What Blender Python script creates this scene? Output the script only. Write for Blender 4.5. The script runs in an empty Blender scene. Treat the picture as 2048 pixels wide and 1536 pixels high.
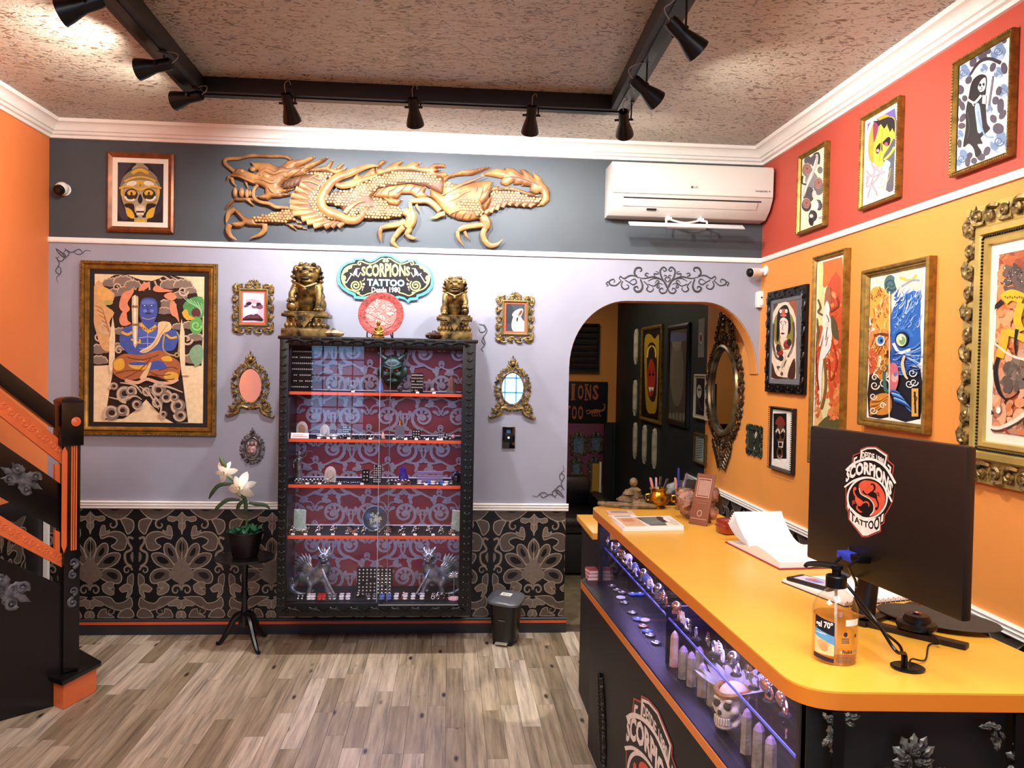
import bpy,bmesh,math,random
import numpy as np
from mathutils import Vector,Matrix
from mathutils.geometry import delaunay_2d_cdt,tessellate_polygon
PI = math.pi
SC = bpy.context.scene
COL = SC.collection
R_ = random.Random(7)
# ---------------------------------------------------------------- camera, world, exposure
H = 1.65            # eye height
D = 4.9806          # back wall
RW = 1.9371         # right wall
LW = -2.37          # left wall
CZ = 3.03           # ceiling
YAW,PIT,ROL,FOC = 0.0760163,0.0220883,-0.0193611,1621.18
FW = Vector((math.sin(YAW)*math.cos(PIT),math.cos(YAW)*math.cos(PIT),-math.sin(PIT)))
_r = Vector((math.cos(YAW),-math.sin(YAW),0));_d = FW.cross(_r)
RT = math.cos(ROL)*_r + math.sin(ROL)*_d
DN = -math.sin(ROL)*_r + math.cos(ROL)*_d
EYE = Vector((0,0,H))
cd = bpy.data.cameras.new('camera');cam = bpy.data.objects.new('camera',cd);COL.objects.link(cam)
cd.sensor_fit = 'HORIZONTAL';cd.sensor_width = 36;cd.lens = FOC/2048*36;cd.clip_start = 0.02
cam.matrix_world = Matrix(((RT.x,-DN.x,-FW.x,0),(RT.y,-DN.y,-FW.y,0),(RT.z,-DN.z,-FW.z,H),(0,0,0,1)))
SC.camera = cam
SC.view_settings.view_transform = 'Standard';SC.view_settings.look = 'None'
SC.view_settings.gamma = 1;SC.view_settings.use_curve_mapping = False
SC.view_settings.exposure = 0.32
SC.cycles.use_denoising = True
SC.cycles.max_bounces = 8
SC.cycles.sample_clamp_indirect = 6
W = bpy.data.worlds.new('world');SC.world = W;W.use_nodes = True
W.node_tree.nodes['Background'].inputs[0].default_value = (0.28,0.58,1.0,1)
W.node_tree.nodes['Background'].inputs[1].default_value = 4.0
SPOT_W = 42.0;CAB_W = 1.7;CASE_W = 3.6
def fill_light(loc,sx,sy,watts,col):       # added fill lights below the ceilings, unseen and without fixtures
    l = bpy.data.lights.new('ceiling_fill','AREA');l.shape = 'RECTANGLE';l.size = sx;l.size_y = sy;l.energy = watts;l.color = col
    o = bpy.data.objects.new('ceiling_fill',l);o.location = loc;COL.objects.link(o)
fill_light((.75,.75,2.99),1.0,1.0,66,(1,.95,.88))
fill_light((-1.1,.9,2.99),1.2,1.2,85,(1,.95,.9))
fill_light((1.0,7.6,2.7),.6,1.4,14,(1,.85,.65))
fill_light((1.6,10.3,2.7),.6,.6,4,(1,.8,.6))

def ray(x,y): return FW + (x-1024)/FOC*RT + (y-768)/FOC*DN
def at(x,y,X=None,Y=None,Z=None):
    r = ray(x,y)
    t = X/r.x if X is not None else Y/r.y if Y is not None else (Z-H)/r.z
    return EYE + t*r

# ---------------------------------------------------------------- materials
def lin(h):
    if not isinstance(h,str): return tuple(h)[:3]
    v = [int(h[i:i+2],16)/255 for i in (1,3,5)]
    return tuple(c/12.92 if c <= .04045 else ((c+.055)/1.055)**2.4 for c in v)
MATS = {}
def mat(name,col,rough=.5,metal=0.,spec=.5,var=0.,vs=8.,bump=0.,bs=60.,emit=None,es=0.,trans=0.,coat=0.,col2=None,alpha=1.):
    if name in MATS: return MATS[name]
    m = bpy.data.materials.new(name);m.use_nodes = True;MATS[name] = m
    nt = m.node_tree;b = nt.nodes['Principled BSDF'];I = b.inputs
    c = lin(col)
    I['Base Color'].default_value = (*c,1);I['Roughness'].default_value = rough;I['Metallic'].default_value = metal
    I['Specular IOR Level'].default_value = spec;I['Coat Weight'].default_value = coat
    I['Transmission Weight'].default_value = trans;I['Alpha'].default_value = alpha
    if emit: I['Emission Color'].default_value = (*lin(emit),1);I['Emission Strength'].default_value = es
    tc = nt.nodes.new('ShaderNodeTexCoord')
    n = nt.nodes.new('ShaderNodeTexNoise');n.inputs['Scale'].default_value = vs;n.inputs['Detail'].default_value = 5
    nt.links.new(tc.outputs['Object'],n.inputs['Vector'])
    if var or col2:
        mx = nt.nodes.new('ShaderNodeMix');mx.data_type = 'RGBA'
        a = lin(col2) if col2 else tuple(min(1,x*(1+var)) for x in c)
        bb = c if col2 else tuple(x*(1-var) for x in c)
        mx.inputs[6].default_value = (*bb,1);mx.inputs[7].default_value = (*a,1)
        rp = nt.nodes.new('ShaderNodeMapRange');rp.inputs[1].default_value = .35;rp.inputs[2].default_value = .65
        nt.links.new(n.outputs[0],rp.inputs[0]);nt.links.new(rp.outputs[0],mx.inputs[0]);nt.links.new(mx.outputs[2],I['Base Color'])
    if bump:
        n2 = nt.nodes.new('ShaderNodeTexNoise');n2.inputs['Scale'].default_value = bs;n2.inputs['Detail'].default_value = 3
        nt.links.new(tc.outputs['Object'],n2.inputs['Vector'])
        bp = nt.nodes.new('ShaderNodeBump');bp.inputs['Strength'].default_value = bump;bp.inputs['Distance'].default_value = .01
        nt.links.new(n2.outputs[0],bp.inputs['Height']);nt.links.new(bp.outputs[0],I['Normal'])
    return m
def vmat(name,rough=.6,spec=.3,metal=0.,coat=0.,grain=.12):
    """flat print: colours come from the printed faces' colour attribute, with a little paper grain"""
    if name in MATS: return MATS[name]
    m = bpy.data.materials.new(name);m.use_nodes = True;MATS[name] = m
    nt = m.node_tree;b = nt.nodes['Principled BSDF']
    a = nt.nodes.new('ShaderNodeVertexColor');a.layer_name = 'Col'
    tc = nt.nodes.new('ShaderNodeTexCoord');n = nt.nodes.new('ShaderNodeTexNoise');n.inputs['Scale'].default_value = 45;n.inputs['Detail'].default_value = 6
    rp = nt.nodes.new('ShaderNodeMapRange');rp.inputs[1].default_value = .3;rp.inputs[2].default_value = .7
    rp.inputs[3].default_value = 1-grain;rp.inputs[4].default_value = 1+grain
    mx = nt.nodes.new('ShaderNodeVectorMath');mx.operation = 'SCALE'
    nt.links.new(tc.outputs['Object'],n.inputs['Vector']);nt.links.new(n.outputs[0],rp.inputs[0])
    nt.links.new(a.outputs[0],mx.inputs[0]);nt.links.new(rp.outputs[0],mx.inputs[3])
    nt.links.new(mx.outputs[0],b.inputs['Base Color'])
    b.inputs['Roughness'].default_value = rough;b.inputs['Specular IOR Level'].default_value = spec
    b.inputs['Metallic'].default_value = metal;b.inputs['Coat Weight'].default_value = coat
    return m
def glass(name,tint=(1,1,1),rough=0.,f=.03):
    """thin pane: mostly clear, mirror-like by fresnel"""
    if name in MATS: return MATS[name]
    m = bpy.data.materials.new(name);m.use_nodes = True;MATS[name] = m
    nt = m.node_tree;nt.nodes.clear()
    o = nt.nodes.new('ShaderNodeOutputMaterial');mx = nt.nodes.new('ShaderNodeMixShader')
    t = nt.nodes.new('ShaderNodeBsdfTransparent');t.inputs[0].default_value = (*tint,1)
    g = nt.nodes.new('ShaderNodeBsdfGlossy');g.inputs['Roughness'].default_value = rough
    fr = nt.nodes.new('ShaderNodeLayerWeight');fr.inputs[0].default_value = .5
    pw = nt.nodes.new('ShaderNodeMath');pw.operation = 'POWER';pw.inputs[1].default_value = 5
    ad = nt.nodes.new('ShaderNodeMath');ad.operation = 'MULTIPLY_ADD';ad.inputs[1].default_value = .6;ad.inputs[2].default_value = .025+f
    nt.links.new(fr.outputs[1],pw.inputs[0]);nt.links.new(pw.outputs[0],ad.inputs[0]);nt.links.new(ad.outputs[0],mx.inputs[0])
    nt.links.new(t.outputs[0],mx.inputs[1]);nt.links.new(g.outputs[0],mx.inputs[2]);nt.links.new(mx.outputs[0],o.inputs[0])
    return m

# ---------------------------------------------------------------- mesh builder
def rotz(a): return Matrix.Rotation(a,4,'Z')
def T(x,y=0,z=0): return Matrix.Translation((x,y,z) if not isinstance(x,Vector) else x)
def frame_of(d):
    d = Vector(d).normalized();a = Vector((0,0,1)) if abs(d.z) < .9 else Vector((1,0,0))
    u = a.cross(d).normalized();return u,d.cross(u)
def catmull(pts,n=6,closed=False):
    P = [Vector(p) for p in pts];out = [];N = len(P)
    rng = range(N) if closed else range(N-1)
    for i in rng:
        if closed: a,b,c,d = P[i-1],P[i],P[(i+1) % N],P[(i+2) % N]
        else: a,b,c,d = P[max(i-1,0)],P[i],P[i+1],P[min(i+2,N-1)]
        for k in range(n):
            t = k/n
            out.append(.5*((2*b)+(c-a)*t+(2*a-5*b+4*c-d)*t*t+(3*b-a-3*c+d)*t**3))
    if not closed: out.append(P[-1])
    return out
class MB:
    def __init__(s): s.v = [];s.f = [];s.m = [];s.c = []
    def add(s,vs,fs,m=0,col=None,M=None):
        o = len(s.v)
        s.v += [tuple(M @ Vector(v)) for v in vs] if M else [tuple(v) for v in vs]
        for f in fs: s.f.append([i+o for i in f]);s.m.append(m);s.c.append(col)
        return s
    def box(s,x0,y0,z0,x1,y1,z1,m=0,col=None,M=None):
        vs = [(x0,y0,z0),(x1,y0,z0),(x1,y1,z0),(x0,y1,z0),(x0,y0,z1),(x1,y0,z1),(x1,y1,z1),(x0,y1,z1)]
        return s.add(vs,[(3,2,1,0),(4,5,6,7),(0,1,5,4),(1,2,6,5),(2,3,7,6),(3,0,4,7)],m,col,M)
    def lathe(s,prof,n=20,m=0,col=None,M=None,sx=1,sy=1):
        vs,fs = [],[];k = len(prof)
        for i in range(n):
            a = 2*PI*i/n
            for r,z in prof: vs.append((r*math.cos(a)*sx,r*math.sin(a)*sy,z))
        for i in range(n):
            j = (i+1) % n
            for q in range(k-1): fs.append((i*k+q,j*k+q,j*k+q+1,i*k+q+1))
        if prof[0][0] > 1e-6: fs.append([i*k for i in range(n)][::-1])
        if prof[-1][0] > 1e-6: fs.append([i*k+k-1 for i in range(n)])
        return s.add(vs,fs,m,col,M)
    def tube(s,pts,r,n=8,closed=False,m=0,col=None,M=None,flat=None):
        """r: number or list; flat=(normal, k): squash k along normal"""
        P = [Vector(p) for p in pts];N = len(P);vs,fs = [],[]
        rr = r if isinstance(r,(list,tuple)) else [r]*N
        if len(rr) != N: rr = [rr[min(len(rr)-1,int(i/(N-1)*(len(rr)-1)))]*(1-(i/(N-1)*(len(rr)-1) % 1))+rr[min(len(rr)-1,int(i/(N-1)*(len(rr)-1))+1)]*(i/(N-1)*(len(rr)-1) % 1) for i in range(N)]
        pu = None
        for i in range(N):
            a = P[i-1] if (i or closed) else P[0];b = P[(i+1) % N] if (i < N-1 or closed) else P[-1]
            d = (b-a)
            if d.length < 1e-9: d = Vector((0,0,1))
            d.normalize()
            if flat: w = Vector(flat[0]);u = w.cross(d).normalized() if w.cross(d).length > 1e-6 else frame_of(d)[0];w = d.cross(u)*flat[1]
            else:
                u = frame_of(d)[0] if pu is None else (pu-d*pu.dot(d))
                if u.length < 1e-6: u = frame_of(d)[0]
                u.normalize();w = d.cross(u)
            pu = u
            for k in range(n):
                t = 2*PI*k/n;vs.append(P[i]+rr[i]*(math.cos(t)*u+math.sin(t)*w))
        for i in range(N if closed else N-1):
            j = (i+1) % N
            for k in range(n): q = (k+1) % n;fs.append((i*n+k,i*n+q,j*n+q,j*n+k))
        if not closed: fs.append(list(range(n))[::-1]);fs.append([(N-1)*n+k for k in range(n)])
        return s.add(vs,fs,m,col,M)
    def ell(s,c,r,nu=12,nv=8,m=0,col=None,M=None,R=None):
        r = r if isinstance(r,(tuple,list)) else (r,r,r)
        vs = [(0,0,1)];fs = []
        for j in range(1,nv):
            p = PI*j/nv
            for i in range(nu): a = 2*PI*i/nu;vs.append((math.sin(p)*math.cos(a),math.sin(p)*math.sin(a),math.cos(p)))
        vs.append((0,0,-1));L = len(vs)-1
        for i in range(nu):
            q = (i+1) % nu;fs.append((0,1+i,1+q));fs.append((L,L-nu+q,L-nu+i))
            for j in range(nv-2): fs.append((1+j*nu+i,1+(j+1)*nu+i,1+(j+1)*nu+q,1+j*nu+q))
        X = T(*c) @ (R or Matrix.Identity(4)) @ Matrix.Diagonal((*r,1))
        return s.add(vs,fs,m,col,(M @ X) if M else X)
    def prism(s,poly,z0,z1,m=0,col=None,M=None):
        n = len(poly);P = [(p[0],p[1]) for p in poly]
        if sum(P[i-1][0]*P[i][1]-P[i][0]*P[i-1][1] for i in range(n)) < 0: P = P[::-1]
        vs = [(x,y,z0) for x,y in P]+[(x,y,z1) for x,y in P]
        tr = tessellate_polygon([[Vector((x,y,0)) for x,y in P]])
        fs = []
        for t in tr:
            a,b,c = [P[i] for i in t]
            if (b[0]-a[0])*(c[1]-a[1])-(b[1]-a[1])*(c[0]-a[0]) < 0: t = t[::-1]
            fs.append([i+n for i in t]);fs.append(list(t)[::-1])
        for i in range(n): j = (i+1) % n;fs.append((i,j,j+n,i+n))
        return s.add(vs,fs,m,col,M)
    def petal(s,L,Wd,h,M,m=0,col=None,n=6,tip=.0,curl=0.,lob=0):
        """leaf lying in local XY along +X, midrib raised, optional lobed edge"""
        vs,fs = [],[]
        for i in range(n+1):
            t = i/n;w = Wd*math.sin(PI*min(1,t*.92+.08))**.7*(1-tip*t)
            if lob: w *= 1-.35*(i % 2)
            if i == n: w = Wd*.02
            z = curl*t*t
            vs += [(t*L,-w,z),(t*L,-w*.5,z+h*.7*math.sin(PI*min(1,t+.1))),(t*L,0,z+h*.55*math.sin(PI*min(1,t+.1))),(t*L,w*.5,z+h*.7*math.sin(PI*min(1,t+.1))),(t*L,w,z)]
        for i in range(n):
            for k in range(4): a = i*5+k;fs.append((a,a+5,a+6,a+1))
        return s.add(vs,fs,m,col,M)
    def spiral(s,c,r0,r1,a0,turns,rad,n=22,seg=6,M=None,m=0,z=0.,zk=.7,col=None):
        pts = [];rr = []
        for i in range(n+1):
            t = i/n;a = a0+turns*2*PI*t;r = r0+(r1-r0)*t
            pts.append((c[0]+r*math.cos(a),c[1]+r*math.sin(a),z));rr.append(rad*(1-.55*t))
        s.tube(pts,rr,seg,m=m,col=col,M=M,flat=((0,0,1),zk))
        s.ell((pts[-1][0],pts[-1][1],z),(rad*.9,rad*.9,rad*.9*zk),8,5,m=m,col=col,M=M)
        return s
    def relief(s,poly,hm,edge,rad,res,z0=0.,m=0,col=None,M=None,back=True):
        """polygon inflated to a rounded relief; returns height function"""
        P = np.array([(p[0],p[1]) for p in poly],float)
        A = P;B = np.roll(P,-1,0)
        def dist(Q):
            d = B-A;L = (d**2).sum(1)+1e-12
            t = np.clip(((Q[:,None,:]-A[None])*d[None]).sum(2)/L,0,1)
            pr = A[None]+t[...,None]*d[None]
            return np.sqrt(((Q[:,None,:]-pr)**2).sum(2)).min(1)
        def inside(Q):
            c = np.zeros(len(Q),bool)
            for (x0,y0),(x1,y1) in zip(A,B):
                k = ((y0 > Q[:,1]) != (y1 > Q[:,1])) & (Q[:,0] < (x1-x0)*(Q[:,1]-y0)/((y1-y0) or 1e-12)+x0)
                c ^= k
            return c
        def hgt(d): return edge+(hm-edge)*np.sqrt(np.clip(1-(1-np.clip(d/rad,0,1))**2,0,1))
        lo,hi = P.min(0),P.max(0)
        gx,gy = np.meshgrid(np.arange(lo[0]+res/2,hi[0],res),np.arange(lo[1]+res/2,hi[1],res))
        G = np.stack([gx.ravel(),gy.ravel()],1)
        if len(G): G = G[inside(G)]
        if len(G): G = G[dist(G) > res*.45]
        b = []
        for a_,b_ in zip(A,B):
            k = max(1,int(np.hypot(*(b_-a_))/res));b += [tuple(a_+(b_-a_)*i/k) for i in range(k)]
        nb = len(b);pts = [Vector(p) for p in b]+[Vector(g) for g in G]
        vo,_,fo,ov,_,_ = delaunay_2d_cdt(pts,[(i,(i+1) % nb) for i in range(nb)],[],1,1e-6)
        Q = np.array([(v.x,v.y) for v in vo]);z = z0+hgt(dist(Q))
        isb = np.array([any(o < nb for o in l) if l else False for l in ov])
        z[isb] = z0+edge
        fs = []
        for f in fo:
            a,bq,c = Q[f[0]],Q[f[1]],Q[f[2]]
            fs.append(list(f) if (bq[0]-a[0])*(c[1]-a[1])-(bq[1]-a[1])*(c[0]-a[0]) > 0 else list(f)[::-1])
        vs = [(Q[i][0],Q[i][1],z[i]) for i in range(len(Q))];n0 = len(vs)
        cnt = {}
        for f in fs:
            for i in range(len(f)): cnt[(f[i],f[(i+1) % len(f)])] = 1
        if back:
            mp = {}
            for (a,bq) in list(cnt):
                if (bq,a) not in cnt:
                    for k in (a,bq):
                        if k not in mp: mp[k] = len(vs);vs.append((Q[k][0],Q[k][1],z0))
                    fs.append([bq,a,mp[a],mp[bq]])
        s.add(vs,fs,m,col,M)
        return lambda Q: (inside(np.array(Q)),z0+hgt(dist(np.array(Q))))
    def build(s,name,mats,parent=None,smooth=40,bev=0.,kind=None,label=None):
        me = bpy.data.meshes.new(name);me.from_pydata(s.v,[],s.f);
        mats = mats if isinstance(mats,(list,tuple)) else [mats]
        for q in mats: me.materials.append(q)
        me.polygons.foreach_set('material_index',s.m)
        if any(c is not None for c in s.c):
            ca = me.color_attributes.new('Col','FLOAT_COLOR','CORNER');buf = []
            for f,c in zip(s.f,s.c):
                if isinstance(c,list): 
                    for q in c: buf += [*q,1]
                else: buf += [*(c or (.5,.5,.5)),1]*len(f)
            ca.data.foreach_set('color',buf)
        if bev:
            bm = bmesh.new();bm.from_mesh(me)
            es = [e for e in bm.edges if len(e.link_faces) == 2 and e.calc_face_angle() > .5]
            bmesh.ops.bevel(bm,geom=es,offset=bev,segments=2,affect='EDGES',profile=.6,clamp_overlap=True)
            bm.to_mesh(me);bm.free()
        me.validate();me.update()
        if smooth:
            me.polygons.foreach_set('use_smooth',[True]*len(me.polygons));me.set_sharp_from_angle(angle=math.radians(smooth))
        o = bpy.data.objects.new(name,me);COL.objects.link(o)
        if parent: o.parent = parent
        if kind: o['kind'] = kind
        if label: o['label'] = label
        return o
def sculpt(mb,vox,smooth=6):
    """fuse overlapping blobs into one continuous skin"""
    me = bpy.data.meshes.new('tmp');me.from_pydata(mb.v,[],mb.f);o = bpy.data.objects.new('tmp',me);COL.objects.link(o)
    md = o.modifiers.new('r','REMESH');md.mode = 'VOXEL';md.voxel_size = vox
    if smooth: sm = o.modifiers.new('s','SMOOTH');sm.iterations = smooth;sm.factor = .5
    dg = bpy.context.evaluated_depsgraph_get();ev = o.evaluated_get(dg);m2 = ev.to_mesh()
    r = MB();r.add([v.co[:] for v in m2.vertices],[list(p.vertices) for p in m2.polygons])
    ev.to_mesh_clear();bpy.data.objects.remove(o);bpy.data.meshes.remove(me)
    return r
# ---------------------------------------------------------------- scene objects
RM = {}
def tag(o,label,cat,group=None):
    o['label'] = label;o['category'] = cat
    if group: o['group'] = group
    return o
def thing(name,label,cat,M=None,group=None):
    o = bpy.data.objects.new(name,None);COL.objects.link(o);o.empty_display_size = .05
    M = M or Matrix.Identity(4);o.matrix_world = M;RM[o.name] = M
    return tag(o,label,cat,group)
def struct(mb,name,mats,parent=None,**k):
    o = mb.build(name,mats,parent,**k)
    if not parent: o['kind'] = 'structure'
    return o
def dup(o,M,label=None,group=None):
    r = o.copy();COL.objects.link(r);r.matrix_world = M;RM[r.name] = M
    if label: r['label'] = label
    if group: r['group'] = group
    for ch in list(o.children):
        c = ch.copy();COL.objects.link(c);c.parent = r;c.matrix_parent_inverse = ch.matrix_parent_inverse
        for g in list(ch.children):
            d = g.copy();COL.objects.link(d);d.parent = c
    return r
BACK = Matrix(((1,0,0,0),(0,0,-1,0),(0,1,0,0),(0,0,0,1)))      # local x right, y up, z out of the wall
RIGHT = Matrix(((0,0,-1,0),(-1,0,0,0),(0,1,0,0),(0,0,0,1)))
def on_plane(M,x,y,z=0.):
    """photo pixel -> local xy on the plane (local z) of a wall-like frame M"""
    n = (M.to_3x3() @ Vector((0,0,1)));p = M @ Vector((0,0,z));r = ray(x,y)
    t = (p-EYE).dot(n)/r.dot(n);q = M.inverted() @ (EYE+t*r);return (q.x,q.y)
def wall_rect(W3,off,tl,tr,br,bl):
    """rectangle on a wall from its four corners: frame matrix at its centre on the wall face, width, height"""
    M0 = T(0,D,0) @ BACK if W3 is BACK else T(RW,0,0) @ RIGHT
    q = [on_plane(M0,*p,off) for p in (tl,tr,br,bl)]
    cx = sum(a[0] for a in q)/4;cy = sum(a[1] for a in q)/4
    w = (q[1][0]+q[2][0]-q[0][0]-q[3][0])/2;h = (q[0][1]+q[1][1]-q[2][1]-q[3][1])/2
    return M0 @ T(cx,cy,0),w,h
# ---------------------------------------------------------------- lettering from the built-in font
_TX = {}
def text_mesh(s,bold=.0,ser=False):
    k = (s,bold)
    if k in _TX: return _TX[k]
    cu = bpy.data.curves.new('t','FONT');cu.body = s;cu.offset = bold;cu.fill_mode = 'FRONT';cu.resolution_u = 2
    o = bpy.data.objects.new('t',cu);COL.objects.link(o)
    dg = bpy.context.evaluated_depsgraph_get();ev = o.evaluated_get(dg);me = ev.to_mesh()
    vs = [(v.co.x,v.co.y) for v in me.vertices];fs = [list(p.vertices) for p in me.polygons]
    ev.to_mesh_clear();bpy.data.objects.remove(o);bpy.data.curves.remove(cu)
    x0 = min(v[0] for v in vs);x1 = max(v[0] for v in vs);y0 = min(v[1] for v in vs);y1 = max(v[1] for v in vs)
    vs = [((a-x0)/(x1-x0),(b-y0)/(y1-y0)) for a,b in vs]
    _TX[k] = (vs,fs,(x1-x0)/(y1-y0));return _TX[k]
# ---------------------------------------------------------------- flat prints
class Art(MB):
    """flat printed picture on plane local z=z0 of frame M; coordinates are mapped by self.map (default: photo crop -> plane)"""
    def __init__(s,M,z0,crop=(0,0,1.),dz=2.5e-5,fn=None):
        super().__init__();s.M = M;s.z = z0;s.z0 = z0;s.crop = crop;s.dz = dz;s.fn = fn
    def p(s,x,y):
        if s.fn: return s.fn(x,y)
        return on_plane(s.M,s.crop[0]+x/s.crop[2],s.crop[1]+y/s.crop[2],s.z0)
    def raw(s,pts,col,tris=None,mapped=False):
        q = [tuple(a) for a in pts] if mapped else [s.p(a[0],a[1]) for a in pts];s.z += s.dz
        tris = tris or tessellate_polygon([[Vector((a,b,0)) for a,b in q]])
        fs = []
        for t in tris:
            a,b,c = q[t[0]],q[t[1]],q[t[2]]
            fs.append(list(t) if (b[0]-a[0])*(c[1]-a[1])-(b[1]-a[1])*(c[0]-a[0]) > 0 else list(t)[::-1])
        s.add([(a,b,s.z) for a,b in q],fs,0,lin(col));return s
    def poly(s,L,col,sm=0):
        pts = [(L[i],L[i+1]) for i in range(0,len(L),2)]
        if sm: pts = [(v.x,v.y) for v in catmull([(a,b,0) for a,b in pts],sm,True)]
        return s.raw(pts,col)
    def rect(s,x0,y0,x1,y1,col): return s.raw([(x0,y0),(x1,y0),(x1,y1),(x0,y1)],col)
    def ell(s,x,y,rx,ry,col,rot=0.,n=18):
        c,q = math.cos(rot),math.sin(rot)
        return s.raw([(x+rx*math.cos(a)*c-ry*math.sin(a)*q,y+rx*math.cos(a)*q+ry*math.sin(a)*c) for a in [2*PI*i/n for i in range(n)]],col)
    def line(s,L,w,col,sm=4,taper=(1,1)):
        pts = [(L[i],L[i+1]) for i in range(0,len(L),2)]
        if sm and len(pts) > 2: pts = [(v.x,v.y) for v in catmull([(a,b,0) for a,b in pts],sm)]
        l,r = [],[];N = len(pts)
        for i,(x,y) in enumerate(pts):
            a = pts[max(0,i-1)];b = pts[min(N-1,i+1)];dx,dy = b[0]-a[0],b[1]-a[1];q = math.hypot(dx,dy) or 1
            t = i/(N-1);k = w/2*(taper[0]+(taper[1]-taper[0])*t if len(taper) == 2 else (taper[0]+(taper[1]-taper[0])*t*2 if t < .5 else taper[1]+(taper[2]-taper[1])*(t*2-1)))
            l.append((x-dy/q*k,y+dx/q*k));r.append((x+dy/q*k,y-dx/q*k))
        tr = []
        for i in range(N-1): tr += [(i,i+1,N+i),(i+1,N+i+1,N+i)]
        return s.raw(l+r,col,tr)
    def spir(s,x,y,r0,r1,a0,turns,w,col,n=20,taper=(1,.5)):
        L = []
        for i in range(n+1):
            t = i/n;a = a0+turns*2*PI*t;r = r0+(r1-r0)*t;L += [x+r*math.cos(a),y+r*math.sin(a)]
        return s.line(L,w,col,0,taper)
    def text(s,t,f,col,bold=0.):
        """f maps unit text square to art coordinates"""
        vs,fs,_ = text_mesh(t,bold);q = [f(a,b) for a,b in vs]
        tr = []
        for g in fs:
            for i in range(1,len(g)-1): tr.append((g[0],g[i],g[i+1]))
        return s.raw(q,col,tr)
    def tbox(s,t,x0,y0,x1,y1,col,bold=0.): return s.text(t,lambda a,b: (x0+a*(x1-x0),y1+b*(y0-y1)),col,bold)
# ---------------------------------------------------------------- frames
def ring_profile(mb,w,h,prof,m=0,M=None):
    """mitred rectangular moulding; prof = list of (inset from outer edge, height)"""
    k = len(prof);vs = [];fs = []
    for sx,sy in ((-1,-1),(1,-1),(1,1),(-1,1)):
        for i,z in prof: vs.append((sx*(w/2-i),sy*(h/2-i),z))
    for c in range(4):
        d = (c+1) % 4
        for q in range(k-1): fs.append((c*k+q,d*k+q,d*k+q+1,c*k+q+1))
    return mb.add(vs,fs,m,None,M)
def beads_rect(mb,w,h,inset,z,r,step,m=0):
    for ax in (0,1):
        L = (w if ax == 0 else h)-2*inset;n = max(2,int(L/step))
        for sgn in (-1,1):
            for i in range(n):
                t = -L/2+L*(i+.5)/n
                c = (t,sgn*(h/2-inset),z) if ax == 0 else (sgn*(w/2-inset),t,z)
                mb.ell(c,(r,r,r*.8),6,4,m=m)
def scroll_border(mb,w,h,bw,step,z,th,m=0,rnd=None,crest=0.):
    """carved acanthus scrolls marching round a rectangle; bw band width"""
    rnd = rnd or R_
    def unit(M,L,fl):
        mb.spiral((0,0),bw*.30,bw*.05,PI*.5*fl,1.3*fl,th*.75,16,5,M=M,m=m,z=z)
        for q,(a,l) in enumerate(((2.4,.62),(2.0,.5),(.5,.55),(-.6,.5))):
            mb.petal(L*l,bw*.17,th*.9,M @ T(-L*.05,-fl*bw*.12,z*.6) @ rotz(a*fl),m=m,lob=1)
        mb.tube([(L*.5,fl*bw*.3,z*.8),(L*.2,fl*bw*.36,z),(-L*.15,fl*bw*.3,z),(-L*.5,-fl*bw*.2,z*.8)],[th*.5,th*.7,th*.6,th*.3],5,m=m,M=M)
    for ax in (0,1):
        L = (w if ax == 0 else h)-bw;n = max(2,round(L/step));l = L/n
        for sg in (-1,1):
            for i in range(n):
                t = -L/2+l*(i+.5)
                M = T(t,sg*(h/2-bw/2)) if ax == 0 else T(sg*(w/2-bw/2),t) @ rotz(PI/2)
                unit(M,l,1 if (i % 2) else -1)
    for sx in (-1,1):
        for sy in (-1,1):
            M = T(sx*(w/2-bw/2),sy*(h/2-bw/2)) @ rotz(math.atan2(sy,sx))
            for a in (-.8,-.3,.3,.8): mb.petal(bw*.75,bw*.16,th*1.2,M @ T(-bw*.25,0,z*.7) @ rotz(a),m=m,lob=1)
    if crest:
        M = T(0,h/2-bw*.3)
        for a in (-1.0,-.5,0,.5,1.0): mb.petal(crest*(1.3-.35*abs(a)),crest*.2,th*1.3,M @ T(0,0,z*.7) @ rotz(PI/2+a),m=m,lob=1)
        for sg in (-1,1): mb.spiral((sg*crest*.8,crest*.25),crest*.4,crest*.05,PI/2,1.2*sg,th*.8,M=M,m=m,z=z)
def scroll_ring(mb,rx,ry,bw,n,z,th,m=0):
    for i in range(n):
        a = 2*PI*i/n;fl = 1 if i % 2 else -1
        M = T(rx*math.cos(a),ry*math.sin(a)) @ rotz(math.atan2(ry*math.cos(a),-rx*math.sin(a)))
        mb.spiral((0,-bw*.1),bw*.36,bw*.06,PI*.5,1.25*fl,th*.75,14,5,M=M,m=m,z=z)
        for q in (2.2,.9,-.4*fl): mb.petal(bw*.8,bw*.2,th,M @ T(0,0,z*.5) @ rotz(-q if q > 0 else q),m=m,lob=1)
# ================================================================ large structure
M_lilac = mat('lilac_paint','#989aaa',.62,spec=.25,var=.04,vs=3,bump=.05,bs=180)
M_slate = mat('slate_paint','#454c52',.5,spec=.3,var=.06,vs=3,bump=.05,bs=180)
M_black_paper = mat('black_wallpaper','#0d0b0b',.45,spec=.4,bump=.06,bs=300)
M_orange = mat('orange_paint','#e6964a',.55,spec=.3,var=.04,vs=2,bump=.04,bs=160)
M_orange_left = mat('deep_orange_paint','#ec8448',.5,spec=.3,var=.04,vs=2,bump=.06,bs=120)
M_red = mat('red_paint','#bd5040',.55,spec=.3,var=.05,vs=2,bump=.04,bs=160)
M_teal = mat('dark_teal_paint','#23292b',.6,spec=.3,var=.12,vs=3)
M_white = mat('white_trim_paint','#f0ede8',.4,spec=.4,var=.02)
M_base = mat('charcoal_skirting','#27262a',.5,var=.15)
M_stripe = mat('orange_stripe','#d8562a',.45)
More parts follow.
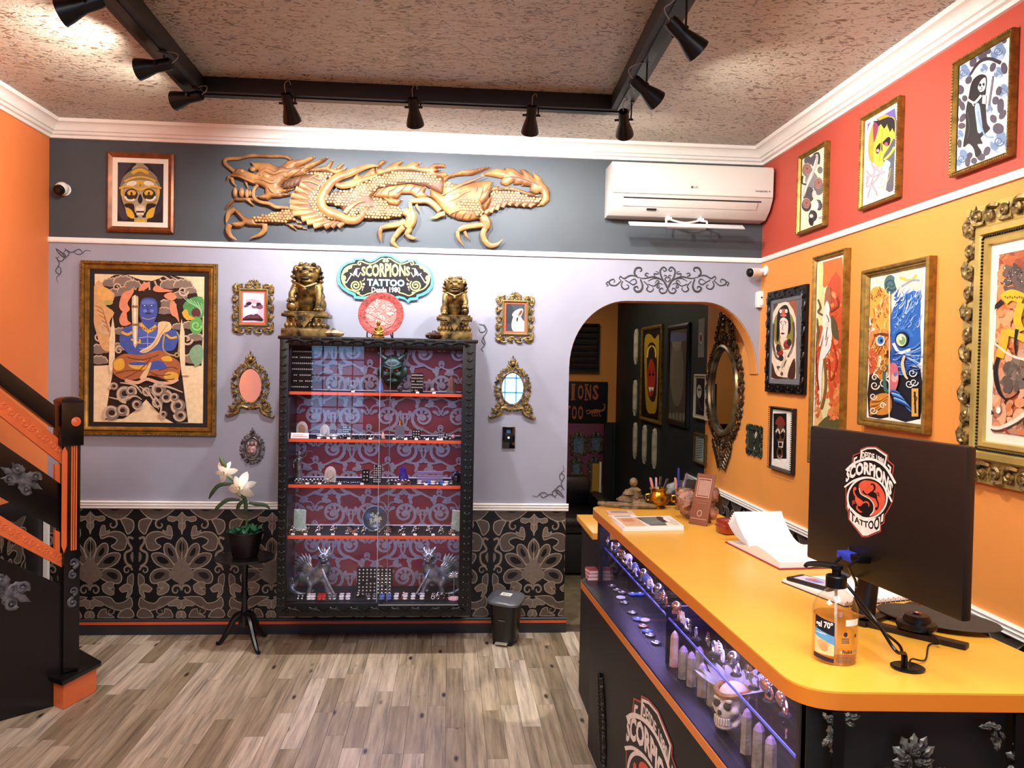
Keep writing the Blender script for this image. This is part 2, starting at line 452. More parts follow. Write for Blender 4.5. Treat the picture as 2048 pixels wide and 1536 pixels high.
M_dark = mat('black_lacquer','#0c0a0b',.28,spec=.5,var=.3,vs=12)
M_black = mat('matte_black','#100e0e',.55,var=.2)
M_metal = mat('black_metal','#0b0b0c',.35,metal=.4)

# floor planks (strip laminate), laid along the depth of the room
def wood_floor():
    m = bpy.data.materials.new('laminate_oak');m.use_nodes = True;nt = m.node_tree;b = nt.nodes['Principled BSDF'];L = nt.links.new
    oi = nt.nodes.new('ShaderNodeObjectInfo');tc = nt.nodes.new('ShaderNodeTexCoord')
    mp = nt.nodes.new('ShaderNodeMapping');mp.inputs['Scale'].default_value = (38,2.2,10)
    va = nt.nodes.new('ShaderNodeVectorMath');va.operation = 'MULTIPLY_ADD';va.inputs[1].default_value = (13,29,7)
    cm = nt.nodes.new('ShaderNodeCombineXYZ');[L(oi.outputs['Random'],cm.inputs[i]) for i in range(3)]
    L(cm.outputs[0],va.inputs[0]);L(tc.outputs['Object'],va.inputs[2]);L(va.outputs[0],mp.inputs[0])
    n = nt.nodes.new('ShaderNodeTexNoise');n.inputs['Scale'].default_value = 1;n.inputs['Detail'].default_value = 8;n.inputs['Roughness'].default_value = .65;L(mp.outputs[0],n.inputs['Vector'])
    r = nt.nodes.new('ShaderNodeValToRGB');e = r.color_ramp.elements
    e[0].position = .28;e[0].color = (*lin('#6e6250'),1);e[1].position = .72;e[1].color = (*lin('#cfbc9c'),1)
    q = e.new(.5);q.color = (*lin('#ac997c'),1);L(n.outputs[0],r.inputs[0])
    hs = nt.nodes.new('ShaderNodeHueSaturation');mr = nt.nodes.new('ShaderNodeMapRange');mr.inputs[3].default_value = .55;mr.inputs[4].default_value = 1.25
    L(oi.outputs['Random'],mr.inputs[0]);L(mr.outputs[0],hs.inputs['Value']);L(r.outputs[0],hs.inputs['Color'])
    ms = nt.nodes.new('ShaderNodeMath');ms.operation = 'MULTIPLY_ADD';ms.inputs[1].default_value = -.35;ms.inputs[2].default_value = 1.0;L(oi.outputs['Random'],ms.inputs[0]);L(ms.outputs[0],hs.inputs['Saturation'])
    # knots
    mk = nt.nodes.new('ShaderNodeMapping');mk.inputs['Scale'].default_value = (9,3.2,1);L(va.outputs[0],mk.inputs[0])
    vo = nt.nodes.new('ShaderNodeTexVoronoi');vo.inputs['Scale'].default_value = 1;L(mk.outputs[0],vo.inputs['Vector'])
    kr = nt.nodes.new('ShaderNodeMapRange');kr.inputs[1].default_value = .05;kr.inputs[2].default_value = .13;L(vo.outputs['Distance'],kr.inputs[0])
    mx = nt.nodes.new('ShaderNodeMix');mx.data_type = 'RGBA';mx.inputs[6].default_value = (*lin('#33271d'),1);L(kr.outputs[0],mx.inputs[0]);L(hs.outputs[0],mx.inputs[7])
    L(mx.outputs[2],b.inputs['Base Color']);b.inputs['Roughness'].default_value = .36;b.inputs['Specular IOR Level'].default_value = .45
    bp = nt.nodes.new('ShaderNodeBump');bp.inputs['Strength'].default_value = .12;bp.inputs['Distance'].default_value = .004;L(n.outputs[0],bp.inputs['Height']);L(bp.outputs[0],b.inputs['Normal'])
    return m
M_floor = wood_floor()
fl = struct(MB().box(LW-.6,-2.7,-.08,RW+.1,D+.15,-.006),'floor',mat('floor_underlay','#4a3c2e',.5,var=.2,vs=14))
pw = .088;_pl = {}
x = LW
while x < 1.05:
    y = D-R_.random()*.5
    ylast = D
    while ylast > 2.75:
        l = max(.12,ylast-y);l = round(l/.06)*.06
        if l not in _pl:
            b = MB().box(0.0006,.0006,-.006,pw-.0006,l-.0006,0);o = b.build('plank',M_floor,fl,smooth=0);_pl[l] = o
        else: o = _pl[l].copy();COL.objects.link(o)
        o.location = (x,ylast-l,0);ylast -= l;y = ylast-(.36+.5*R_.random())
    x += pw
struct(MB().box(LW-.1,-2.7,-.006,1.05,2.2,-.001),'floor_2',M_floor)
struct(MB().box(.0,D+.15,-.08,RW+.5,11.5,0),'floor_3',mat('corridor_tile','#8d8168',.35,var=.25,vs=9,bump=.05))

# ceiling: embossed lincrusta-like paper
def ceil_mat():
    m = bpy.data.materials.new('embossed_ceiling_paper');m.use_nodes = True;nt = m.node_tree;b = nt.nodes['Principled BSDF'];L = nt.links.new
    tc = nt.nodes.new('ShaderNodeTexCoord');mp = nt.nodes.new('ShaderNodeMapping');mp.inputs['Scale'].default_value = (17,30,1);L(tc.outputs['Object'],mp.inputs[0])
    n = nt.nodes.new('ShaderNodeTexNoise');n.inputs['Scale'].default_value = 1.1;n.inputs['Detail'].default_value = 2;n.inputs['Distortion'].default_value = 2.4;L(mp.outputs[0],n.inputs['Vector'])
    r = nt.nodes.new('ShaderNodeValToRGB');e = r.color_ramp.elements
    e[0].position = .38;e[0].color = (*lin('#66523f'),1);e[1].position = .44;e[1].color = (*lin('#b3a99a'),1)
    L(n.outputs[0],r.inputs[0]);L(r.outputs[0],b.inputs['Base Color']);b.inputs['Roughness'].default_value = .33;b.inputs['Specular IOR Level'].default_value = .6
    bp = nt.nodes.new('ShaderNodeBump');bp.inputs['Strength'].default_value = .6;bp.inputs['Distance'].default_value = .012;L(n.outputs[0],bp.inputs['Height']);L(bp.outputs[0],b.inputs['Normal'])
    return m
struct(MB().box(LW-.6,-2.7,CZ,RW+.1,D+.15,CZ+.1),'ceiling',ceil_mat())
struct(MB().box(.0,D+.15,2.75,RW+.5,11.5,2.85),'ceiling_2',M_teal)

# back wall with the arch
def arc(cx,cz,rx,rz,a0,a1,n=14): return [(cx+rx*math.cos(a0+(a1-a0)*i/n),cz+rz*math.sin(a0+(a1-a0)*i/n)) for i in range(n+1)]
M0 = T(0,D,0) @ BACK
AL = .732
arch = [(AL,.78)]+arc(AL+.36,1.655,.36,.415,PI,PI/2)+arc(RW-.36,1.62,.355,.455,PI/2,.02)
mid = [(LW,.78)]+arch+[(RW,1.63),(RW,2.34),(LW,2.34)]
wb = struct(MB().prism(mid,-.15,0,M=M0),'wall_back',M_lilac,smooth=30)
struct(MB().box(LW,2.34,-.15,RW,CZ,0,M=M0),'upper_band',M_slate,wb)
lowb = struct(MB().box(LW,0,-.15,AL,.78,0,M=M0),'wallpaper',M_black_paper,wb)
struct(MB().tube([(a,b,-.075) for a,b in arch[1:]],.006,6,M=M0,flat=((0,0,1),12)),'arch_lining',M_orange,wb)
# right wall
wr = struct(MB().box(RW,-2.7,.78,RW+.1,6.02,2.34),'wall_right',M_orange)
struct(MB().box(RW,-2.7,2.34,RW+.1,D+.15,CZ),'upper_band',M_red,wr)
struct(MB().box(RW,D+.15,2.34,RW+.1,6.02,2.75),'upper_band',M_orange,wr)
struct(MB().box(RW,6.02,0,RW+.1,9.36,2.75),'dark_section',M_teal,wr)
lowr = struct(MB().box(RW,-2.7,0,RW+.1,6.02,.78),'wallpaper',M_black_paper,wr)
# left wall, rear wall with windows, corridor walls
wl = struct(MB().box(LW-.1,-2.7,.86,LW,D,CZ),'wall_left',M_orange_left)
lowl = struct(MB().box(LW-.1,-2.7,0,LW,D,.86),'wallpaper',M_black_paper,wl)
wre = MB();WX = [(-2.05,-1.2),(.15,1.55)];zx0,zx1 = .55,2.15
xs = [LW,-2.05,-1.2,.15,1.55,RW]
for i in (0,2,4): wre.box(xs[i],-2.7,0,xs[i+1],-2.6,CZ)
for a,b in WX: wre.box(a,-2.7,0,b,-2.6,zx0).box(a,-2.7,zx1,b,-2.6,CZ)
struct(wre,'wall_rear',mat('rear_wall_paint','#6b4432',.6,var=.08))
M_pane = glass('window_glass')
for k,(a,b) in enumerate(WX):
    f = MB();f.box(a,-2.68,zx0,b,-2.62,zx0+.05).box(a,-2.68,zx1-.05,b,-2.62,zx1).box(a,-2.68,zx0+.05,a+.05,-2.62,zx1-.05).box(b-.05,-2.68,zx0+.05,b,-2.62,zx1-.05)
    wn = struct(f,'window_%d' % (k+1),M_black)
    n = int((b-a)/.17)
    for i in range(1,n): struct(MB().box(a+(b-a)*i/n-.008,-2.665,zx0+.05,a+(b-a)*i/n+.008,-2.635,zx1-.05),'bar',M_black,wn)
    for i in range(1,7): z = zx0+(zx1-zx0)*i/7;struct(MB().box(a+.05,-2.663,z-.01,b-.05,-2.637,z+.01),'bar',M_black,wn)
    struct(MB().box(a+.05,-2.652,zx0+.05,b-.05,-2.648,zx1-.05),'pane',M_pane,wn)
struct(MB().box(-.1,D+.15,0,0,11.5,2.75),'wall_corridor_left',M_teal)
# corridor end: orange upper wall over an opening to a red room
YE = 9.36
we = MB().box(0,YE,1.015,RW,YE+.12,2.75)
we = struct(we,'wall_corridor_end',M_orange)
struct(MB().box(RW-.03,YE,0,RW+.1,YE+.12,1.015),'jamb',M_teal,we)
struct(MB().box(0,11.2,0,RW+.4,11.3,2.75),'wall_red_room',mat('dark_red_paint','#a02a20',.5,var=.05))
struct(MB().box(RW+.3,YE+.12,0,RW+.4,11.2,2.75),'wall_red_room_side',M_teal)

# trims
def profile_run(prof,p0,p1,nx,name,M,k0=0,k1=0):
    """prof: (out from wall, z); runs from p0 to p1 (xy), nx outward normal; mitre lengths k0, k1 per unit of projection"""
    mb = MB();d = Vector((p1[0]-p0[0],p1[1]-p0[1],0)).normalized();vs = []
    for p,k in ((p0,k0),(p1,-k1)):
        for o,z in prof: vs.append((p[0]+nx[0]*o+d.x*o*k,p[1]+nx[1]*o+d.y*o*k,z))
    n = len(prof)
    fs = [(i,i+1,n+i+1,n+i) for i in range(n-1)]+[tuple(range(n)),tuple(range(2*n-1,n-1,-1))]
    mb.add(vs,fs);bm = bmesh.new();me = bpy.data.meshes.new('t');me.from_pydata(mb.v,[],mb.f);bm.from_mesh(me);bmesh.ops.recalc_face_normals(bm,faces=bm.faces);
    r = MB();bm.verts.index_update();r.add([v.co[:] for v in bm.verts],[[v.index for v in f.verts] for f in bm.faces]);bm.free();bpy.data.meshes.remove(me)
    return struct(r,name,M,smooth=25)
crown = [(0,2.935),(.016,2.935),(.02,2.95),(.034,2.955),(.04,2.968),(.05,2.972),(.058,2.99),(.075,3.005),(.082,3.008),(.095,3.012),(.1,3.03),(0,3.03)]
profile_run(crown,(LW,D),(RW,D),(0,-1),'trim_1',M_white,1,1)
profile_run(crown,(RW,D),(RW,-2.6),(-1,0),'trim_2',M_white,1,0)
profile_run(crown,(LW,-2.6),(LW,D),(1,0),'trim_3',M_white,0,1)
rail = [(0,2.327),(.01,2.327),(.014,2.335),(.014,2.349),(.01,2.357),(0,2.357)]
profile_run(rail,(LW,D),(RW,D),(0,-1),'trim_4',M_white,0,1)
profile_run(rail,(RW,D),(RW,-2.6),(-1,0),'trim_5',M_white,1,0)
dado = [(0,.755),(.008,.755),(.016,.762),(.012,.772),(.02,.78),(.014,.788),(.022,.796),(.018,.802),(0,.802)]
profile_run(dado,(LW,D),(AL+.012,D),(0,-1),'trim_6',M_white)
profile_run(dado,(RW,6.45),(RW,-2.6),(-1,0),'trim_7',M_white)
bs = profile_run([(0,0),(.018,0),(.018,.088),(.012,.094),(0,.094)],(LW,D),(AL+.012,D),(0,-1),'baseboard_back',M_base)
struct(MB().box(LW,D-.0192,.062,AL+.0125,D-.0165,.078),'stripe',M_stripe,bs)
bs = profile_run([(0,0),(.018,0),(.018,.088),(.012,.094),(0,.094)],(RW,D),(RW,-2.6),(-1,0),'baseboard_right',M_base)
profile_run([(0,0),(.018,0),(.018,.088),(.012,.094),(0,.094)],(LW,-2.6),(LW,D),(1,0),'baseboard_left',M_base)
pp = at(94,1060,Y=D-.03)
struct(MB().box(pp.x-.012,D-.05,.28,pp.x+.012,D-.021,.80),'trim_8',M_white)

# damask print on the black wallpaper
M_print = vmat('damask_ink',.38,.5,.25)
DK,DL,DM = '#5c5049','#a39482','#7a6b60'
def damask(a,sx):
    k = lambda L: [v if i % 2 else 815+sx*(v-815) for i,v in enumerate(L)]
    def dm(L,f=DK,w=7,sm=4):
        a.poly(k(L),f,sm);a.line(k(L+L[:2]),w,DL,sm)
    def sp(x,y,r,a0,t,w,c=DL): a.spir(815+sx*(x-815),y,r,r*.18,a0 if sx > 0 else PI-a0,t*sx,w,c)
    dm([815,680,848,715,856,760,838,810,815,830]);a.poly(k([815,705,832,735,830,765,815,780]),'#1a1614',3)
    dm([835,850,862,765,900,724,934,728,940,772,915,822,868,862]);a.poly(k([872,800,895,758,912,752,912,780,892,808]),'#15110f',3)
    dm([862,880,910,815,970,786,1026,797,1004,852,950,884,890,895]);a.poly(k([905,850,945,815,985,812,985,835,950,862]),'#15110f',3)
    dm([870,930,930,896,1000,902,1036,945,1022,992,960,990,900,965]);a.poly(k([930,925,975,918,1008,940,1000,965,965,960]),'#211b19',3)
    a.poly(k([815,830,850,850,885,900,905,940,870,975,840,990,815,1005]),DM,3)
    # upper scroll leaf
    dm([885,668,930,655,985,640,1040,652,1070,694,1054,760,1005,768,962,742,990,722,1000,694,950,674,895,690],DK)
    sp(968,592,40,-PI/2,.9,16,DM);sp(968,592,44,-PI/2,.9,6)
    dm([880,668,890,610,915,600,925,640,950,630,935,660],DM,5,3)
    dm([815,560,836,580,838,612,822,632,815,660],DM,5,3)
    dm([815,505,850,540,905,535,916,560,880,572,850,560,830,580,815,578],DM,5,3)
    a.poly(k([865,486,930,486,980,500,1040,486,1112,486,1060,540,1000,560,930,535]),DK,3);a.line(k([870,488,930,535,1000,558,1060,540,1112,490]),6,DL)
    dm([1025,560,1060,550,1112,568,1116,622,1076,658,1052,610],DK)
    # side column
    a.line(k([1116,690,1085,680,1078,710,1104,760,1060,790,1066,850,1104,880]),18,DM,5);a.line(k([1116,690,1085,680,1078,710,1104,760,1060,790,1066,850,1104,880]),5,DL,5)
    sp(1075,905,34,0,-1.1,14,DM);sp(1075,905,37,0,-1.1,5)
    a.poly(k([1096,800,1116,780,1116,850,1100,830]),DM,2)
    dm([1080,950,1116,930,1116,1010,1096,1030,1076,990],DK,5)
    # lower scrolls
    sp(852,1042,40,PI,1.1,18,DM);sp(852,1042,44,PI,1.1,5)
    dm([900,1010,940,985,980,990,970,1030,940,1020,985,1060,960,1075,910,1050],DM,6,3)
    sp(950,1030,36,PI*.2,-1.0,12,DM)
    dm([830,1090,900,1085,960,1092,1000,1130,1060,1120,1100,1090,1112,1150,1060,1180,980,1170,900,1130],DK,6,4)
    dm([1020,1030,1065,1000,1105,1010,1108,1060,1070,1095,1080,1050,1040,1055],DM,6,3)
    dm([815,1115,850,1105,905,1130,900,1150,850,1150,835,1170,815,1160],DM,5,3)
    sp(960,1185,34,-PI/2,1.0,12,DM);dm([870,1228,890,1180,930,1170,935,1200,990,1228],DK,5,3)
    dm([1010,1228,1030,1190,1080,1165,1116,1185,1116,1228],DK,6,3);dm([815,1185,840,1190,850,1228,815,1228],DM,5,2)
KD = 3.073e-3/3.491;PER = .531;X0 = at(363.5,1100,Y=D).x;ZT = .755
for i in range(-2,6):
    cx = X0+i*PER
    if cx+PER/2 < LW or cx-PER/2 > AL: continue
    a = Art(M0,.0004,dz=6e-6,fn=lambda x,y,cx=cx: (min(AL-.002,max(LW+.002,cx+(x-815)*KD*.94)),ZT-(y-485)*KD))
    for sx in (1,-1): damask(a,sx)
    mb = MB();mb.add(a.v,a.f,0,None,M0);mb.c = a.c;mb.build('damask_print',M_print,lowb,smooth=0)
for par,Mw,c0,n in ((lowr,T(RW,0,0) @ RIGHT,-5.7,14),(lowl,Matrix(((0,0,1,LW),(1,0,0,0),(0,1,0,0),(0,0,0,1))),2.9,4)):
    a = Art(Mw,.0004,dz=6e-6,fn=lambda x,y: ((x-815)*KD*.94,ZT-(y-485)*KD))
    for sx in (1,-1): damask(a,sx)
    pr = None
    for i in range(n):
        if pr is None: mb = MB();mb.v = a.v;mb.f = a.f;mb.m = a.m;mb.c = a.c;pr = o = mb.build('damask_print',M_print,par,smooth=0)
        else: o = pr.copy();COL.objects.link(o)
        o.matrix_world = Mw @ T(c0+i*PER,0,0)

# ceiling light track: three black runs and the spot heads hanging from it
tk = thing('light_track','black U-shaped ceiling track that carries the spotlights','light track')
pa,pb = at(405,150,Z=CZ),at(1222,190,Z=CZ)
yt = (pa.y+pb.y)/2;TZ = CZ-.075
def beam(p,q,wid,side,nm='rail'):
    d = (Vector(q)-Vector(p)).normalized();n = Vector((-d.y,d.x,0))*side*wid
    P = [Vector(p),Vector(q),Vector(q)+n,Vector(p)+n]
    mb = MB().prism([(v.x,v.y) for v in P],TZ,CZ-.0005);o = mb.build(nm,M_black,tk,bev=.004)
    g = [P[0]*.7+P[3]*.3,P[1]*.7+P[2]*.3,P[1]*.3+P[2]*.7,P[0]*.3+P[3]*.7]
    MB().prism([(v.x,v.y) for v in g],TZ-.006,TZ+.001).build('groove_lip',M_metal,tk)
    return o
la = at(285,0,Z=CZ);ra = at(1315,0,Z=CZ)
dl = (Vector((la.x,la.y,0))-Vector((pa.x,yt,0))).normalized();dr = (Vector((ra.x,ra.y,0))-Vector((pb.x,yt,0))).normalized()
beam((pa.x-.1,yt,0),(pb.x+.1,yt,0),.10,1)
beam((pa.x,yt,0),Vector((pa.x,yt,0))+dl*4.5,.10,-1)
beam((pb.x,yt,0),Vector((pb.x,yt,0))+dr*4.5,.10,1)
M_lamp = mat('lit_lamp_glass','#fff6e8',.3,emit='#fff2df',es=14)
RUNS = {'c': (Vector((pa.x,yt+.05,0)),Vector((1,0,0)))}
for k_,p_,d_,sd in (('l',pa,dl,-1),('r',pb,dr,1)): RUNS[k_] = (Vector((p_.x,yt,0))+Vector((-d_.y,d_.x,0))*.05*sd,d_)
def hang(run,px,py):      # point below the middle of a run that the pixel looks at
    p,d = RUNS[run];n = Vector((-d.y,d.x,0));r = ray(px,py);t = (p-EYE).dot(n)/r.dot(n);return EYE+t*r
def spotlight(px,py,run,d,label,e=1.,size=140,warm=(1,.93,.84)):
    c = hang(run,px,py);d = Vector(d).normalized()
    t = thing('spotlight',label,'spotlight',T(c),'black spotlights on the ceiling track')
    q = d.to_track_quat('Z','Y').to_matrix().to_4x4()
    b = MB();b.lathe([(.0,-.075),(.022,-.074),(.026,-.06),(.026,-.005),(.03,.01),(.041,.05),(.046,.075),(.042,.075),(.036,.055),(0,.05)],20,M=q);b.build('body',M_metal,t)
    MB().lathe([(0,.0565),(.034,.0565),(.034,.0575),(0,.0585)],18,M=q).build('lens',M_lamp,t)
    top = TZ-c.z-.0065
    s = d.cross(Vector((0,0,1))).normalized()
    MB().tube([s*.034+d*-.02,s*.036+Vector((0,0,.04))-d*.02,Vector((0,0,top))+s*.036-d*.02],.004,6).build('bracket',M_metal,t)
    MB().tube([s*-.045-d*.02,s*.045-d*.02],.006,8).build('pivot',M_metal,t)
    MB().lathe([(0,0),(.02,0),(.022,.004),(.022,.016),(0,.016)],14,M=T(s*.03-d*.02) @ T(0,0,top-.01)).build('track_adapter',M_metal,t)
    bk = -d*.07
    MB().tube(catmull([bk,bk-d*.03+Vector((0,0,.02)),bk-d*.01+Vector((0,0,.05))+s*.02,Vector((0,0,top))+s*.02-d*.02],6),.0022,6).build('wire',mat('grey_wire','#8a8178',.4),t)
    if e:
        L = bpy.data.lights.new('spot','SPOT');L.energy = SPOT_W*e;L.spot_size = math.radians(size);L.spot_blend = .8;L.shadow_soft_size = .03;L.color = warm
        o = bpy.data.objects.new('lamp',L);COL.objects.link(o);o.parent = t
        o.matrix_local = T(d*.085) @ (-d).to_track_quat('Z','Y').to_matrix().to_4x4()
    return t
spotlight(165,12,'l',(-.9,.0,-.35),'first spotlight on the left run, its lit glass showing at the picture edge',.5)
spotlight(310,133,'l',(-1,.15,-.16),'second spotlight on the left run, aimed sideways along the ceiling',1.3)
spotlight(376,196,'l',(-.95,.3,-.12),'spotlight hanging at the left corner of the ceiling track',.25)
spotlight(578,214,'c',(.1,.9,-.85),'spotlight on the cross run, nearest the left corner',1.7,warm=(1,.97,.96))
spotlight(828,222,'c',(.08,.9,-.85),'middle spotlight of the three on the cross run',1.9,warm=(1,.97,.96))
spotlight(1062,238,'c',(.0,.9,-.85),'spotlight on the cross run, third after the left corner',1.3,warm=(1,.97,.96))
spotlight(1248,246,'r',(.25,.9,-.55),'spotlight hanging at the right corner of the ceiling track',.75)
spotlight(1290,180,'r',(.85,.35,-.5),'spotlight on the right run beside the corner one',1.1)
spotlight(1368,72,'r',(.8,.25,-.6),'spotlight on the right run at the top of the picture',1.3)

L = bpy.data.lights.new('floor_spot','SPOT');L.energy = 240;L.spot_size = math.radians(6.4);L.spot_blend = .25;L.shadow_soft_size = .01;L.color = (1,.9,.72)
o = bpy.data.objects.new('floor_spot',L);COL.objects.link(o);fp = at(1025,1401,Z=0);o.location = (.55,1.6,2.95);o.rotation_euler = (Vector(o.location)-fp).to_track_quat('Z','Y').to_euler()
# ================================================================ big furniture: display cabinet
M_carved = mat('carved_black_wood','#080606',.35,spec=.4,var=.4,vs=30)
M_shelf_edge = mat('orange_shelf_edge','#e0552c',.4)
M_gold = mat('gilt_frame','#b8873a',.35,metal=.75,var=.25,vs=25)
M_antique = mat('antique_gilt','#2c2112',.4,metal=.55,var=.55,vs=55,col2='#a98d55')
M_bronze = mat('aged_bronze','#1c150c',.36,metal=.6,vs=22,col2='#8f7440')
M_led = mat('blue_led_strip','#c8d0ff',.4,emit='#aab4ff',es=9)
M_clear = glass('case_glass',(1,1,1),0.,.0)
M_card0 = mat('white_strip','#e6e4f0',.5)
NTH = 'first second third fourth fifth sixth seventh eighth ninth tenth eleventh twelfth thirteenth fourteenth fifteenth sixteenth seventeenth eighteenth nineteenth twentieth'.split()
def nth(i): return NTH[i] if i < 20 else 'twenty-'+NTH[i-20]
DESC = {'ring': 'small %s ring','plug': 'round %s ear plug','stud': '%s ball stud'}
def jname(kind,c): return DESC[kind] % {'gold': 'rose gold'}.get(c,c)
def side(px,a,b):
    t = (px-a)/(b-a)
    return ('at the left end of','left of the middle of','at the middle of','right of the middle of','at the right end of')[min(4,max(0,int(t*5)))]
CYF = 4.60;CX0,CX1,CZ0,CZ1 = -.948,.141,.222,1.795
cab = thing('display_cabinet','tall black carved glass display cabinet hung on the grey wall','cabinet',T((CX0+CX1)/2,CYF,CZ0))
cw = CX1-CX0;ch = CZ1-CZ0;cdp = D-CYF-.004
b = MB();t_ = .022
b.box(-cw/2+.01,.02,0,-cw/2+.01+t_,cdp,ch-.02).box(cw/2-.01-t_,.02,0,cw/2-.01,cdp,ch-.02)
b.box(-cw/2+.01,.02,0,cw/2-.01,cdp,.05).box(-cw/2+.01,.02,ch-.05,cw/2-.01,cdp,ch-.02)
b.build('carcass',M_dark,cab)
MB().box(-cw/2-.012,-.012,ch-.02,cw/2+.012,cdp,ch).build('top_board',M_dark,cab,bev=.006)
ix0,ix1 = at(576,900,Y=CYF).x-(CX0+CX1)/2,at(922,900,Y=CYF).x-(CX0+CX1)/2
iz0,iz1 = at(750,1205,Y=CYF).z-CZ0,at(750,694,Y=CYF).z-CZ0
f = MB()
f.box(-cw/2,-.012,0,ix0,.02,ch-.02).box(ix1,-.012,0,cw/2,.02,ch-.02).box(ix0,-.012,0,ix1,.02,iz0).box(ix0,-.012,iz1,ix1,.02,ch-.02)
f.build('face_frame',M_carved,cab,bev=.004)
# carving on the face frame: garlands on top and bottom rails, leaf chains down the stiles
cv = MB();FR = Matrix(((1,0,0,0),(0,0,-1,0),(0,1,0,0),(0,0,0,1)))
for z in (iz1+(ch-.02-iz1)*.62,iz0*.42):
    n = 9
    for i in range(n):
        x = -cw/2+.03+(cw-.06)*(i+.5)/n;Mq = T(x,-.012,z) @ FR;l = (cw-.06)/n
        cv.tube(catmull([(-l*.48,-.006,.006),(-l*.25,.008,.009),(0,.013,.01),(l*.25,.008,.009),(l*.48,-.006,.006)],4),[.003,.006,.007,.006,.003],6,M=Mq)
        for sg in (-1,1):
            cv.spiral((sg*l*.3,-.004),.011,.002,PI/2,1.2*sg,.004,12,5,M=Mq,z=.006)
            cv.petal(.03,.007,.006,Mq @ T(0,.012,.006) @ rotz(PI/2-sg*1.2),lob=1)
for x in (-cw/2+(ix0+cw/2)*.45,cw/2-(cw/2-ix1)*.45):
    n = 34
    for i in range(n):
        z = .03+(ch-.09)*(i+.5)/n;Mq = T(x,-.012,z) @ FR
        for sg in (-1,1): cv.petal(.026,.008,.008,Mq @ T(0,0,.002) @ rotz(PI/2+sg*(.75+.25*(i % 2))),lob=1)
        cv.ell((0,.004,.004),(.006,.006,.006),7,5,M=Mq)
cv.build('carving',M_carved,cab,kind='stuff')
bk = MB().box(ix0-.03,cdp-.034,.05,ix1+.03,cdp-.026,ch-.05).build('back_panel',mat('red_wallpaper','#6e1d24',.55,var=.12,vs=6),cab)
# grey scrolls printed on the red lining
Mc = T((CX0+CX1)/2,CYF+cdp-.0345,CZ0) @ FR
SG = '#8b7f86'
def scroll_tile(a,x,y,s,fl):
    X = lambda u: x+u*fl*s;Y = lambda v: y+v*s
    def ln(L,w,tp=(1,1)): a.line([X(L[i]) if i % 2 == 0 else Y(L[i]) for i in range(len(L))],w*s,SG,5,tp)
    def sp(u,v,r,a0,tn,w): a.spir(X(u),Y(v),r*s,r*.22*s,a0 if fl > 0 else PI-a0,tn*fl,w*s,SG,24,(1,.6));a.ell(X(u),Y(v),r*.28*s,r*.28*s,SG)
    def lf(u,v,an,l=.032,w=.013): a.ell(X(u+.4*l*math.cos(an)),Y(v+.4*l*math.sin(an)),l*s*.6,w*s,SG,an if fl > 0 else PI-an)
    sp(0,0,.074,-PI*.5,1.55,.021)
    for q in range(4): lf(.03*math.cos(q*.8+.4),.03*math.sin(q*.8+.4),q*.8+.9,.026,.009)
    for q in (.2,1.0,1.8,2.6): lf(.074*math.cos(q),.074*math.sin(q),q+.9,.03,.011)
    ln([0,-.072,.06,-.085,.11,-.055,.125,-.005],.015,(1,.7));sp(.098,0,.028,0,.95,.011);lf(.11,-.06,-.7);lf(.07,-.085,-1.3,.026)
    ln([0,-.072,-.06,-.10,-.11,-.085],.014,(1,.6));sp(-.105,-.062,.024,-PI/2,-.95,.010);lf(-.06,-.1,-2.2,.03)
    ln([-.03,.066,-.08,.07,-.108,.04],.012,(1,.5));sp(-.092,.026,.018,PI*.5,.9,.009);lf(-.05,.075,2.0,.028);lf(.03,.09,1.2,.03)
cz_sh = []
a = Art(Mc,.0,dz=8e-6,fn=lambda x,y: (min(ix1+.025,max(ix0-.025,x)),min(ch-.06,max(.06,y))))
k = 0
for r in range(9):
    for q in range(6):
        scroll_tile(a,ix0-.01+.215*q+(.1 if r % 2 else 0),.13+.195*r,.98,1 if (q+r) % 2 else -1)
mb = MB();mb.add(a.v,a.f,0,None,T(0,cdp-.0345,0) @ FR);mb.c = a.c;mb.build('scroll_print',M_print,bk,smooth=0)
SHY = [788.5,882.5,973.5,1075]        # front edges of the shelves in the photo
SZ = []
for i,py in enumerate(SHY):
    z = at(750,py,Y=CYF+.03).z;SZ.append(z);zz = z-CZ0
    s_ = MB().box(ix0-.018,.035,zz-.008,ix1+.018,cdp-.036,zz+.008).build('shelf',mat('black_shelf','#060608',.6,spec=.2),cab)
    MB().box(ix0-.018,.029,zz-.0085,ix1+.018,.035,zz+.0085).build('edge_strip',M_shelf_edge,s_)
    MB().box(ix0,cdp-.044,zz+.0082,ix1,cdp-.036,zz+.0125).build('back_strip',M_card0,s_)  # white strip where the shelf meets the back panel
zz = iz0+.001
MB().box(ix0-.018,.03,.051,ix1+.018,cdp-.036,zz).build('bottom_board',mat('black_shelf','#060608',.6,spec=.2),cab)
SZ = [z+.0085 for z in SZ]+[CZ0+zz+.0005]
xm = at(768,900,Y=CYF).x-(CX0+CX1)/2
for x0,x1,y,nm in ((ix0-.006,xm+.03,.012,'glass_door'),(xm-.03,ix1+.006,.005,'glass_door')):
    g = MB().box(x0,y,iz0-.006,x1,y+.004,iz1+.006).build(nm,M_clear,cab)
    MB().box(x0 if y < .01 else x1-.003,y,iz0,x0+.003 if y < .01 else x1,y+.0045,iz1).build('polished_edge',mat('glass_edge','#9ab0c8',.2),g)
MB().box(at(757,1200,Y=CYF).x-(CX0+CX1)/2,-.02,iz0-.012,ix1,-.0125,iz0-.006).build('door_track',mat('steel','#b8b8bc',.25,metal=.9),cab)
MB().lathe([(0,0),(.009,0),(.009,.012),(0,.013)],14,M=T(xm+.0,-.002,iz0+.0) @ FR).build('lock',M_metal,cab)
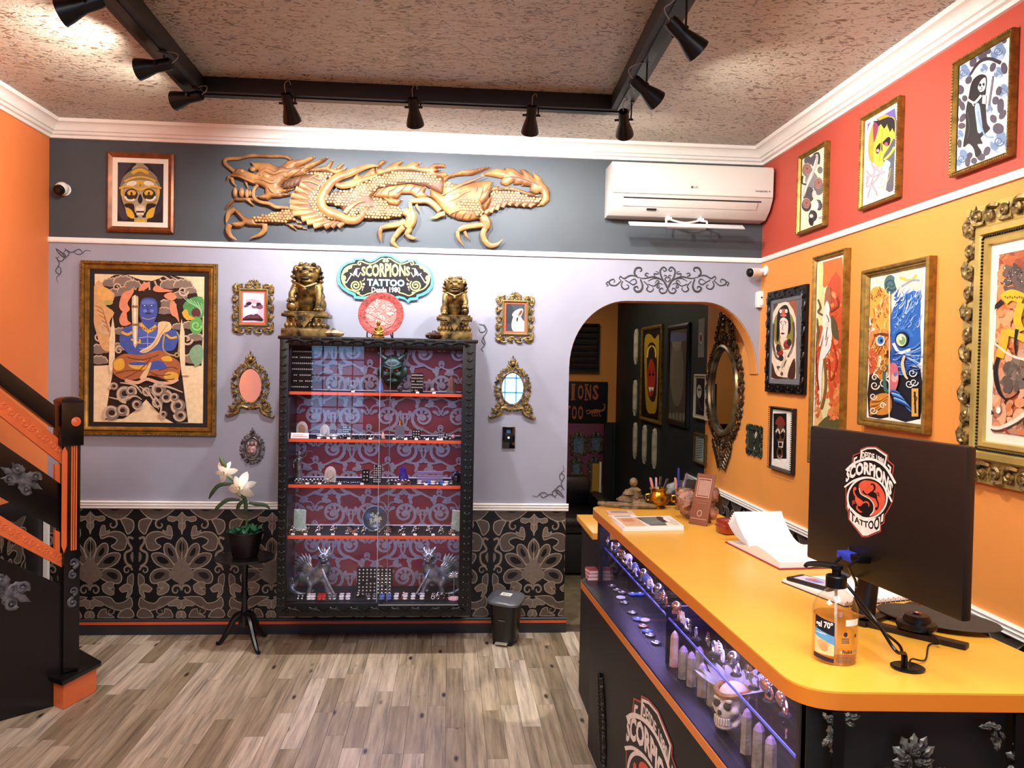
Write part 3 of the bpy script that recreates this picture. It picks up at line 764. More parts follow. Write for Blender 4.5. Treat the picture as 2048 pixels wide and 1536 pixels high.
for i,z in enumerate([iz1]+[z-CZ0-.02 for z in SZ[:4]]):
    L = bpy.data.lights.new('shelf_led','AREA');L.shape = 'RECTANGLE';L.size = ix1-ix0;L.size_y = .05;L.energy = CAB_W;L.color = (.62,.62,1)
    o = bpy.data.objects.new('shelf_led',L);COL.objects.link(o);o.parent = cab;o.location = (0,.20,z-.02)

# ---------------------------------------------------------------- things on the shelves
M_pearl = mat('pearl_white','#e4e2ec',.3);M_silver = mat('silver','#c4c6cc',.22,metal=.95,var=.1);M_velvet = mat('black_velvet','#0b0b10',.8)
M_card = mat('price_card','#eceaf2',.6);M_skin = mat('silicone_skin','#d8a78e',.5,var=.1);M_pale = mat('pale_resin','#e2dcda',.45,var=.06)
M_pew = mat('pewter','#5f6168',.34,metal=.7,vs=22,col2='#9ba0aa');M_ambr = mat('brown_glaze','#2c120a',.15,spec=.7,var=.3,coat=.6)
def shelf_pt(px,k,y): return Vector((at(px,900,Y=y).x,y,SZ[k]))
YS = [CYF+.10,CYF+.09,CYF+.09,CYF+.09,CYF+.08]
GJ = ['jewellery on the top shelf','jewellery on the second shelf','jewellery on the third shelf','jewellery on the fourth shelf','jewellery on the cabinet floor']
ORD = ['top','second','third','fourth','bottom']
# price tags: folded white cards
tg0 = None
TGN = {}
def price_tag(px,k,y=None,w=.018):
    global tg0;TGN[k] = TGN.get(k,-1)+1
    M = T(shelf_pt(px,k,y or CYF+.055))
    lb = 'small white price card, %s from the left on the %s shelf' % (nth(TGN[k]),ORD[k])
    if tg0 is None:
        tg0 = thing('price_tag',lb,'price tag',M,'price cards, %s shelf' % ORD[k])
        MB().add([(-w/2,0,0),(w/2,0,0),(w/2,.005,.009),(-w/2,.005,.009),(w/2,.009,0),(-w/2,.009,0)],[(0,1,2,3),(3,2,4,5),(0,5,4,1)]).build('card',M_card,tg0,smooth=0)
        MB().box(-w*.3,.0015,.0042,w*.3,.0022,.0052).build('print_line',M_velvet,tg0,smooth=0)
    else: dup(tg0,M,lb,'price cards, %s shelf' % ORD[k])
for px in (570,704,833,866): price_tag(px,0,CYF+.05)
for px in (637,656,668,697,740,788,811,832,854,876,882): price_tag(px,1,CYF+.05)
for px in (615,640,680,725,799,853,890): price_tag(px,2,CYF+.05)
for px in (588,613,640,668,714,778,810,833,869,910): price_tag(px,3,CYF+.05)
# jewellery: rings, ear plugs, studs
def ring_mb(r,t): return MB().tube([(r*math.cos(a),0,r+r*math.sin(a)) for a in [2*PI*i/18 for i in range(18)]],t,6,True)
J = {}
COLR = {'silver': M_silver,'white': M_pearl,'black': mat('black_steel','#15151a',.2,metal=.6),'red': mat('red_enamel','#c02a20',.3),'blue': mat('blue_stone','#5a78d8',.2),'gold': mat('rose_gold','#d09a78',.25,metal=.8)}
def jewel(kind,colr,P,k,rz=0.,lb=None,px=None):
    key = (kind,colr);lb = lb or {'ring': 'small %s ring standing %s the %s shelf','plug': 'round %s ear plug lying %s the %s shelf','stud': '%s ball stud %s the %s shelf'}[kind] % ({'gold': 'rose gold'}.get(colr,colr),side(px or 700,576,922),ORD[k])
    M = T(P) @ rotz(rz) @ Matrix.Scale(1.25,4);g = '%s %ss, %s shelf' % (colr,kind,ORD[k])
    if key in J: return dup(J[key],M,lb,g)
    t = thing({'ring': 'ring','plug': 'ear_plug','stud': 'stud'}[kind],lb,{'ring': 'ring','plug': 'ear plug','stud': 'stud'}[kind],M,g);J[key] = t;m = COLR[colr]
    if kind == 'ring':
        ring_mb(.008,.0016).build('band',m,t);MB().lathe([(0,0),(.004,.001),(.005,.003),(.002,.005),(0,.0052)],8,M=T(0,0,.0165)).build('stone',M_pearl if colr != 'white' else M_silver,t)
    elif kind == 'plug':
        MB().lathe([(.006,0),(.011,.001),(.011,.004),(.009,.006),(.009,.010),(.011,.012),(.011,.015),(.005,.015),(.005,0)],16).build('barrel',m,t)
        MB().lathe([(0,.0125),(.005,.0125),(.005,.0135),(0,.0145)],12).build('inlay',M_silver,t)
    else:
        MB().ell((0,0,.004),.004,10,7).build('ball',m,t);MB().tube([(0,.003,.004),(0,.012,.004)],.001,6).build('post',M_silver,t)
    return t
rj = random.Random(3)
def row(kind,cols,px0,px1,n,k,y,jy=.0):
    for i in range(n):
        px = px0+(px1-px0)*(i+.5)/n+rj.uniform(-.8,.8)
        P = shelf_pt(px,k,y+jy*rj.uniform(-1,1));jewel(kind,cols[i % len(cols)],P,k,rj.uniform(-.5,.5),'%s, %s in its row %s the %s shelf' % (jname(kind,cols[i % len(cols)]),nth(i),side((px0+px1)/2,576,922),ORD[k]),px)
row('ring',['silver','silver','black'],672,762,12,1,CYF+.085,.01);row('stud',['silver','white'],782,905,14,1,CYF+.1,.015)
row('ring',['silver'],590,660,10,2,CYF+.09,.02);row('stud',['silver','blue'],668,724,12,2,CYF+.1,.02);row('ring',['silver','black'],775,822,7,2,CYF+.08,.015);row('plug',['white','silver','blue'],836,908,8,2,CYF+.09,.012)
for i,px in enumerate((588,613,640,668,700,714,732,757,779,806,833,860,886,908)):
    for q in range(4):
        P = shelf_pt(px+q*1.5+(0 if q % 2 else -3.5),3,CYF+.08+.05*q);kd = 'plug' if i in (8,13,5,4) else 'ring';c = ('silver','gold','silver','black')[(i+q) % 4] if i > 1 else 'gold'
        jewel(kd,c,P,3,.4,'%s, %s of the %s cluster, fourth shelf' % (jname(kd,c),('front','second','third','back')[q],nth(i)),px)
for i,(px,c,kk) in enumerate(((600,'white','stud'),(608,'white','stud'),(622,'white','plug'),(630,'white','plug'),(643,'red','plug'),(651,'red','plug'),(664,'silver','plug'),(672,'silver','plug'),(687,'white','plug'),(700,'white','plug'),(720,'black','ring'),(741,'silver','plug'),(753,'silver','plug'),(768,'blue','plug'),(782,'blue','plug'),(797,'white','plug'),(811,'red','ring'),(815,'white','plug'),(831,'white','plug'),(849,'white','plug'),(871,'white','ring'),(880,'silver','ring'),(893,'gold','stud'),(902,'gold','stud'))):
    for q in range(2): jewel(kk,c,shelf_pt(px+q*1.2,4,CYF+.06+.05*q),4,.3,'%s, %s of the %s pair along the cabinet floor' % (jname(kk,c),('front','back')[q],nth(i)),px)
# display boards with rows of studs
def stud_board(px,k,w,h,rows,cols,label,y=None,tilt=.18,mm=None,rr=.005,rings=False):
    P = shelf_pt(px,k,y or YS[k]+.06)
    M = T(P) @ Matrix.Rotation(-tilt,4,'X') @ FR
    t = thing('stud_board',label,'jewellery display',M)
    MB().box(-w/2,0,-.004,w/2,h,.004).build('panel',mm or M_velvet,t,bev=.001)
    MB().add([(-w*.3,0,-.004),(w*.3,0,-.004),(w*.3,.004,-.04),(-w*.3,.004,-.04),(0,h*.6,-.004)],[(0,3,2,1),(0,4,3),(1,2,4),(3,4,2)]).build('easel',M_velvet,t,smooth=0)
    n = 0
    for r in range(rows):
        for c in range(cols):
            if rj.random() < .1: continue
            x = -w/2+w*(c+.7)/(cols+.4);v = h-h*(r+.7)/(rows+.4)
            if rings and r > 1 and c > cols*.45:
                o = MB().tube([(x+.007*math.cos(q),v+.007*math.sin(q),.006) for q in [2*PI*i/14 for i in range(14)]],.0016,5,True).build('ring',M_silver,t)
            elif n == 0 or True:
                if 'stud' not in t: so = MB().ell((0,0,0),(rr,rr,rr),7,5).build('stud',M_pearl,t);t['stud'] = 1;st = so
                else: so = st.copy();COL.objects.link(so);so.parent = t
                so.location = (x,v,.0055)
            n += 1
    return t
stud_board(602,0,.125,.25,7,11,'large black tiered board of pearl studs at the left end of the top shelf',CYF+.10,.1)
stud_board(832,0,.07,.115,6,7,'small black board of silver studs on the right of the top shelf',CYF+.12)
stud_board(693,1,.05,.066,5,4,'black stud board between white plates and rings on the second shelf',CYF+.15)
stud_board(832,1,.048,.052,3,3,'small dark stand with silver bars on the second shelf',CYF+.13)
stud_board(886,1,.058,.036,2,5,'low black tray board at the right of the second shelf',CYF+.12,.7)
stud_board(732,2,.042,.075,3,2,'narrow brown stud board left of the tall one on the third shelf',CYF+.13)
stud_board(755,2,.05,.108,8,4,'tall black stud board at the centre of the third shelf',CYF+.10)
stud_board(753,4,.205,.165,8,9,'wide black board of rings and studs on the cabinet floor',CYF+.12,.12,rings=True)
# ear, mouth and head models
def ear_mb(s):
    b = MB();b.ell((0,0,0),(.6*s,s,.28*s),12,8)
    b.tube(catmull([(-.25*s,-.9*s,.2*s),(.45*s,-.5*s,.28*s),(.62*s,.3*s,.3*s),(.2*s,.9*s,.3*s),(-.35*s,.7*s,.26*s),(-.5*s,.2*s,.2*s)],4),.13*s,8)
    b.tube(catmull([(.2*s,-.3*s,.3*s),(.32*s,.2*s,.32*s),(0,.55*s,.3*s),(-.2*s,.3*s,.28*s)],4),.09*s,6);b.ell((-.05*s,-.75*s,.15*s),(.25*s,.28*s,.18*s),8,6);return b
def ear_model(px,k,s,label,y=None,m=None,base=True,lift=0.):
    P = shelf_pt(px,k,y or YS[k]+.05);M = T(P) @ FR
    t = thing('ear_model',label,'display model',M)
    MB().prism([(v[0],v[1]) for v in arc(0,s*1.35,s*.95,s*1.3,0,PI,12)]+[(-s*.95,0),(s*.95,0)],-.012,-.002).build('plaque',M_pale,t,bev=.001)
    sculpt(ear_mb(s*.85),s*.07,2).add([],[]).build('ear',m or M_skin,t).location = (0,s*1.35,.002)
    return t
ear_model(603,1,.034,'pinkish ear model on a white plaque at the left end of the second shelf')
ear_model(649,1,.028,'white ear model behind the small plates on the second shelf',m=M_pale)
ear_model(661,2,.034,'white head-shaped ear model on the third shelf',m=M_pale)
def card(px,k,w,h,label,m=None,y=None):
    t = thing('display_card',label,'card',T(shelf_pt(px,k,y or CYF+.06)) @ Matrix.Rotation(-.3,4,'X') @ FR)
    MB().box(-w/2,0,-.001,w/2,h,.001).build('sheet',m or M_card,t)
    MB().box(-w*.4,h*.25,.001,w*.4,h*.4,.0014).build('print',mat('pink_print','#c89080',.6),t);MB().box(-w*.4,h*.55,.001,w*.2,h*.65,.0014).build('print',mat('pink_print','#c89080',.6),t)
card(599,1,.10,.032,'cream printed card in front of the ear model, second shelf')
def dish(px,k,r,label,y):
    t = thing('small_dish',label,'dish',T(shelf_pt(px,k,y)))
    MB().lathe([(0,0),(r*.5,0),(r*.55,.004),(r,.014),(r*.98,.016),(r*.55,.008),(0,.006)],22).build('bowl',M_pale,t);MB().ell((0,0,.012),(r*.35,r*.35,.008),12,6).build('gem',M_pearl,t)
dish(641,1,.024,'left of two small white dishes on the second shelf',CYF+.1);dish(667,1,.03,'right of two small white dishes on the second shelf',CYF+.1)
def ball(px,k,r,label,m,y=None):
    t = thing('stone_ball',label,'ornament',T(shelf_pt(px,k,y or YS[k]+.02)))
    MB().lathe([(r*.5,0),(r*.6,.004),(r*.35,.008),(0,.008)],14).build('ring_stand',M_silver,t);MB().ell((0,0,r+.005),r,18,12).build('ball',m,t)
M_agate = mat('agate','#b8b4c8',.15,vs=60,col2='#6a6480',coat=.4)
ball(656,0,.012,'small pale stone ball left of the perfume-like one, top shelf',M_agate);ball(702,0,.018,'lilac stone ball with tiny card, top shelf',M_agate);ball(798,0,.017,'dark speckled stone ball right of the blue figure, top shelf',mat('dark_agate','#2d2c34',.2,vs=60,col2='#7a7682'));ball(906,1,.012,'tiny pink ball at the right end of the second shelf',mat('pink_stone','#c890a0',.2,vs=40,col2='#e8c0c8'))
ball(863,0,.012,'small white egg stone near the crystal, top shelf',M_pearl)
def crystal(px,k,h,r,label,m,base,y=None):
    t = thing('crystal',label,'crystal',T(shelf_pt(px,k,y or YS[k]+.03)))
    rr = random.Random(px);b = MB();
    for i in range(5):
        s = 1 if i == 0 else rr.uniform(.35,.7);dx,dy = (0,0) if i == 0 else (rr.uniform(-.6,.6)*r,rr.uniform(-.6,.6)*r)
        b.lathe([(r*.55*s,.012),(r*.7*s,h*.5*s),(r*.5*s,h*.8*s),(0,h*s)],6,M=T(dx,dy,0) @ Matrix.Rotation(rr.uniform(-.15,.15),4,'Y'))
    b.build('point',m,t,smooth=0);MB().lathe([(r*1.1,0),(r*1.1,.012),(r,.016),(0,.016)],18).build('base',base,t)
crystal(901,0,.105,.026,'tall clear crystal on a grey base at the right of the top shelf',mat('smoky_quartz','#a8837a',.1,spec=.8,var=.2,vs=40),mat('grey_stone','#7d7c84',.6))
crystal(807,2,.105,.034,'violet amethyst cluster on a wooden base, third shelf',mat('amethyst','#4438a8',.12,spec=.9,var=.4,vs=60),mat('wood_base','#6a2c1a',.4))
# figures
def lady(px,k,h,label,m):
    t = thing('figurine',label,'figurine',T(shelf_pt(px,k,YS[k]+.03)));s = h
    b = MB();b.lathe([(.13*s,.05*s),(.12*s,.2*s),(.085*s,.42*s),(.07*s,.52*s),(.095*s,.68*s),(.085*s,.76*s),(.03*s,.8*s),(.03*s,.84*s)],14,sy=.75)
    b.ell((0,0,.9*s),(.055*s,.06*s,.075*s),12,8);b.tube([(.08*s,0,.75*s),(.2*s,-.03*s,.83*s),(.26*s,-.05*s,.99*s)],[.035*s,.028*s,.02*s],8);b.tube([(-.08*s,0,.75*s),(-.16*s,-.05*s,.6*s),(-.12*s,-.12*s,.45*s)],[.035*s,.028*s,.02*s],8)
    for i in range(7): a = i*.9;b.tube([(.11*s*math.cos(a),.085*s*math.sin(a),.06*s),(.07*s*math.cos(a+.2),.05*s*math.sin(a+.2),.5*s)],[.02*s,.01*s],6)
    sculpt(b,s*.022,2).build('body',m,t)
    MB().lathe([(.17*s,0),(.17*s,.03*s),(.14*s,.06*s),(0,.06*s)],16).build('base',mat('wood_base','#6a2c1a',.4),t)
    q = MB();cx = .26*s;q.tube([(cx-.16*s,-.05*s,.98*s),(cx+.16*s,-.05*s,.98*s)],.01*s,6)
    for sg in (-1,1):
        for dx in (-.05,.05): q.tube([(cx+sg*.15*s,-.05*s,.98*s),(cx+sg*.15*s+dx*s,-.05*s,.76*s)],.004*s,4)
        q.lathe([(0,0),(.05*s,.012*s),(.055*s,.02*s)],12,M=T(cx+sg*.15*s,-.05*s,.75*s))
    q.build('scales',m,t)
lady(598,2,.185,'silver robed figure raising a pair of scales, third shelf',M_pew)
def fig_flame(px,k,h,label,m):
    t = thing('figurine',label,'figurine',T(shelf_pt(px,k,YS[k]+.01)));b = MB()
    for i in range(7): a = i*.9;b.tube(catmull([(.25*h*math.cos(a),.2*h*math.sin(a),.06*h),(.16*h*math.cos(a+.8),.14*h*math.sin(a+.8),.35*h),(.03*h*math.cos(a),0,(.7+.04*i)*h)],4),[.07*h,.06*h,.02*h],6)
    b.ell((0,0,.3*h),(.14*h,.12*h,.3*h),10,8);sculpt(b,h*.04,2).build('body',m,t);MB().lathe([(.34*h,0),(.34*h,.05*h),(.26*h,.08*h),(0,.08*h)],18).build('base',M_pew,t)
fig_flame(758,0,.085,'blue glass flame figure at the centre of the top shelf',mat('blue_glass','#7d9cf0',.1,spec=.8));fig_flame(765,1,.05,'small pink lotus flame on the second shelf',mat('pink_glass','#e0a090',.2));fig_flame(630,2,.04,'dark glossy beetle-like stone beside the white head, third shelf',mat('dark_beetle','#1d2a26',.15,var=.4,vs=80))
t = thing('tombstone_stand','blue grey arch-topped stand with gold top, second shelf','jewellery display',T(shelf_pt(799,1,YS[1]+.05)) @ FR)
MB().prism(arc(0,.055,.028,.024,0,PI,12)+[(-.028,0),(.028,0)],-.006,.006).build('slab',mat('blue_grey_stone','#7d82a0',.4,var=.1),t);MB().lathe([(.009,0),(.006,.014),(.002,.03),(0,.04)],10,M=T(0,.075,0) @ Matrix.Rotation(-PI/2,4,'X')).build('finial',M_gold,t)
for i in range(5): MB().ell((-.01+.006*i,.01+.005*(i % 3),.007),.0025,6,5).build('stud',M_pearl,t)
t = thing('slatted_stand','lilac slatted ring stand at the right of the third shelf','jewellery display',T(shelf_pt(861,2,YS[2]+.06)))
for i in range(3): MB().box(-.075,.012*i,.004+.022*i,.075,.012*i+.012,.004+.022*i+.015).build('slat',mat('lilac_slat','#9a86b8',.5),t,bev=.001)
for x in (-.07,.07): MB().box(x-.003,-.001,0,x+.003,.05,.004).build('foot',M_velvet,t)
t = thing('bell_jar','small dark dome ornament at the right end of the third shelf','ornament',T(shelf_pt(914,2,YS[2]+.05)))
MB().lathe([(.03,.008),(.031,.035),(.024,.055),(.008,.066),(.006,.075),(0,.078)],20).build('dome',mat('dark_blue_glaze','#10162c',.15),t);MB().lathe([(.036,0),(.036,.008),(0,.008)],20).build('base',M_velvet,t)
# ivory style carvings, plate on stand
for px,side in ((601,'left'),(917,'right')):
    t = thing('openwork_carving','white openwork carving at the %s end of the fourth shelf' % side,'carving',T(shelf_pt(px,3,YS[3]+.08)) @ FR)
    b = MB();rr = random.Random(px)
    b.prism([(-.034,.012),(.034,.012),(.036,.12),(-.03,.125)],-.008,.004)
    for i in range(40): b.spiral((rr.uniform(-.028,.03),rr.uniform(.018,.118)),.008,.002,rr.uniform(0,6),rr.choice((-1,1)),.0035,8,5,z=.006)
    b.build('relief',mat('bone_white','#c9dcd6',.4,var=.1,vs=60),t);MB().box(-.04,0,-.014,.04,.012,.012).build('base',mat('bone_white','#c9dcd6',.4,var=.1,vs=60),t,bev=.002)
t = thing('decorative_plate','round silver plate with a dragon centre standing on the fourth shelf','plate',T(shelf_pt(752,3,YS[3]+.06)) @ Matrix.Rotation(-.18,4,'X') @ FR @ T(0,.076,0))
MB().lathe([(0,-.004),(.04,-.004),(.072,.006),(.074,.008),(.07,.009),(.046,.002),(0,.001)],40).build('dish',mat('plate_grey_blue','#4a5068',.2,metal=.5,var=.2,vs=30),t)
MB().tube([(.072*math.cos(i*PI/20),.072*math.sin(i*PI/20),.008) for i in range(40)],.0025,6,True).build('rim',M_silver,t)
b = MB();rr = random.Random(5)
for i in range(26): q = rr.uniform(0,6.3);r = rr.uniform(.004,.034);b.spiral((r*math.cos(q),r*math.sin(q)),.008,.002,q,rr.choice((-1,1)),.003,8,5,z=.003)
b.build('dragon_relief',mat('bone_white','#c9dcd6',.4,var=.1,vs=60),t)
b = MB()
for sg in (-1,1): b.tube(catmull([(sg*.03,-.072,.02),(sg*.03,-.07,-.004),(sg*.028,-.02,-.02),(sg*.03,-.08,-.05)],5),.0025,6)
b.build('stand',M_pew,t)
# winged dragons on the cabinet floor
def dragon_figure(px,sg,label):
    t = thing('dragon_figurine',label,'figurine',T(shelf_pt(px,4,CYF+.17)) @ Matrix.Diagonal((sg,1,1,1)))
    b = MB()
    b.tube(catmull([(-.11,.02,.10),(-.05,0,.09),(.0,-.01,.11),(.035,-.02,.16),(.03,-.03,.20)],6),[.02,.046,.052,.042,.03],12)
    b.tube(catmull([(-.10,.02,.095),(-.14,.03,.05),(-.15,.0,.025),(-.11,-.03,.012),(-.05,-.03,.01)],6),[.026,.022,.018,.012,.004],8)
    for dx,dy,fx in ((.03,-.04,.07),(.02,.03,.04),(-.06,-.04,-.05),(-.07,.035,-.05)):
        b.tube([(dx,dy*.6,.10),(dx+.025,dy,.06),(fx,dy,.012)],[.026,.018,.012],8);b.ell((fx+.010,dy-.004,.009),(.022,.016,.009),8,6)
    b.ell((.036,-.04,.222),(.032,.036,.030),12,8);b.ell((.042,-.076,.215),(.024,.022,.014),10,6);b.ell((.042,-.072,.190),(.019,.022,.008),10,6)
    for sx in (-1,1): b.ell((.036+sx*.02,-.066,.236),(.013,.012,.009),8,6)
    sculpt(b,.0048,3).build('body',M_pew,t)
    def fan(nm,o,n,a0,da,l,w):
        q = MB()
        for i in range(n): q.petal(l*(1-.05*abs(i-n/2)),w,.005,T(*o) @ Matrix.Rotation(PI/2,4,'X') @ rotz(a0+da*i) @ Matrix.Rotation(.25,4,'Y'),lob=1)
        q.build(nm,M_pew,t)
    fan('wing',(-.05,.02,.13),8,1.7,.2,.13,.015);fan('wing',(-.02,-.03,.13),6,2.1,.2,.09,.012);fan('mane',(.036,-.02,.22),13,-.7,.38,.062,.010);fan('tail_tuft',(-.14,.01,.05),6,2.0,.3,.06,.010)
    q = MB()
    for sx in (-1,1): q.tube(catmull([(.036+sx*.014,-.045,.245),(.036+sx*.03,-.03,.268),(.03+sx*.03,0,.28)],4),[.007,.005,.001],6)
    q.build('horns',M_pew,t)
    e = MB();[e.ell((.036+sx*.018,-.074,.228),.006,8,6) for sx in (-1,1)];e.ell((.042,-.088,.201),(.016,.008,.006),8,5);e.build('eye',M_velvet,t)
    MB().tube(catmull([(.03,-.06,.16),(.06,-.075,.10),(.11,-.075,.012)],5),[.007,.006,.005],6).build('sceptre',M_silver,t)
dragon_figure(640,1,'pewter winged dragon figure at the left of the cabinet floor');dragon_figure(874,-1,'pewter winged dragon figure at the right of the cabinet floor')
t = thing('incense_holder','tall thin silver stand at the right corner of the cabinet floor','ornament',T(shelf_pt(913,4,CYF+.06)))
MB().lathe([(.034,0),(.03,.01),(.012,.014),(0,.015)],18).build('foot',mat('pink_stone','#c890a0',.2,vs=40,col2='#e8c0c8'),t);MB().tube([(0,0,.012),(0,0,.13)],.003,8).build('stem',M_silver,t)
b = MB();[b.petal(.035,.008,.004,T(0,0,.13) @ Matrix.Rotation(PI/2,4,'X') @ rotz(i*PI/5)) for i in range(6)];b.build('crown',M_silver,t)
# dark green horned mask against the lining, top shelf
t = thing('demon_mask','dark green horned mask with red eyes behind the top shelf','mask',T(at(785,742,Y=D-.085)) @ BACK)
b = MB();b.ell((0,0,0),(.072,.10,.04),18,12);b.ell((0,-.015,.04),(.016,.03,.02),10,8);b.ell((0,-.06,.03),(.035,.014,.018),10,8);b.tube(catmull([(-.055,.03,.03),(-.02,.015,.045),(0,.012,.045),(.02,.015,.045),(.055,.03,.03)],4),.011,8)
for sg in (-1,1): b.ell((sg*.035,-.025,.03),(.022,.018,.016),10,8);b.ell((sg*.078,-.005,0),(.014,.035,.012),8,6)
sculpt(b,.006,3).build('face',mat('green_bronze','#121c16',.3,metal=.3,vs=20,col2='#34503c'),t)
for sg in (-1,1):
    MB().tube(catmull([(sg*.04,.07,.015),(sg*.075,.10,.02),(sg*.08,.14,.01),(sg*.06,.165,0)],5),[.015,.012,.008,.002],8).build('horn',mat('green_bronze','#1b2a20',.3),t);MB().ell((sg*.028,.004,.041),(.009,.006,.005),10,6).build('eye',mat('red_glass_eye','#d83028',.15),t)
# ================================================================ on the back wall
def px_frame(pts_off):
    pass
def picture(name,label,side,off,tl,tr,br,bl,prof,fm,mat_w=0,matm=None,cat='picture',group=None,art=None,artz=.012,crop=None,ground=None,back=.0,extra=None):
    """framed picture: profile (inset, height) from outer edge; returns thing, frame matrix, w, h"""
    M,w,h = wall_rect(side,off,tl,tr,br,bl)
    t = thing(name,label,cat,M,group)
    b = MB();ring_profile(b,w,h,[(0,.001)]+prof);fr = b.build('frame',fm,t,smooth=35)
    ins = prof[-1][0];iw,ih = w-2*ins,h-2*ins
    MB().box(-w/2+.004,-h/2+.004,.0008,w/2-.004,h/2-.004,.004).build('backing',M_black,t,smooth=0)
    if mat_w:
        b = MB();ring_profile(b,iw+.004,ih+.004,[(0,artz-.001),(0,artz+.0025),(mat_w+.002,artz+.0025),(mat_w+.004,artz-.001)]);b.build('mount',matm,t,smooth=0)
    a = Art(M,artz,crop or (0,0,1.))
    g = lin(ground or '#eeeeee');a.raw([(-iw/2,-ih/2),(iw/2,-ih/2),(iw/2,ih/2),(-iw/2,ih/2)],g,mapped=True)
    # keep the print inside the frame opening
    W2,H2 = iw/2-mat_w-.001,ih/2-mat_w-.001
    op = a.p
    a.p = lambda x,y: (lambda q: (min(W2,max(-W2,q[0])),min(H2,max(-H2,q[1]))))(op(x,y))
    if art: art(a)
    a.build('artwork',M_ink,t,smooth=0)
    return t,M,w,h
M_ink = vmat('printed_paper',.45,.35,grain=.1)
M_wood_f = mat('reddish_gilt_wood','#7a4320',.35,metal=.35,var=.3,vs=18)
M_mat_w = mat('white_mount','#ece4d4',.7)

def skull_gold(a):
    Y,O,G,Dk,Wt = '#d9a72c','#a8791e','#8a8062','#17121a','#e8dfd0'
    a.ell(400,700,160,520,'#3a3440');a.ell(900,650,160,480,'#2e2834');a.ell(650,760,330,470,'#1a151c')
    a.poly([575,255,715,255,712,300,690,320,600,320,578,300],G,3);a.poly([600,310,700,310,780,400,520,400],'#9c9070',3)
    a.poly([520,400,650,350,780,400,880,470,940,580,955,680,650,560,345,680,355,570,410,480],'#7f7560',3)
    a.poly([505,440,600,385,700,385,790,440,760,470,650,425,540,470],Y,3)
    a.line([400,590,500,540,650,515,800,540,900,590],30,Y);a.line([380,520,500,480,650,470,800,480,920,520],12,O)
    a.poly([345,690,430,600,650,560,870,600,960,690,955,860,900,1000,860,1160,770,1190,750,1260,650,1275,560,1250,545,1180,445,1150,400,1000,350,850],'#a5997c',3)
    a.ell(510,625,85,42,Wt,-.2);a.ell(790,625,85,42,Wt,.2);a.poly([580,590,650,570,715,590,650,720],Y);a.ell(650,655,22,30,O)
    for sx in (1,-1):
        X = lambda L: [v if i % 2 else 650+sx*(v-650) for i,v in enumerate(L)]
        e = lambda x,y,rx,ry,c: a.ell(650+sx*(x-650),y,rx,ry,c)
        a.line(X([310,700,420,672,520,680,640,735]),34,Y);a.line(X([320,715,420,695,520,700,630,750]),8,Dk)
        e(505,800,105,92,'#241a14');e(512,775,72,48,Y);e(512,778,20,22,'#0c0808');e(510,840,55,40,'#3a2c18');e(525,768,6,6,Wt)
        a.line(X([405,830,440,880,500,895,560,880]),30,Wt);a.line(X([380,880,440,930,530,930]),26,O);a.poly(X([400,950,540,950,560,1050,620,1160,560,1170,500,1060,410,1000]),Dk,2)
        a.poly(X([420,1010,510,1050,560,1150,530,1190,450,1150]),Y,2);a.ell(650+sx*(355-650),760,22,70,Y)
        e(640-40,1060,12,26,Wt);e(640-10,1062,13,28,Wt);e(620,1225,40,22,Y)
    a.poly([650,790,690,880,670,940,650,950,630,940,612,880],Dk,3);a.poly([585,985,715,985,740,1060,700,1110,600,1110,560,1060],'#c9b98e',2)
    for i in range(6): a.ell(597+21*i,1040,9,26,Wt);a.ell(600+20*i,1115,8,22,Wt)
    a.poly([580,1068,720,1068,715,1092,590,1092],Dk);a.line([560,1225,620,1240,650,1225,690,1240,745,1220],22,Y)
picture('framed_print','gold skull picture in a bronze frame left of the carved dragon',BACK,.02,(213,301),(347,308.5),(347,467),(212,462),[(0,.018),(.012,.026),(.022,.02),(.034,.014)],M_wood_f,.026,M_mat_w,art=skull_gold,crop=(200,290,8.08),ground='#1b161c')

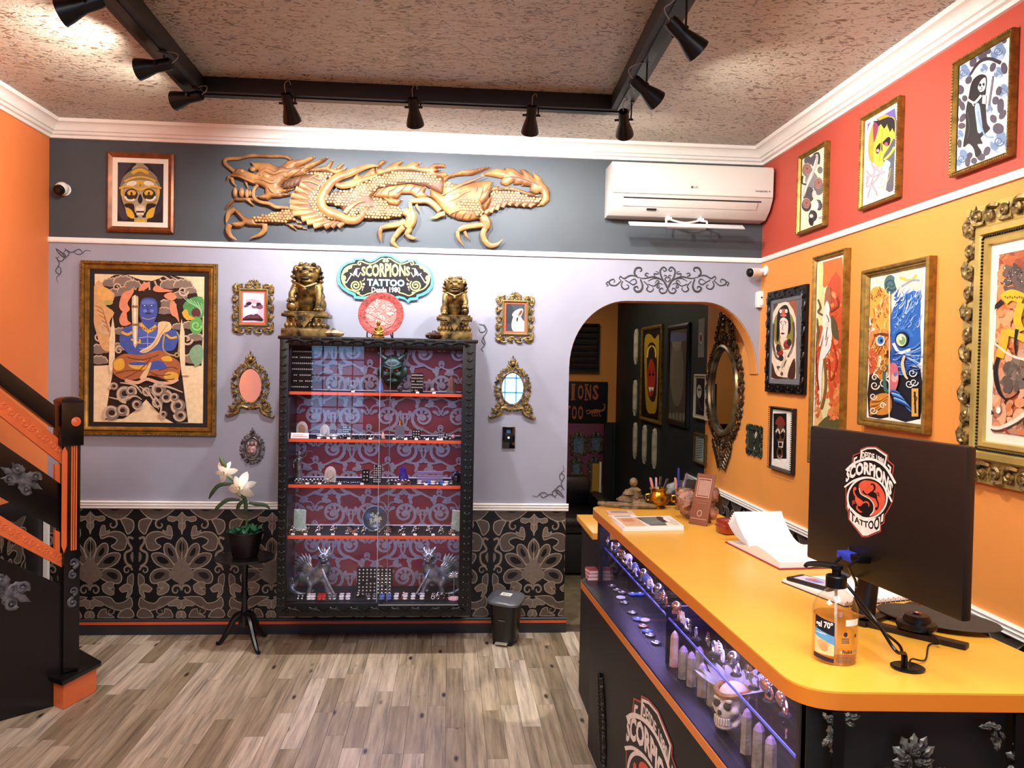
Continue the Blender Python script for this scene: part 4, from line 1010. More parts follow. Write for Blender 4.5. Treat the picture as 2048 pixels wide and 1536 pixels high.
def body_suit(a):
    P,K,Gy,Lg,Bl,Bd,Or,Ye,Sk,Gn = '#e6cda4','#2b1d18','#7f6f62','#c3ab90','#3f55a0','#26336b','#a3603c','#d8a53c','#d98a66','#4f8f52'
    a.rect(125,120,1080,1415,P)
    a.poly([230,220,330,165,430,150,500,190,560,210,640,215,700,195,745,165,830,160,930,200,1000,280,1045,420,1060,480,1060,640,1050,920,915,920,910,640,885,540,870,700,875,850,890,1000,940,1390,820,1400,720,1340,590,1200,520,1280,400,1360,250,1365,290,1100,330,900,335,640,315,520,290,700,285,915,155,920,150,600,150,400,170,290],K)
    # rays at the collar
    for x0,y0,x1,y1 in ((440,160,370,215),(490,195,430,260),(530,215,500,290),(575,222,570,300),(615,222,620,290),(660,215,690,280),(705,200,760,260),(740,175,830,230),(790,165,870,215)): a.line([x0,y0,x1,y1],14,Lg,0)
    rr = random.Random(4)
    def cloud(x,y,s,c1=Gy,c2=Lg,n=6):
        for i in range(n): an = PI+i*PI/(n-1);a.ell(x+s*math.cos(an),y+s*.5*math.sin(an),s*.42,s*.42,c2)
        for i in range(n): an = PI+i*PI/(n-1);a.ell(x+s*.95*math.cos(an),y+s*.5*math.sin(an)+s*.1,s*.34,s*.34,c1)
        a.ell(x,y+s*.15,s*.9,s*.4,c1)
    for x,y,s in ((300,235,55),(400,220,60),(330,320,50),(420,300,50),(480,250,50),(790,250,60),(900,250,60),(960,300,40),(870,340,45),(760,420,60),(860,600,40),(740,470,45),(380,640,45),(370,770,50),(200,790,60),(200,880,55),(960,590,50),(975,870,60),(1000,690,50)): cloud(x,y,s)
    for x,y,s,d in ((900,300,45,1),(350,270,35,-1),(930,700,50,1),(370,790,40,-1),(200,680,40,1)): a.spir(x,y,s,s*.2,0,d*1.3,s*.4,Lg);
    # flames
    for L in ([420,480,370,430,400,320,470,290,500,260,480,330,440,400,460,450],[400,590,370,540,400,470,430,470,440,540,470,570],[530,300,560,240,620,230,600,280],[650,290,680,250,740,280,820,300,700,310],[740,340,800,310,850,350,800,380],[790,400,830,390,850,450,870,560,840,520,800,490]): a.poly(L,Sk,3)
    # side creatures
    a.poly([140,300,200,210,240,260,330,320,310,400,260,420,330,480,290,560,320,700,280,800,220,760,180,640,160,560,150,420],'#cfa06a',3);a.poly([190,280,260,270,310,320,290,380,220,390],'#d8a860',3);a.ell(280,395,40,22,'#a8a45a');a.spir(250,600,55,15,0,1.2,26,Lg)
    for i in range(5): a.line([170+18*i,420+40*i,230+15*i,450+45*i,250+10*i,520+40*i],7,'#9a6a40')
    a.poly([900,420,960,360,1060,350,1070,440,1060,520,960,540,920,480],Gn,3);a.ell(1010,480,40,40,'#5a3030');a.ell(1010,585,55,75,'#5ca050');a.spir(1010,585,45,10,0,1.2,14,'#8fd07a');a.poly([890,480,930,450,950,500,1000,530,930,540],Ye,2);a.poly([950,820,1000,750,1060,760,1060,880,1000,920],'#7da07c',3)
    for i in range(6): a.line([900+30*i,350+10*i,960+20*i,400+8*i,1050,430+14*i],6,'#8fc890')
    # white gaps under arms
    a.poly([318,510,335,640,333,900,300,1000,285,915,290,700],P);a.poly([888,530,912,640,918,920,960,1000,890,1000,872,840,872,680],P)
    # figure
    a.poly([520,560,700,560,720,620,850,640,860,700,820,790,740,800,700,830,520,830,450,820,380,740,380,660,440,600],Bl,3)
    a.ell(420,680,42,90,Bl,.2);a.ell(800,710,45,80,Bl,-.2);a.ell(485,790,50,35,Bl);a.ell(820,660,40,42,Bl)
    a.ell(612,440,92,112,'#2c211c')
    for i in range(14): an = PI*.95+i*PI*1.1/13;a.ell(612+88*math.cos(an),410+80*math.sin(an),19,19,K)
    a.poly([545,420,560,370,612,355,670,370,688,420,685,500,660,560,660,590,565,590,560,555,540,500],Bl,3)
    a.ell(612,400,55,28,'#5b6fb8');a.ell(582,420,22,9,Bd);a.ell(640,420,22,9,Bd);a.ell(582,420,9,4,'#d8d8e8');a.ell(640,420,9,4,'#d8d8e8');a.line([612,410,606,450,618,458],6,Bd);a.ell(612,485,28,8,Bd);a.line([560,520,612,535,665,520],5,Lg);a.ell(585,465,16,14,'#6d80c4');a.ell(642,465,16,14,'#6d80c4')
    a.ell(575,650,55,45,'#4a63b0');a.ell(650,650,50,45,'#4a63b0');a.line([530,690,610,680,690,690],6,'#9aa6d8');a.line([608,620,606,760],5,'#9aa6d8',0);a.line([540,735,670,735],5,'#9aa6d8',0);a.line([540,775,660,775],5,'#9aa6d8',0)
    a.line([545,570,612,630,680,590],30,Ye);[a.ell(560+20*i,605+16*math.sin(i*PI/6),7,7,'#7a4a1a') for i in range(7)];a.poly([595,620,640,620,615,655],Ye)
    a.line([390,640,440,660,480,640],22,Ye);a.line([760,660,800,690,850,680],18,Ye);a.line([470,700,540,730,540,700],16,Ye)
    a.poly([700,560,790,560,800,620,730,660,690,740,600,810,540,800,640,740,690,650],'#dcc190',3);a.line([770,580,720,650,640,770,560,805],5,'#a58a5c')
    a.poly([478,350,525,345,530,400,520,740,490,745,480,560],'#cdb88e',2);a.line([500,340,505,740],14,'#efe6d0',0);a.rect(478,420,535,440,'#8a6a3a');a.rect(478,570,540,590,'#8a6a3a')
    a.line([750,640,740,790,850,830,870,700,850,640],13,'#a9955a');a.ell(850,830,22,22,'#a9955a');a.ell(850,830,10,10,K)
    # skirt and legs
    a.poly([330,870,420,820,560,830,700,790,800,840,870,890,880,960,850,1030,760,1040,640,1000,520,1030,420,1040,330,990,320,930],Or,3)
    a.poly([330,880,400,860,415,930,370,960,330,940],Ye,3);a.poly([740,1010,780,970,850,980,860,1030,790,1050],Ye,3);a.poly([720,850,790,840,810,880,740,880],Ye,3);a.poly([450,900,560,880,600,910,580,950,480,940],Ye,3);a.poly([450,900,520,885,600,895,590,912,480,915],Bl,2)
    a.poly([610,960,640,890,720,880,770,930,740,950,660,950],Bl,3)
    for L in ([340,985,450,960,560,965],[420,1020,520,970,600,900,640,850],[600,960,700,1000,800,990],[640,980,740,1030,830,1030],[440,850,560,870,700,830],[700,960,800,930,860,950]): a.line(L,8,'#6d3a22')
    a.poly([540,1020,600,940,620,900,640,900,600,1010,580,1040],'#d8bc8a',2);a.line([420,1040,520,1060,600,1030,700,1060,800,1060,860,1030],26,'#d8a890')
    # leg waves
    for x,y,r,d in ((420,1150,80,1),(470,1130,50,-1),(310,1310,75,1),(400,1290,60,-1),(520,1240,50,1),(330,1090,40,1),(700,1120,70,-1),(760,1180,60,1),(690,1230,50,-1),(860,1250,70,1),(880,1330,60,-1),(830,1180,45,1),(740,1320,35,1),(600,1130,45,1)):
        a.ell(x,y,r*.9,r*.8,Gy);a.spir(x,y,r*.9,r*.25,rr.uniform(0,6),d*1.1,r*.34,Lg,18,(1,.4));a.ell(x,y,r*.35,r*.3,K)
    for L in ([290,1180,400,1200,500,1170,560,1200],[540,1090,620,1150,700,1280],[620,1090,760,1090,900,1140],[380,1060,500,1080,560,1150],[700,1340,720,1250,640,1140]): a.line(L,18,Lg,4,(.4,1,.4))
t,M,w,h = picture('framed_print','large gold framed tattoo body suit design with blue seated figure',BACK,.03,(158,520),(433,527),(431,875),(158,868),[(0,.02),(.006,.032),(.016,.034),(.024,.024),(.032,.03),(.044,.026),(.052,.016)],mat('bronzed_gilt','#8a6526',.35,metal=.65,var=.3,vs=20),.024,M_black,art=body_suit,crop=(150,510,4.152),ground='#e6cda4',artz=.01)
b = MB();beads_rect(b,w,h,.007,.033,.0045,.011);b.build('bead_moulding',M_antique,t,kind='stuff')

# small ornate picture frames
def ornate_pic(label,tl,tr,br,bl,crop,art,inner,crest,grd):
    M,w,h = wall_rect(BACK,.012,tl,tr,br,bl);t = thing('ornate_picture',label,'picture',M)
    q = [on_plane(M,*p,.012) for p in inner];cx = (q[0][0]+q[1][0])/2;cy = (q[0][1]+q[1][1])/2;iw = abs(q[1][0]-q[0][0]);ih = abs(q[0][1]-q[1][1])
    b = MB();scroll_border(b,w,h,(w-iw)/2+.004,.055,.010,.008,crest=crest);b.build('carved_border',M_antique,t,kind='stuff')
    b = MB();ring_profile(b,iw,ih,[(0,.0),(.0,.014),(.006,.018),(.012,.014),(.014,.008)],M=T(cx,cy,0));b.build('inner_frame',mat('green_gilt','#8b7c4e',.4,metal=.5,var=.2),t)
    b = MB();ring_profile(b,iw-.022,ih-.022,[(0,.006),(0,.009),(.012,.009),(.013,.006)],M=T(cx,cy,0));b.build('mount',mat('coral_mount','#e5583c',.6),t)
    a = Art(M,.0065,crop);x0,x1,y0,y1 = cx-iw/2+.02,cx+iw/2-.02,cy-ih/2+.02,cy+ih/2-.02
    op = a.p;a.p = lambda x,y: (lambda v: (min(x1,max(x0,v[0])),min(y1,max(y0,v[1]))))(op(x,y))
    a.raw([(x0,y0),(x1,y0),(x1,y1),(x0,y1)],grd,mapped=True);art(a);a.build('artwork',M_ink,t,smooth=0)
def lips(a):
    a.rect(360,480,865,1140,'#c9bcd0');a.poly([380,560,450,500,860,500,860,760,800,640,740,560,600,580,480,640,400,760],'#ddd6e4',3);a.poly([470,670,560,640,680,650,780,700,800,760,620,740,470,740],'#b99aa8',3)
    a.ell(520,740,65,38,'#1e1420',-.25);a.ell(740,770,62,55,'#2a1826',.3);a.poly([590,770,680,800,720,800,690,840,600,830],'#6a4a5a',3);a.poly([410,790,470,760,520,790,440,825],'#5a4456',3);a.poly([680,820,800,760,835,820,760,865],'#6a4456',3)
    a.line([590,750,620,778,660,780,690,755],14,'#f4f0f8');a.poly([400,860,580,850,600,960,420,1000],'#d4d4e6',3);a.poly([620,860,720,860,700,950,640,960],'#efeaf4',3)
    a.poly([370,1080,480,1000,580,975,620,990,690,960,770,1010,830,1080,810,1130,640,1110,400,1110],'#4e2638',3);a.poly([370,1080,600,1065,830,1080,800,1115,600,1100,390,1112],'#1c0e1a',3);a.poly([500,1010,620,1010,720,1000,740,1050,520,1050],'#6a3a4c',3)
ornate_pic('ornate framed picture of a pierced nose and dark lips',(463.5,565),(548.5,566.5),(548.5,668.5),(464,667),(450,540,10.97),lips,((477.5,576.5),(535,653)),.035,'#c9bcd0')
def earp(a):
    a.rect(176,168,362,422,'#39424c');a.ell(215,260,45,90,'#2c3138');a.poly([245,268,270,235,320,212,345,225,335,262,325,290,345,320,362,345,362,420,265,420,240,380,245,320,255,290],'#e2cdbb',3);a.ell(318,255,14,34,'#a06a4c',.55);a.ell(322,250,7,24,'#5e3420',.55);a.poly([285,300,300,290,295,330,283,325],'#20181a',2);a.line([262,330,270,380,258,410],8,'#c4a48c');a.ell(300,380,25,30,'#efe2d8')
ornate_pic('ornate framed picture of an ear on grey',(990.3,589),(1069,590),(1069,687),(990.3,686),(970,570,4.517),earp,((1005,600),(1056,671)),.032,'#39424c')
# ornate oval mirrors and the little oval icon
M_mirror = mat('mirror_glass','#e6ecf2',.02,metal=1.)
def oval_frame(name,label,cat,c,rx,ry,fw,fm,glassm,foot,top):
    M = T(c) @ BACK;t = thing(name,label,cat,M)
    b = MB();scroll_ring(b,rx+fw*.55,ry+fw*.55,fw,max(12,int((rx+ry)*PI/.032)),.010,.007)
    for a in (-1.1,-.6,-.2,.2,.6,1.1): b.petal(top*(1.3-.5*abs(a)),top*.22,.010,T(0,ry+fw*.7,.006) @ rotz(PI/2+a),lob=1)
    b.ell((0,ry+fw+top*.25,.012),(top*.28,top*.3,.012),10,6);b.ell((0,ry+fw+top*1.05,.010),(top*.1,top*.16,.008),8,5)
    if foot:
        for sg in (-1,1):
            b.tube(catmull([(sg*rx*.2,-ry-fw*.8,.010),(sg*rx*.9,-ry-fw*.6,.012),(sg*rx*1.1,-ry-fw*1.4,.012),(sg*rx*1.9,-ry-fw*2.0,.010),(sg*rx*2.1,-ry-fw*1.7,.008)],5),[.008,.011,.011,.009,.004],7)
            b.spiral((sg*rx*1.25,-ry-fw*.5),fw*.7,.003,0,1.3*sg,.007,z=.010)
            for q in (-.5,.2,.8): b.petal(fw*1.3,fw*.3,.010,T(sg*rx*1.2,-ry-fw*1.1,.006) @ rotz(PI/2-sg*(.9+q)),lob=1)
    b.build('carved_border',fm,t,kind='stuff')
    MB().tube([(math.cos(i*PI/24)*(rx+.004),math.sin(i*PI/24)*(ry+.004),.010) for i in range(48)],.006,7,True).build('inner_rim',fm,t)
    MB().lathe([(0,.002),(1,.002),(1,.006),(0,.006)],40,M=Matrix.Diagonal((rx,ry,1,1))).build('glass',glassm,t)
    return t,M
oval_frame('oval_mirror','small ornate oval mirror left of the display cabinet','mirror',at(501,771,Y=D-.001),.068,.101,.042,M_antique,M_mirror,1,.055)
oval_frame('oval_mirror','small ornate oval mirror right of the cabinet, above black switch','mirror',at(1025,777,Y=D-.001),.068,.096,.042,M_antique,M_mirror,1,.055)
t,M = oval_frame('oval_icon','small dark ornate oval with pink figure relief above the lily','ornament',at(505,897,Y=D-.001),.042,.062,.03,mat('dark_silver','#35302c',.4,metal=.6,vs=40,col2='#7a7068'),M_pew,0,.03)
b = MB();b.ell((0,.028,.012),(.014,.016,.012),10,8);b.ell((0,-.012,.010),(.03,.036,.012),12,8);b.ell((0,-.022,.02),(.012,.012,.008),8,6)
for sg in (-1,1): b.ell((sg*.022,.026,.010),(.010,.018,.008),8,6)
b.build('relief',mat('pink_enamel','#c09a94',.3,metal=.2,vs=60,col2='#6a5a58'),t)
# sign board
SGM,sw,sh = T(at(770,556,Y=D-.001)) @ BACK,0,0
t = thing('shop_sign','black painted shop sign with pale blue scalloped edge on the wall','sign',SGM)
SGL = [140,530,155,400,200,310,300,235,430,200,445,150,580,155,610,128,650,170,740,205,830,170,930,95,1040,75,1150,95,1240,165,1340,215,1420,190,1465,160,1500,180,1610,175,1645,235,1750,270,1850,340,1915,440,1935,560,1915,690,1830,800,1740,850,1650,875,1635,930,1500,945,1465,990,1400,930,1300,900,1040,960,780,880,610,920,460,905,440,850,330,800,230,730,160,640]
sgn = [on_plane(SGM,660+SGL[i]/9.309,500+SGL[i+1]/9.309) for i in range(0,len(SGL),2)]
MB().prism(sgn,0,.014).build('board',mat('pale_blue_paint','#4fb6d8',.5),t,smooth=0)
cx0 = sum(p[0] for p in sgn)/len(sgn);cy0 = sum(p[1] for p in sgn)/len(sgn)
a = Art(SGM,.0145,(660,500,9.309));KB,YL,BL_,WW,PK = '#141116','#d9d178','#8fc8ec','#f2efe6','#e3b3ac'
a.raw([(cx0+(x-cx0)*.945,cy0+(y-cy0)*.89) for x,y in sgn],KB,mapped=True)
for sx in (1,-1):
    f = lambda L,s=sx: [v if i % 2 else 1038+s*(v-1038) for i,v in enumerate(L)]
    a.line(f([1038,170,960,160,860,220,760,262,660,240,600,215,540,215,520,260,560,275,570,240]),20,YL);a.ell(1038-sx*30,205,28,22,YL)
    a.line(f([500,270,400,280,280,350,225,470,240,600,320,710,430,760,520,800]),22,YL,5,(.5,1.3,.6));a.poly(f([230,470,260,360,330,300,410,290,400,340,340,360,330,400,280,420]),YL,3);a.poly(f([225,490,280,480,300,540,270,560,300,600,260,640]),YL,3)
    a.spir(1038-sx*(1038-480),660,112,14,-.8 if sx > 0 else PI+.8,2.1*sx,26,YL,40,(.8,1));a.line(f([600,580,640,550,640,520]),14,YL)
    a.line(f([500,800,600,850,700,815,800,790]),18,YL);a.ell(1038-sx*510,800,28,26,YL)
    # tattoo machine
    a.line(f([305,610,400,455]),16,WW,0);a.line(f([375,430,450,480]),16,WW,0);a.line(f([435,440,480,360]),14,WW,0);a.line(f([520,505,570,415]),14,WW,0);a.line(f([440,440,525,490]),12,WW,0);a.poly(f([445,430,470,380,500,395,480,450]),PK);a.line(f([480,350,550,345]),12,WW,0);a.line(f([500,350,495,480]),12,WW,0)
    for y,r in ((635,22),(690,16),(725,11),(750,8)): a.ell(1038-sx*(408+ (y-635)*.25),y,r,r,PK)
def sig(u,v):
    x = 585+u*905;bow = math.sin(PI*u);top = 305-55*bow+10*math.cos(2*PI*u);bot = 480+25*bow;return x,bot+(top-bot)*v
a.text('SCORPIONS',sig,YL,.035)
for i in range(9):    # slab serifs
    pass
a.text('TATTOO',lambda u,v: (690+u*700,670-v*135+15*u),BL_,.045);a.tbox('Desde 1980',775,690,1305,790,WW,.02)
a.build('painting',M_ink,t,smooth=0)
# black touch switch, dome camera
t = thing('wall_switch','small black glass wall switch below the right oval mirror','switch',T(at(1017,875,Y=D-.001)) @ BACK)
MB().box(-.039,-.066,0,.039,.066,.010).build('plate',mat('black_glass','#060607',.08,spec=.8),t,bev=.002);MB().box(-.024,-.028,.0101,.024,.028,.012).build('rocker',M_metal,t,bev=.001);MB().lathe([(0,.012),(.006,.012),(.0055,.014),(0,.0145)],14).build('touch_dot',mat('white_dot','#f4f4f4',.4,emit='#ffffff',es=1.2),t)
def dome_cam(c,M3,label,look,s=1.):
    t = thing('security_camera',label,'camera',T(c) @ M3);d = Vector(look).normalized();q = d.to_track_quat('Z','Y').to_matrix().to_4x4()
    MB().lathe([(.032*s,0),(.034*s,.008),(.026*s,.012),(0,.012)],20).build('mount',M_white,t);b0 = Vector((0,0,.042*s))
    MB().ell(b0,.036*s,18,12).build('ball',mat('white_plastic','#e4e2de',.35),t)
    MB().lathe([(.0,.02*s),(.029*s,.021*s),(.029*s,.037*s),(.024*s,.041*s),(0,.0415*s)],20,M=T(b0) @ q).build('face',M_metal,t);MB().lathe([(0,.0425*s),(.014*s,.0425*s),(.011*s,.046*s),(0,.047*s)],16,M=T(b0) @ q).build('lens',mat('black_glass','#060607',.08),t)
dome_cam(at(131,380,Y=D-.001),BACK,'white dome camera left of the gold skull picture',(-.1,-.45,.8),1.05)
# ---------------------------------------------------------------- air conditioner
ax0 = at(1213,380,Y=D-.05).x;ax1 = RW-.02
zt = at(1380,329,Y=D-.2).z;zb = at(1213,437,Y=D-.02).z
t = thing('air_conditioner','white split air conditioner high on the wall above the arch','air conditioner',T((ax0+ax1)/2,D,zb) @ BACK)
aw,ah = ax1-ax0,zt-zb
M_ac = mat('white_abs','#d6d3cd',.3,spec=.5)
prof = [(.001,0),(.10,.004),(.165,.05),(.205,.105),(.215,.13),(.218,ah-.02),(.205,ah),(.001,ah)]
def xprism(mb,prof,x0,x1):
    n = len(prof);vs = [(x0,y,z) for z,y in prof]+[(x1,y,z) for z,y in prof]
    mb.add(vs,[tuple(range(n))[::1],tuple(range(2*n-1,n-1,-1))]+[(i,n+i,n+(i+1) % n,(i+1) % n) for i in range(n)]);return mb
xprism(MB(),prof,-aw/2,aw/2).build('body',M_ac,t,bev=.004)
xprism(MB(),[(.2155,.118),(.222,.122),(.226,ah-.03),(.215,ah-.004),(.2185,ah-.02)],-aw/2+.006,aw/2-.006).build('front_panel',M_ac,t)
def slant(u0,v0,u1,v1,o): return [(u0,v0),(u0+o[0],v0+o[1]),(u1+o[0],v1+o[1]),(u1,v1)]
xprism(MB(),slant(.202,.100,.199,.095,(.0035,-.002)),-aw/2+.075,aw/2-.07).build('slot',M_black,t)
xprism(MB(),slant(.197,.092,.169,.055,(.0045,-.0035)),-aw/2+.075,aw/2-.09).build('louver',M_ac,t,bev=.001)
xprism(MB(),slant(.158,.044,.148,.035,(.003,-.002)),-aw*.27,-aw*.21).build('receiver',M_black,t)
lm = T(0,0,.2265);b = MB();b.lathe([(0,0),(.008,0),(.008,.0008),(0,.0008)],16,M=T(-.01,.165,.2255));b.build('logo_badge',mat('grey_badge','#5a5a60',.4),t)
a = Art(Matrix.Identity(4),.2272,fn=lambda x,y: (x,y));a.tbox('LG',.004,.158,.026,.172,'#8a8a90',.02) if False else None
a.text('LG',lambda u,v: (.004+u*.02,.159+v*.013),'#77777d',.02);a.text('INVERTER V',lambda u,v: (aw/2-.115+u*.09,.15+v*.009),'#66666c',.02);a.build('lettering',M_ink,t,smooth=0)
# deflector bracket below the unit
t = thing('air_deflector','white air deflector shelf hung below the air conditioner','deflector',T(at(1370,455,Y=D-.12).x,D,at(1370,455,Y=D-.13).z) @ BACK)
xprism(MB(),[(.16,.014),(.17,.018),(.215,-.008),(.21,-.014)],-.36,.34).build('blade',mat('clear_white_plastic','#d8dce0',.25),t,bev=.001)
MB().box(-.12,-.012,.15,.12,.008,.158).build('sleeve',M_white,t,bev=.002)
for sx in (-1,1):
    MB().tube(catmull([(sx*.12,0,.154),(sx*.125,.035,.15),(sx*.10,.045,.12),(sx*.10,.07,.11)],5),.006,7).build('arm',M_white,t);MB().box(sx*.10-.018,.045,.09,sx*.10+.018,.062,.12).build('clip',M_white,t,bev=.003)
MB().tube(catmull([(-.1,.05,.11),(0,.03,.12),(.1,.05,.11)],6),.006,7).build('cross_bar',M_white,t)
MB().tube([(0,.03,.12),(0,0,.154)],.006,7).build('arm',M_white,t)
# flat scroll ornaments painted relief
def scroll_orn(name,label,M,strokes,m,th=.005,mirror=None,crop=None,k=.6):
    t = thing(name,label,'ornament',M);b = MB()
    for L,w in strokes:
        for mir in ((0,1) if mirror else (0,)):
            pts = []
            for i in range(0,len(L),2):
                x = 2*mirror-L[i] if mir else L[i];q = on_plane(M,crop[0]+x/crop[2],crop[1]+L[i+1]/crop[2]) if crop else (x,L[i+1]);pts.append((*q,.002))
            b.tube(catmull(pts,5),[w*.6,w,w*.8,w*.35],6,flat=((0,0,1),k))
    b.build('scrollwork',m,t,kind='stuff');return t
def spl(x,y,r0,r1,a0,tn,n=9): 
    L = []
    for i in range(n+1): q = i/n;aa = a0+tn*2*PI*q;r = r0+(r1-r0)*q;L += [x+r*math.cos(aa),y+r*math.sin(aa)]
    return L
S = [([985,400,950,330,880,280,780,270,700,310],.0045),([985,420,930,310,890,230,880,150,930,105,970,140,940,165,920,140],.0055),([900,280,780,245,640,270,560,250],.0045),([985,410,960,470,900,485,865,440,905,410,925,440],.005),([560,260,500,230,430,230,350,270,300,240,280,270,310,300],.0045),([590,280,620,380,590,450,530,460,495,410,540,385,555,420],.007),([540,240,500,190,530,120,590,115,605,150,580,170],.0065),([310,300,230,370,150,360,135,310,190,280,215,310,195,330],.0045),([140,340,110,320,90,350,120,370,95,385],.0035),([330,310,310,370,350,425,410,410,415,370,385,365],.0045),([360,290,430,330,480,360,530,330,510,280,470,290,430,320],.004),([640,310,700,380,680,430,730,465,780,430,765,400],.0045),([700,350,780,380,840,340,860,310,830,300,800,340],.004),([860,360,860,405,830,395,860,340,920,360],.004),([700,240,660,220,680,190,715,205],.0045),([800,235,790,200,840,205,850,180,810,165],.004),([985,320,950,290,960,255,985,265],.004),([985,250,955,220,930,240],.003)]
scroll_orn('scroll_ornament','grey scrollwork ornament over the arch',T(at(1335,560,Y=D-.0005)) @ BACK,S,mat('iron_grey','#3c3d42',.5,metal=.2),mirror=987,crop=(1200,520,7.314))
CS = [([0,0,.03,.02,.05,.05,.03,.075,.008,.06,.02,.045],.0035),([0,0,.02,.03,.05,.05,.075,.03,.06,.008,.045,.02],.0035),([.05,.0,.09,.02,.13,.0,.15,.02,.135,.035],.003),([0,.05,.02,.09,0,.13,.02,.15,.035,.135],.003),([.1,.012,.12,.03,.15,.025,.17,.005,.2,.012],.0025),([.012,.1,.03,.12,.025,.15,.005,.17,.012,.2],.0025),([.02,.02,.05,.03,.06,.06],.003)]
M_dim = mat('dark_grey_relief','#4f4c54',.55)
scroll_orn('corner_ornament','dark scroll ornament in the upper left corner above the body suit picture',T(at(112,497,Y=D-.0005)) @ BACK @ Matrix.Diagonal((1,-1,1,1)),CS,M_dim)
scroll_orn('corner_ornament','dark scroll ornament low beside the arch, above the dado rail',T(at(1128,995,Y=D-.0005)) @ BACK @ Matrix.Diagonal((-1,1,1,1)),CS,M_dim)
scroll_orn('corner_ornament','dark scroll ornament peeping out right of the cabinet top',T(at(958,648,Y=D-.0005)) @ BACK @ Matrix.Diagonal((1,-1,1,1)),[([0,0,.03,.01,.04,.04,.01,.05,.0,.03],.003),([.03,0,.05,.04,.03,.08,.04,.12,.02,.15,.03,.17],.003),([.04,.06,.02,.1,.035,.13,.01,.16],.0025)],M_dim)
M_ord = mat('dark_orange_relief','#b0501a',.55)
wallR = lambda x,y: T(at(x,y,X=RW-.0005)) @ RIGHT
scroll_orn('corner_ornament','orange scroll ornament at the far lower end of the orange wall',wallR(1414,962),[([-x if i % 2 == 0 else x for i,x in enumerate(L)],w) for L,w in CS],M_ord)
scroll_orn('corner_ornament','orange scroll ornament under the arch right of the oval mirror',wallR(1512,650) @ Matrix.Diagonal((-1,-1,1,1)),CS,M_ord)
# ---------------------------------------------------------------- carved wooden dragon
M_drag = mat('carved_cedar','#6e4526',.42,spec=.35,vs=9,col2='#a87a4a',bump=.15,bs=40)
M_dshade = mat('cedar_crevice_shade','#5e3a20',.55,var=.2)  # shade of the crevices between scales put into the base colour
M_dragd = mat('carved_cedar_scales','#7f5830',.4,spec=.4,vs=20,col2='#b08a58')
DM_ = T(0,D-.001,0) @ BACK
dm = thing('carved_dragon','long carved wooden dragon relief on the dark band under the ceiling','wall carving',T(at(775,405,Y=D-.001)) @ BACK);DI = RM[dm.name].inverted()
def px2(o,k,L): return [on_plane(RM[dm.name],o[0]+L[i]/k,o[1]+L[i+1]/k) for i in range(0,len(L),2)]
A_ = lambda *L: px2((440,300),7.68,L)
B_ = lambda *L: px2((640,300),7.68,L)
C_ = lambda *L: px2((860,310),7.68,L)
Q = 3.07e-3/7.68
def rel(name,P,hm,rad=.022,edge=.016,res=.008,z0=.0,m=None):
    b = MB();h = b.relief(P,hm,edge,rad,res,z0);b.build(name,m or M_drag,dm,smooth=50);HF.append(h);return h
HF = []
def rod(name,P,r,z,n=8,k=.8,m=None):
    b = MB();b.tube(catmull([(x,y,z) for x,y in P],5),[q*Q for q in r] if isinstance(r,(list,tuple)) else r*Q,n,flat=((0,0,1),k));return b.build(name,m or M_drag,dm)
GR = mat('groove_shade','#4a2a16',.6)  # dark raised lines: shade of the carved grooves put into colour
def groove(lst,z):
    b = MB()
    for P,r in lst:
        pts = [(v.x,v.y) for v in catmull([(x,y,0) for x,y in P],5)];zz = np.zeros(len(pts))
        for h in HF: k,hz = h(pts);zz = np.maximum(zz,np.where(k,hz,0))
        b.tube([(x,y,max(q,.012)+.001) for (x,y),q in zip(pts,zz)],[r*Q*.5,r*Q*1.3,r*Q*.5],5,flat=((0,0,1),.5))
    b.build('shade_line',GR,dm,kind='stuff')
# head
rod('whisker',A_(235,345,165,285,110,240,90,190,130,150,300,140,420,110,520,97,750,105,1000,112,1110,160),[26,28,26,26,22],.02)
hd = rel('head',A_(110,470,140,400,230,350,280,290,340,288,430,335,560,380,600,335,570,325,500,340,485,310,520,265,500,240,470,190,540,205,600,195,760,205,850,250,930,270,1050,180,1130,160,1300,150,1380,115,1470,112,1430,160,1300,230,1180,285,1330,235,1640,120,1668,130,1600,190,1400,295,1330,350,1390,375,1100,430,1000,500,930,575,980,615,1160,600,960,680,1100,670,1080,710,920,740,800,740,740,780,620,765,560,720,700,690,700,600,620,560,560,545,480,530,400,480,330,450,270,420,200,425,150,460),.045,.03,res=.006)
def ball(name,x,y,r,z=.035,m=None,f=A_): (cx,cy),= f(x,y);return MB().ell((cx,cy,z),(r*Q,r*Q*.85,r*Q*.8),14,9).build(name,m or M_dragd,dm)
ball('eye',735,425,62);ball('nostril',360,348,34);ball('nose_bump',520,310,46,.03);ball('cheek_knob',1025,405,48,.04)
rod('brow',A_(640,420,690,345,760,345,850,385,960,350,1060,350),[14,30,34,26,8],.047);rod('lip',A_(200,415,330,430,450,480,560,530),[10,22,22,12],.04);rod('jaw_ridge',A_(560,470,680,470,800,520,900,510),[10,30,28,8],.046)
for L,r in (((195,430,215,510,268,575),30),((405,480,420,540,445,605),24),((720,600,735,640,690,690),18)): rod('fang',A_(*L),[r,r*.7,3],.018)
groove([(A_(600,450,700,500,800,495,900,515),9),(A_(1080,160,900,350,1050,350),7),(A_(760,600,800,660,850,690),9),(A_(900,700,1000,680,1090,660),8),(A_(1000,420,1150,320,1400,300),7),(A_(900,560,960,530,1000,500),7),(A_(960,610,1060,580,1150,590),7),(A_(1100,430,1250,340,1330,260),7),(A_(950,275,1080,320,1200,260),7)],.05)
rel('lower_jaw',A_(85,915,130,830,200,760,260,740,520,740,600,790,560,800,480,790,530,850,520,868,400,790,300,800,230,790,180,850,105,910),.03,.015,edge=.012,res=.005)
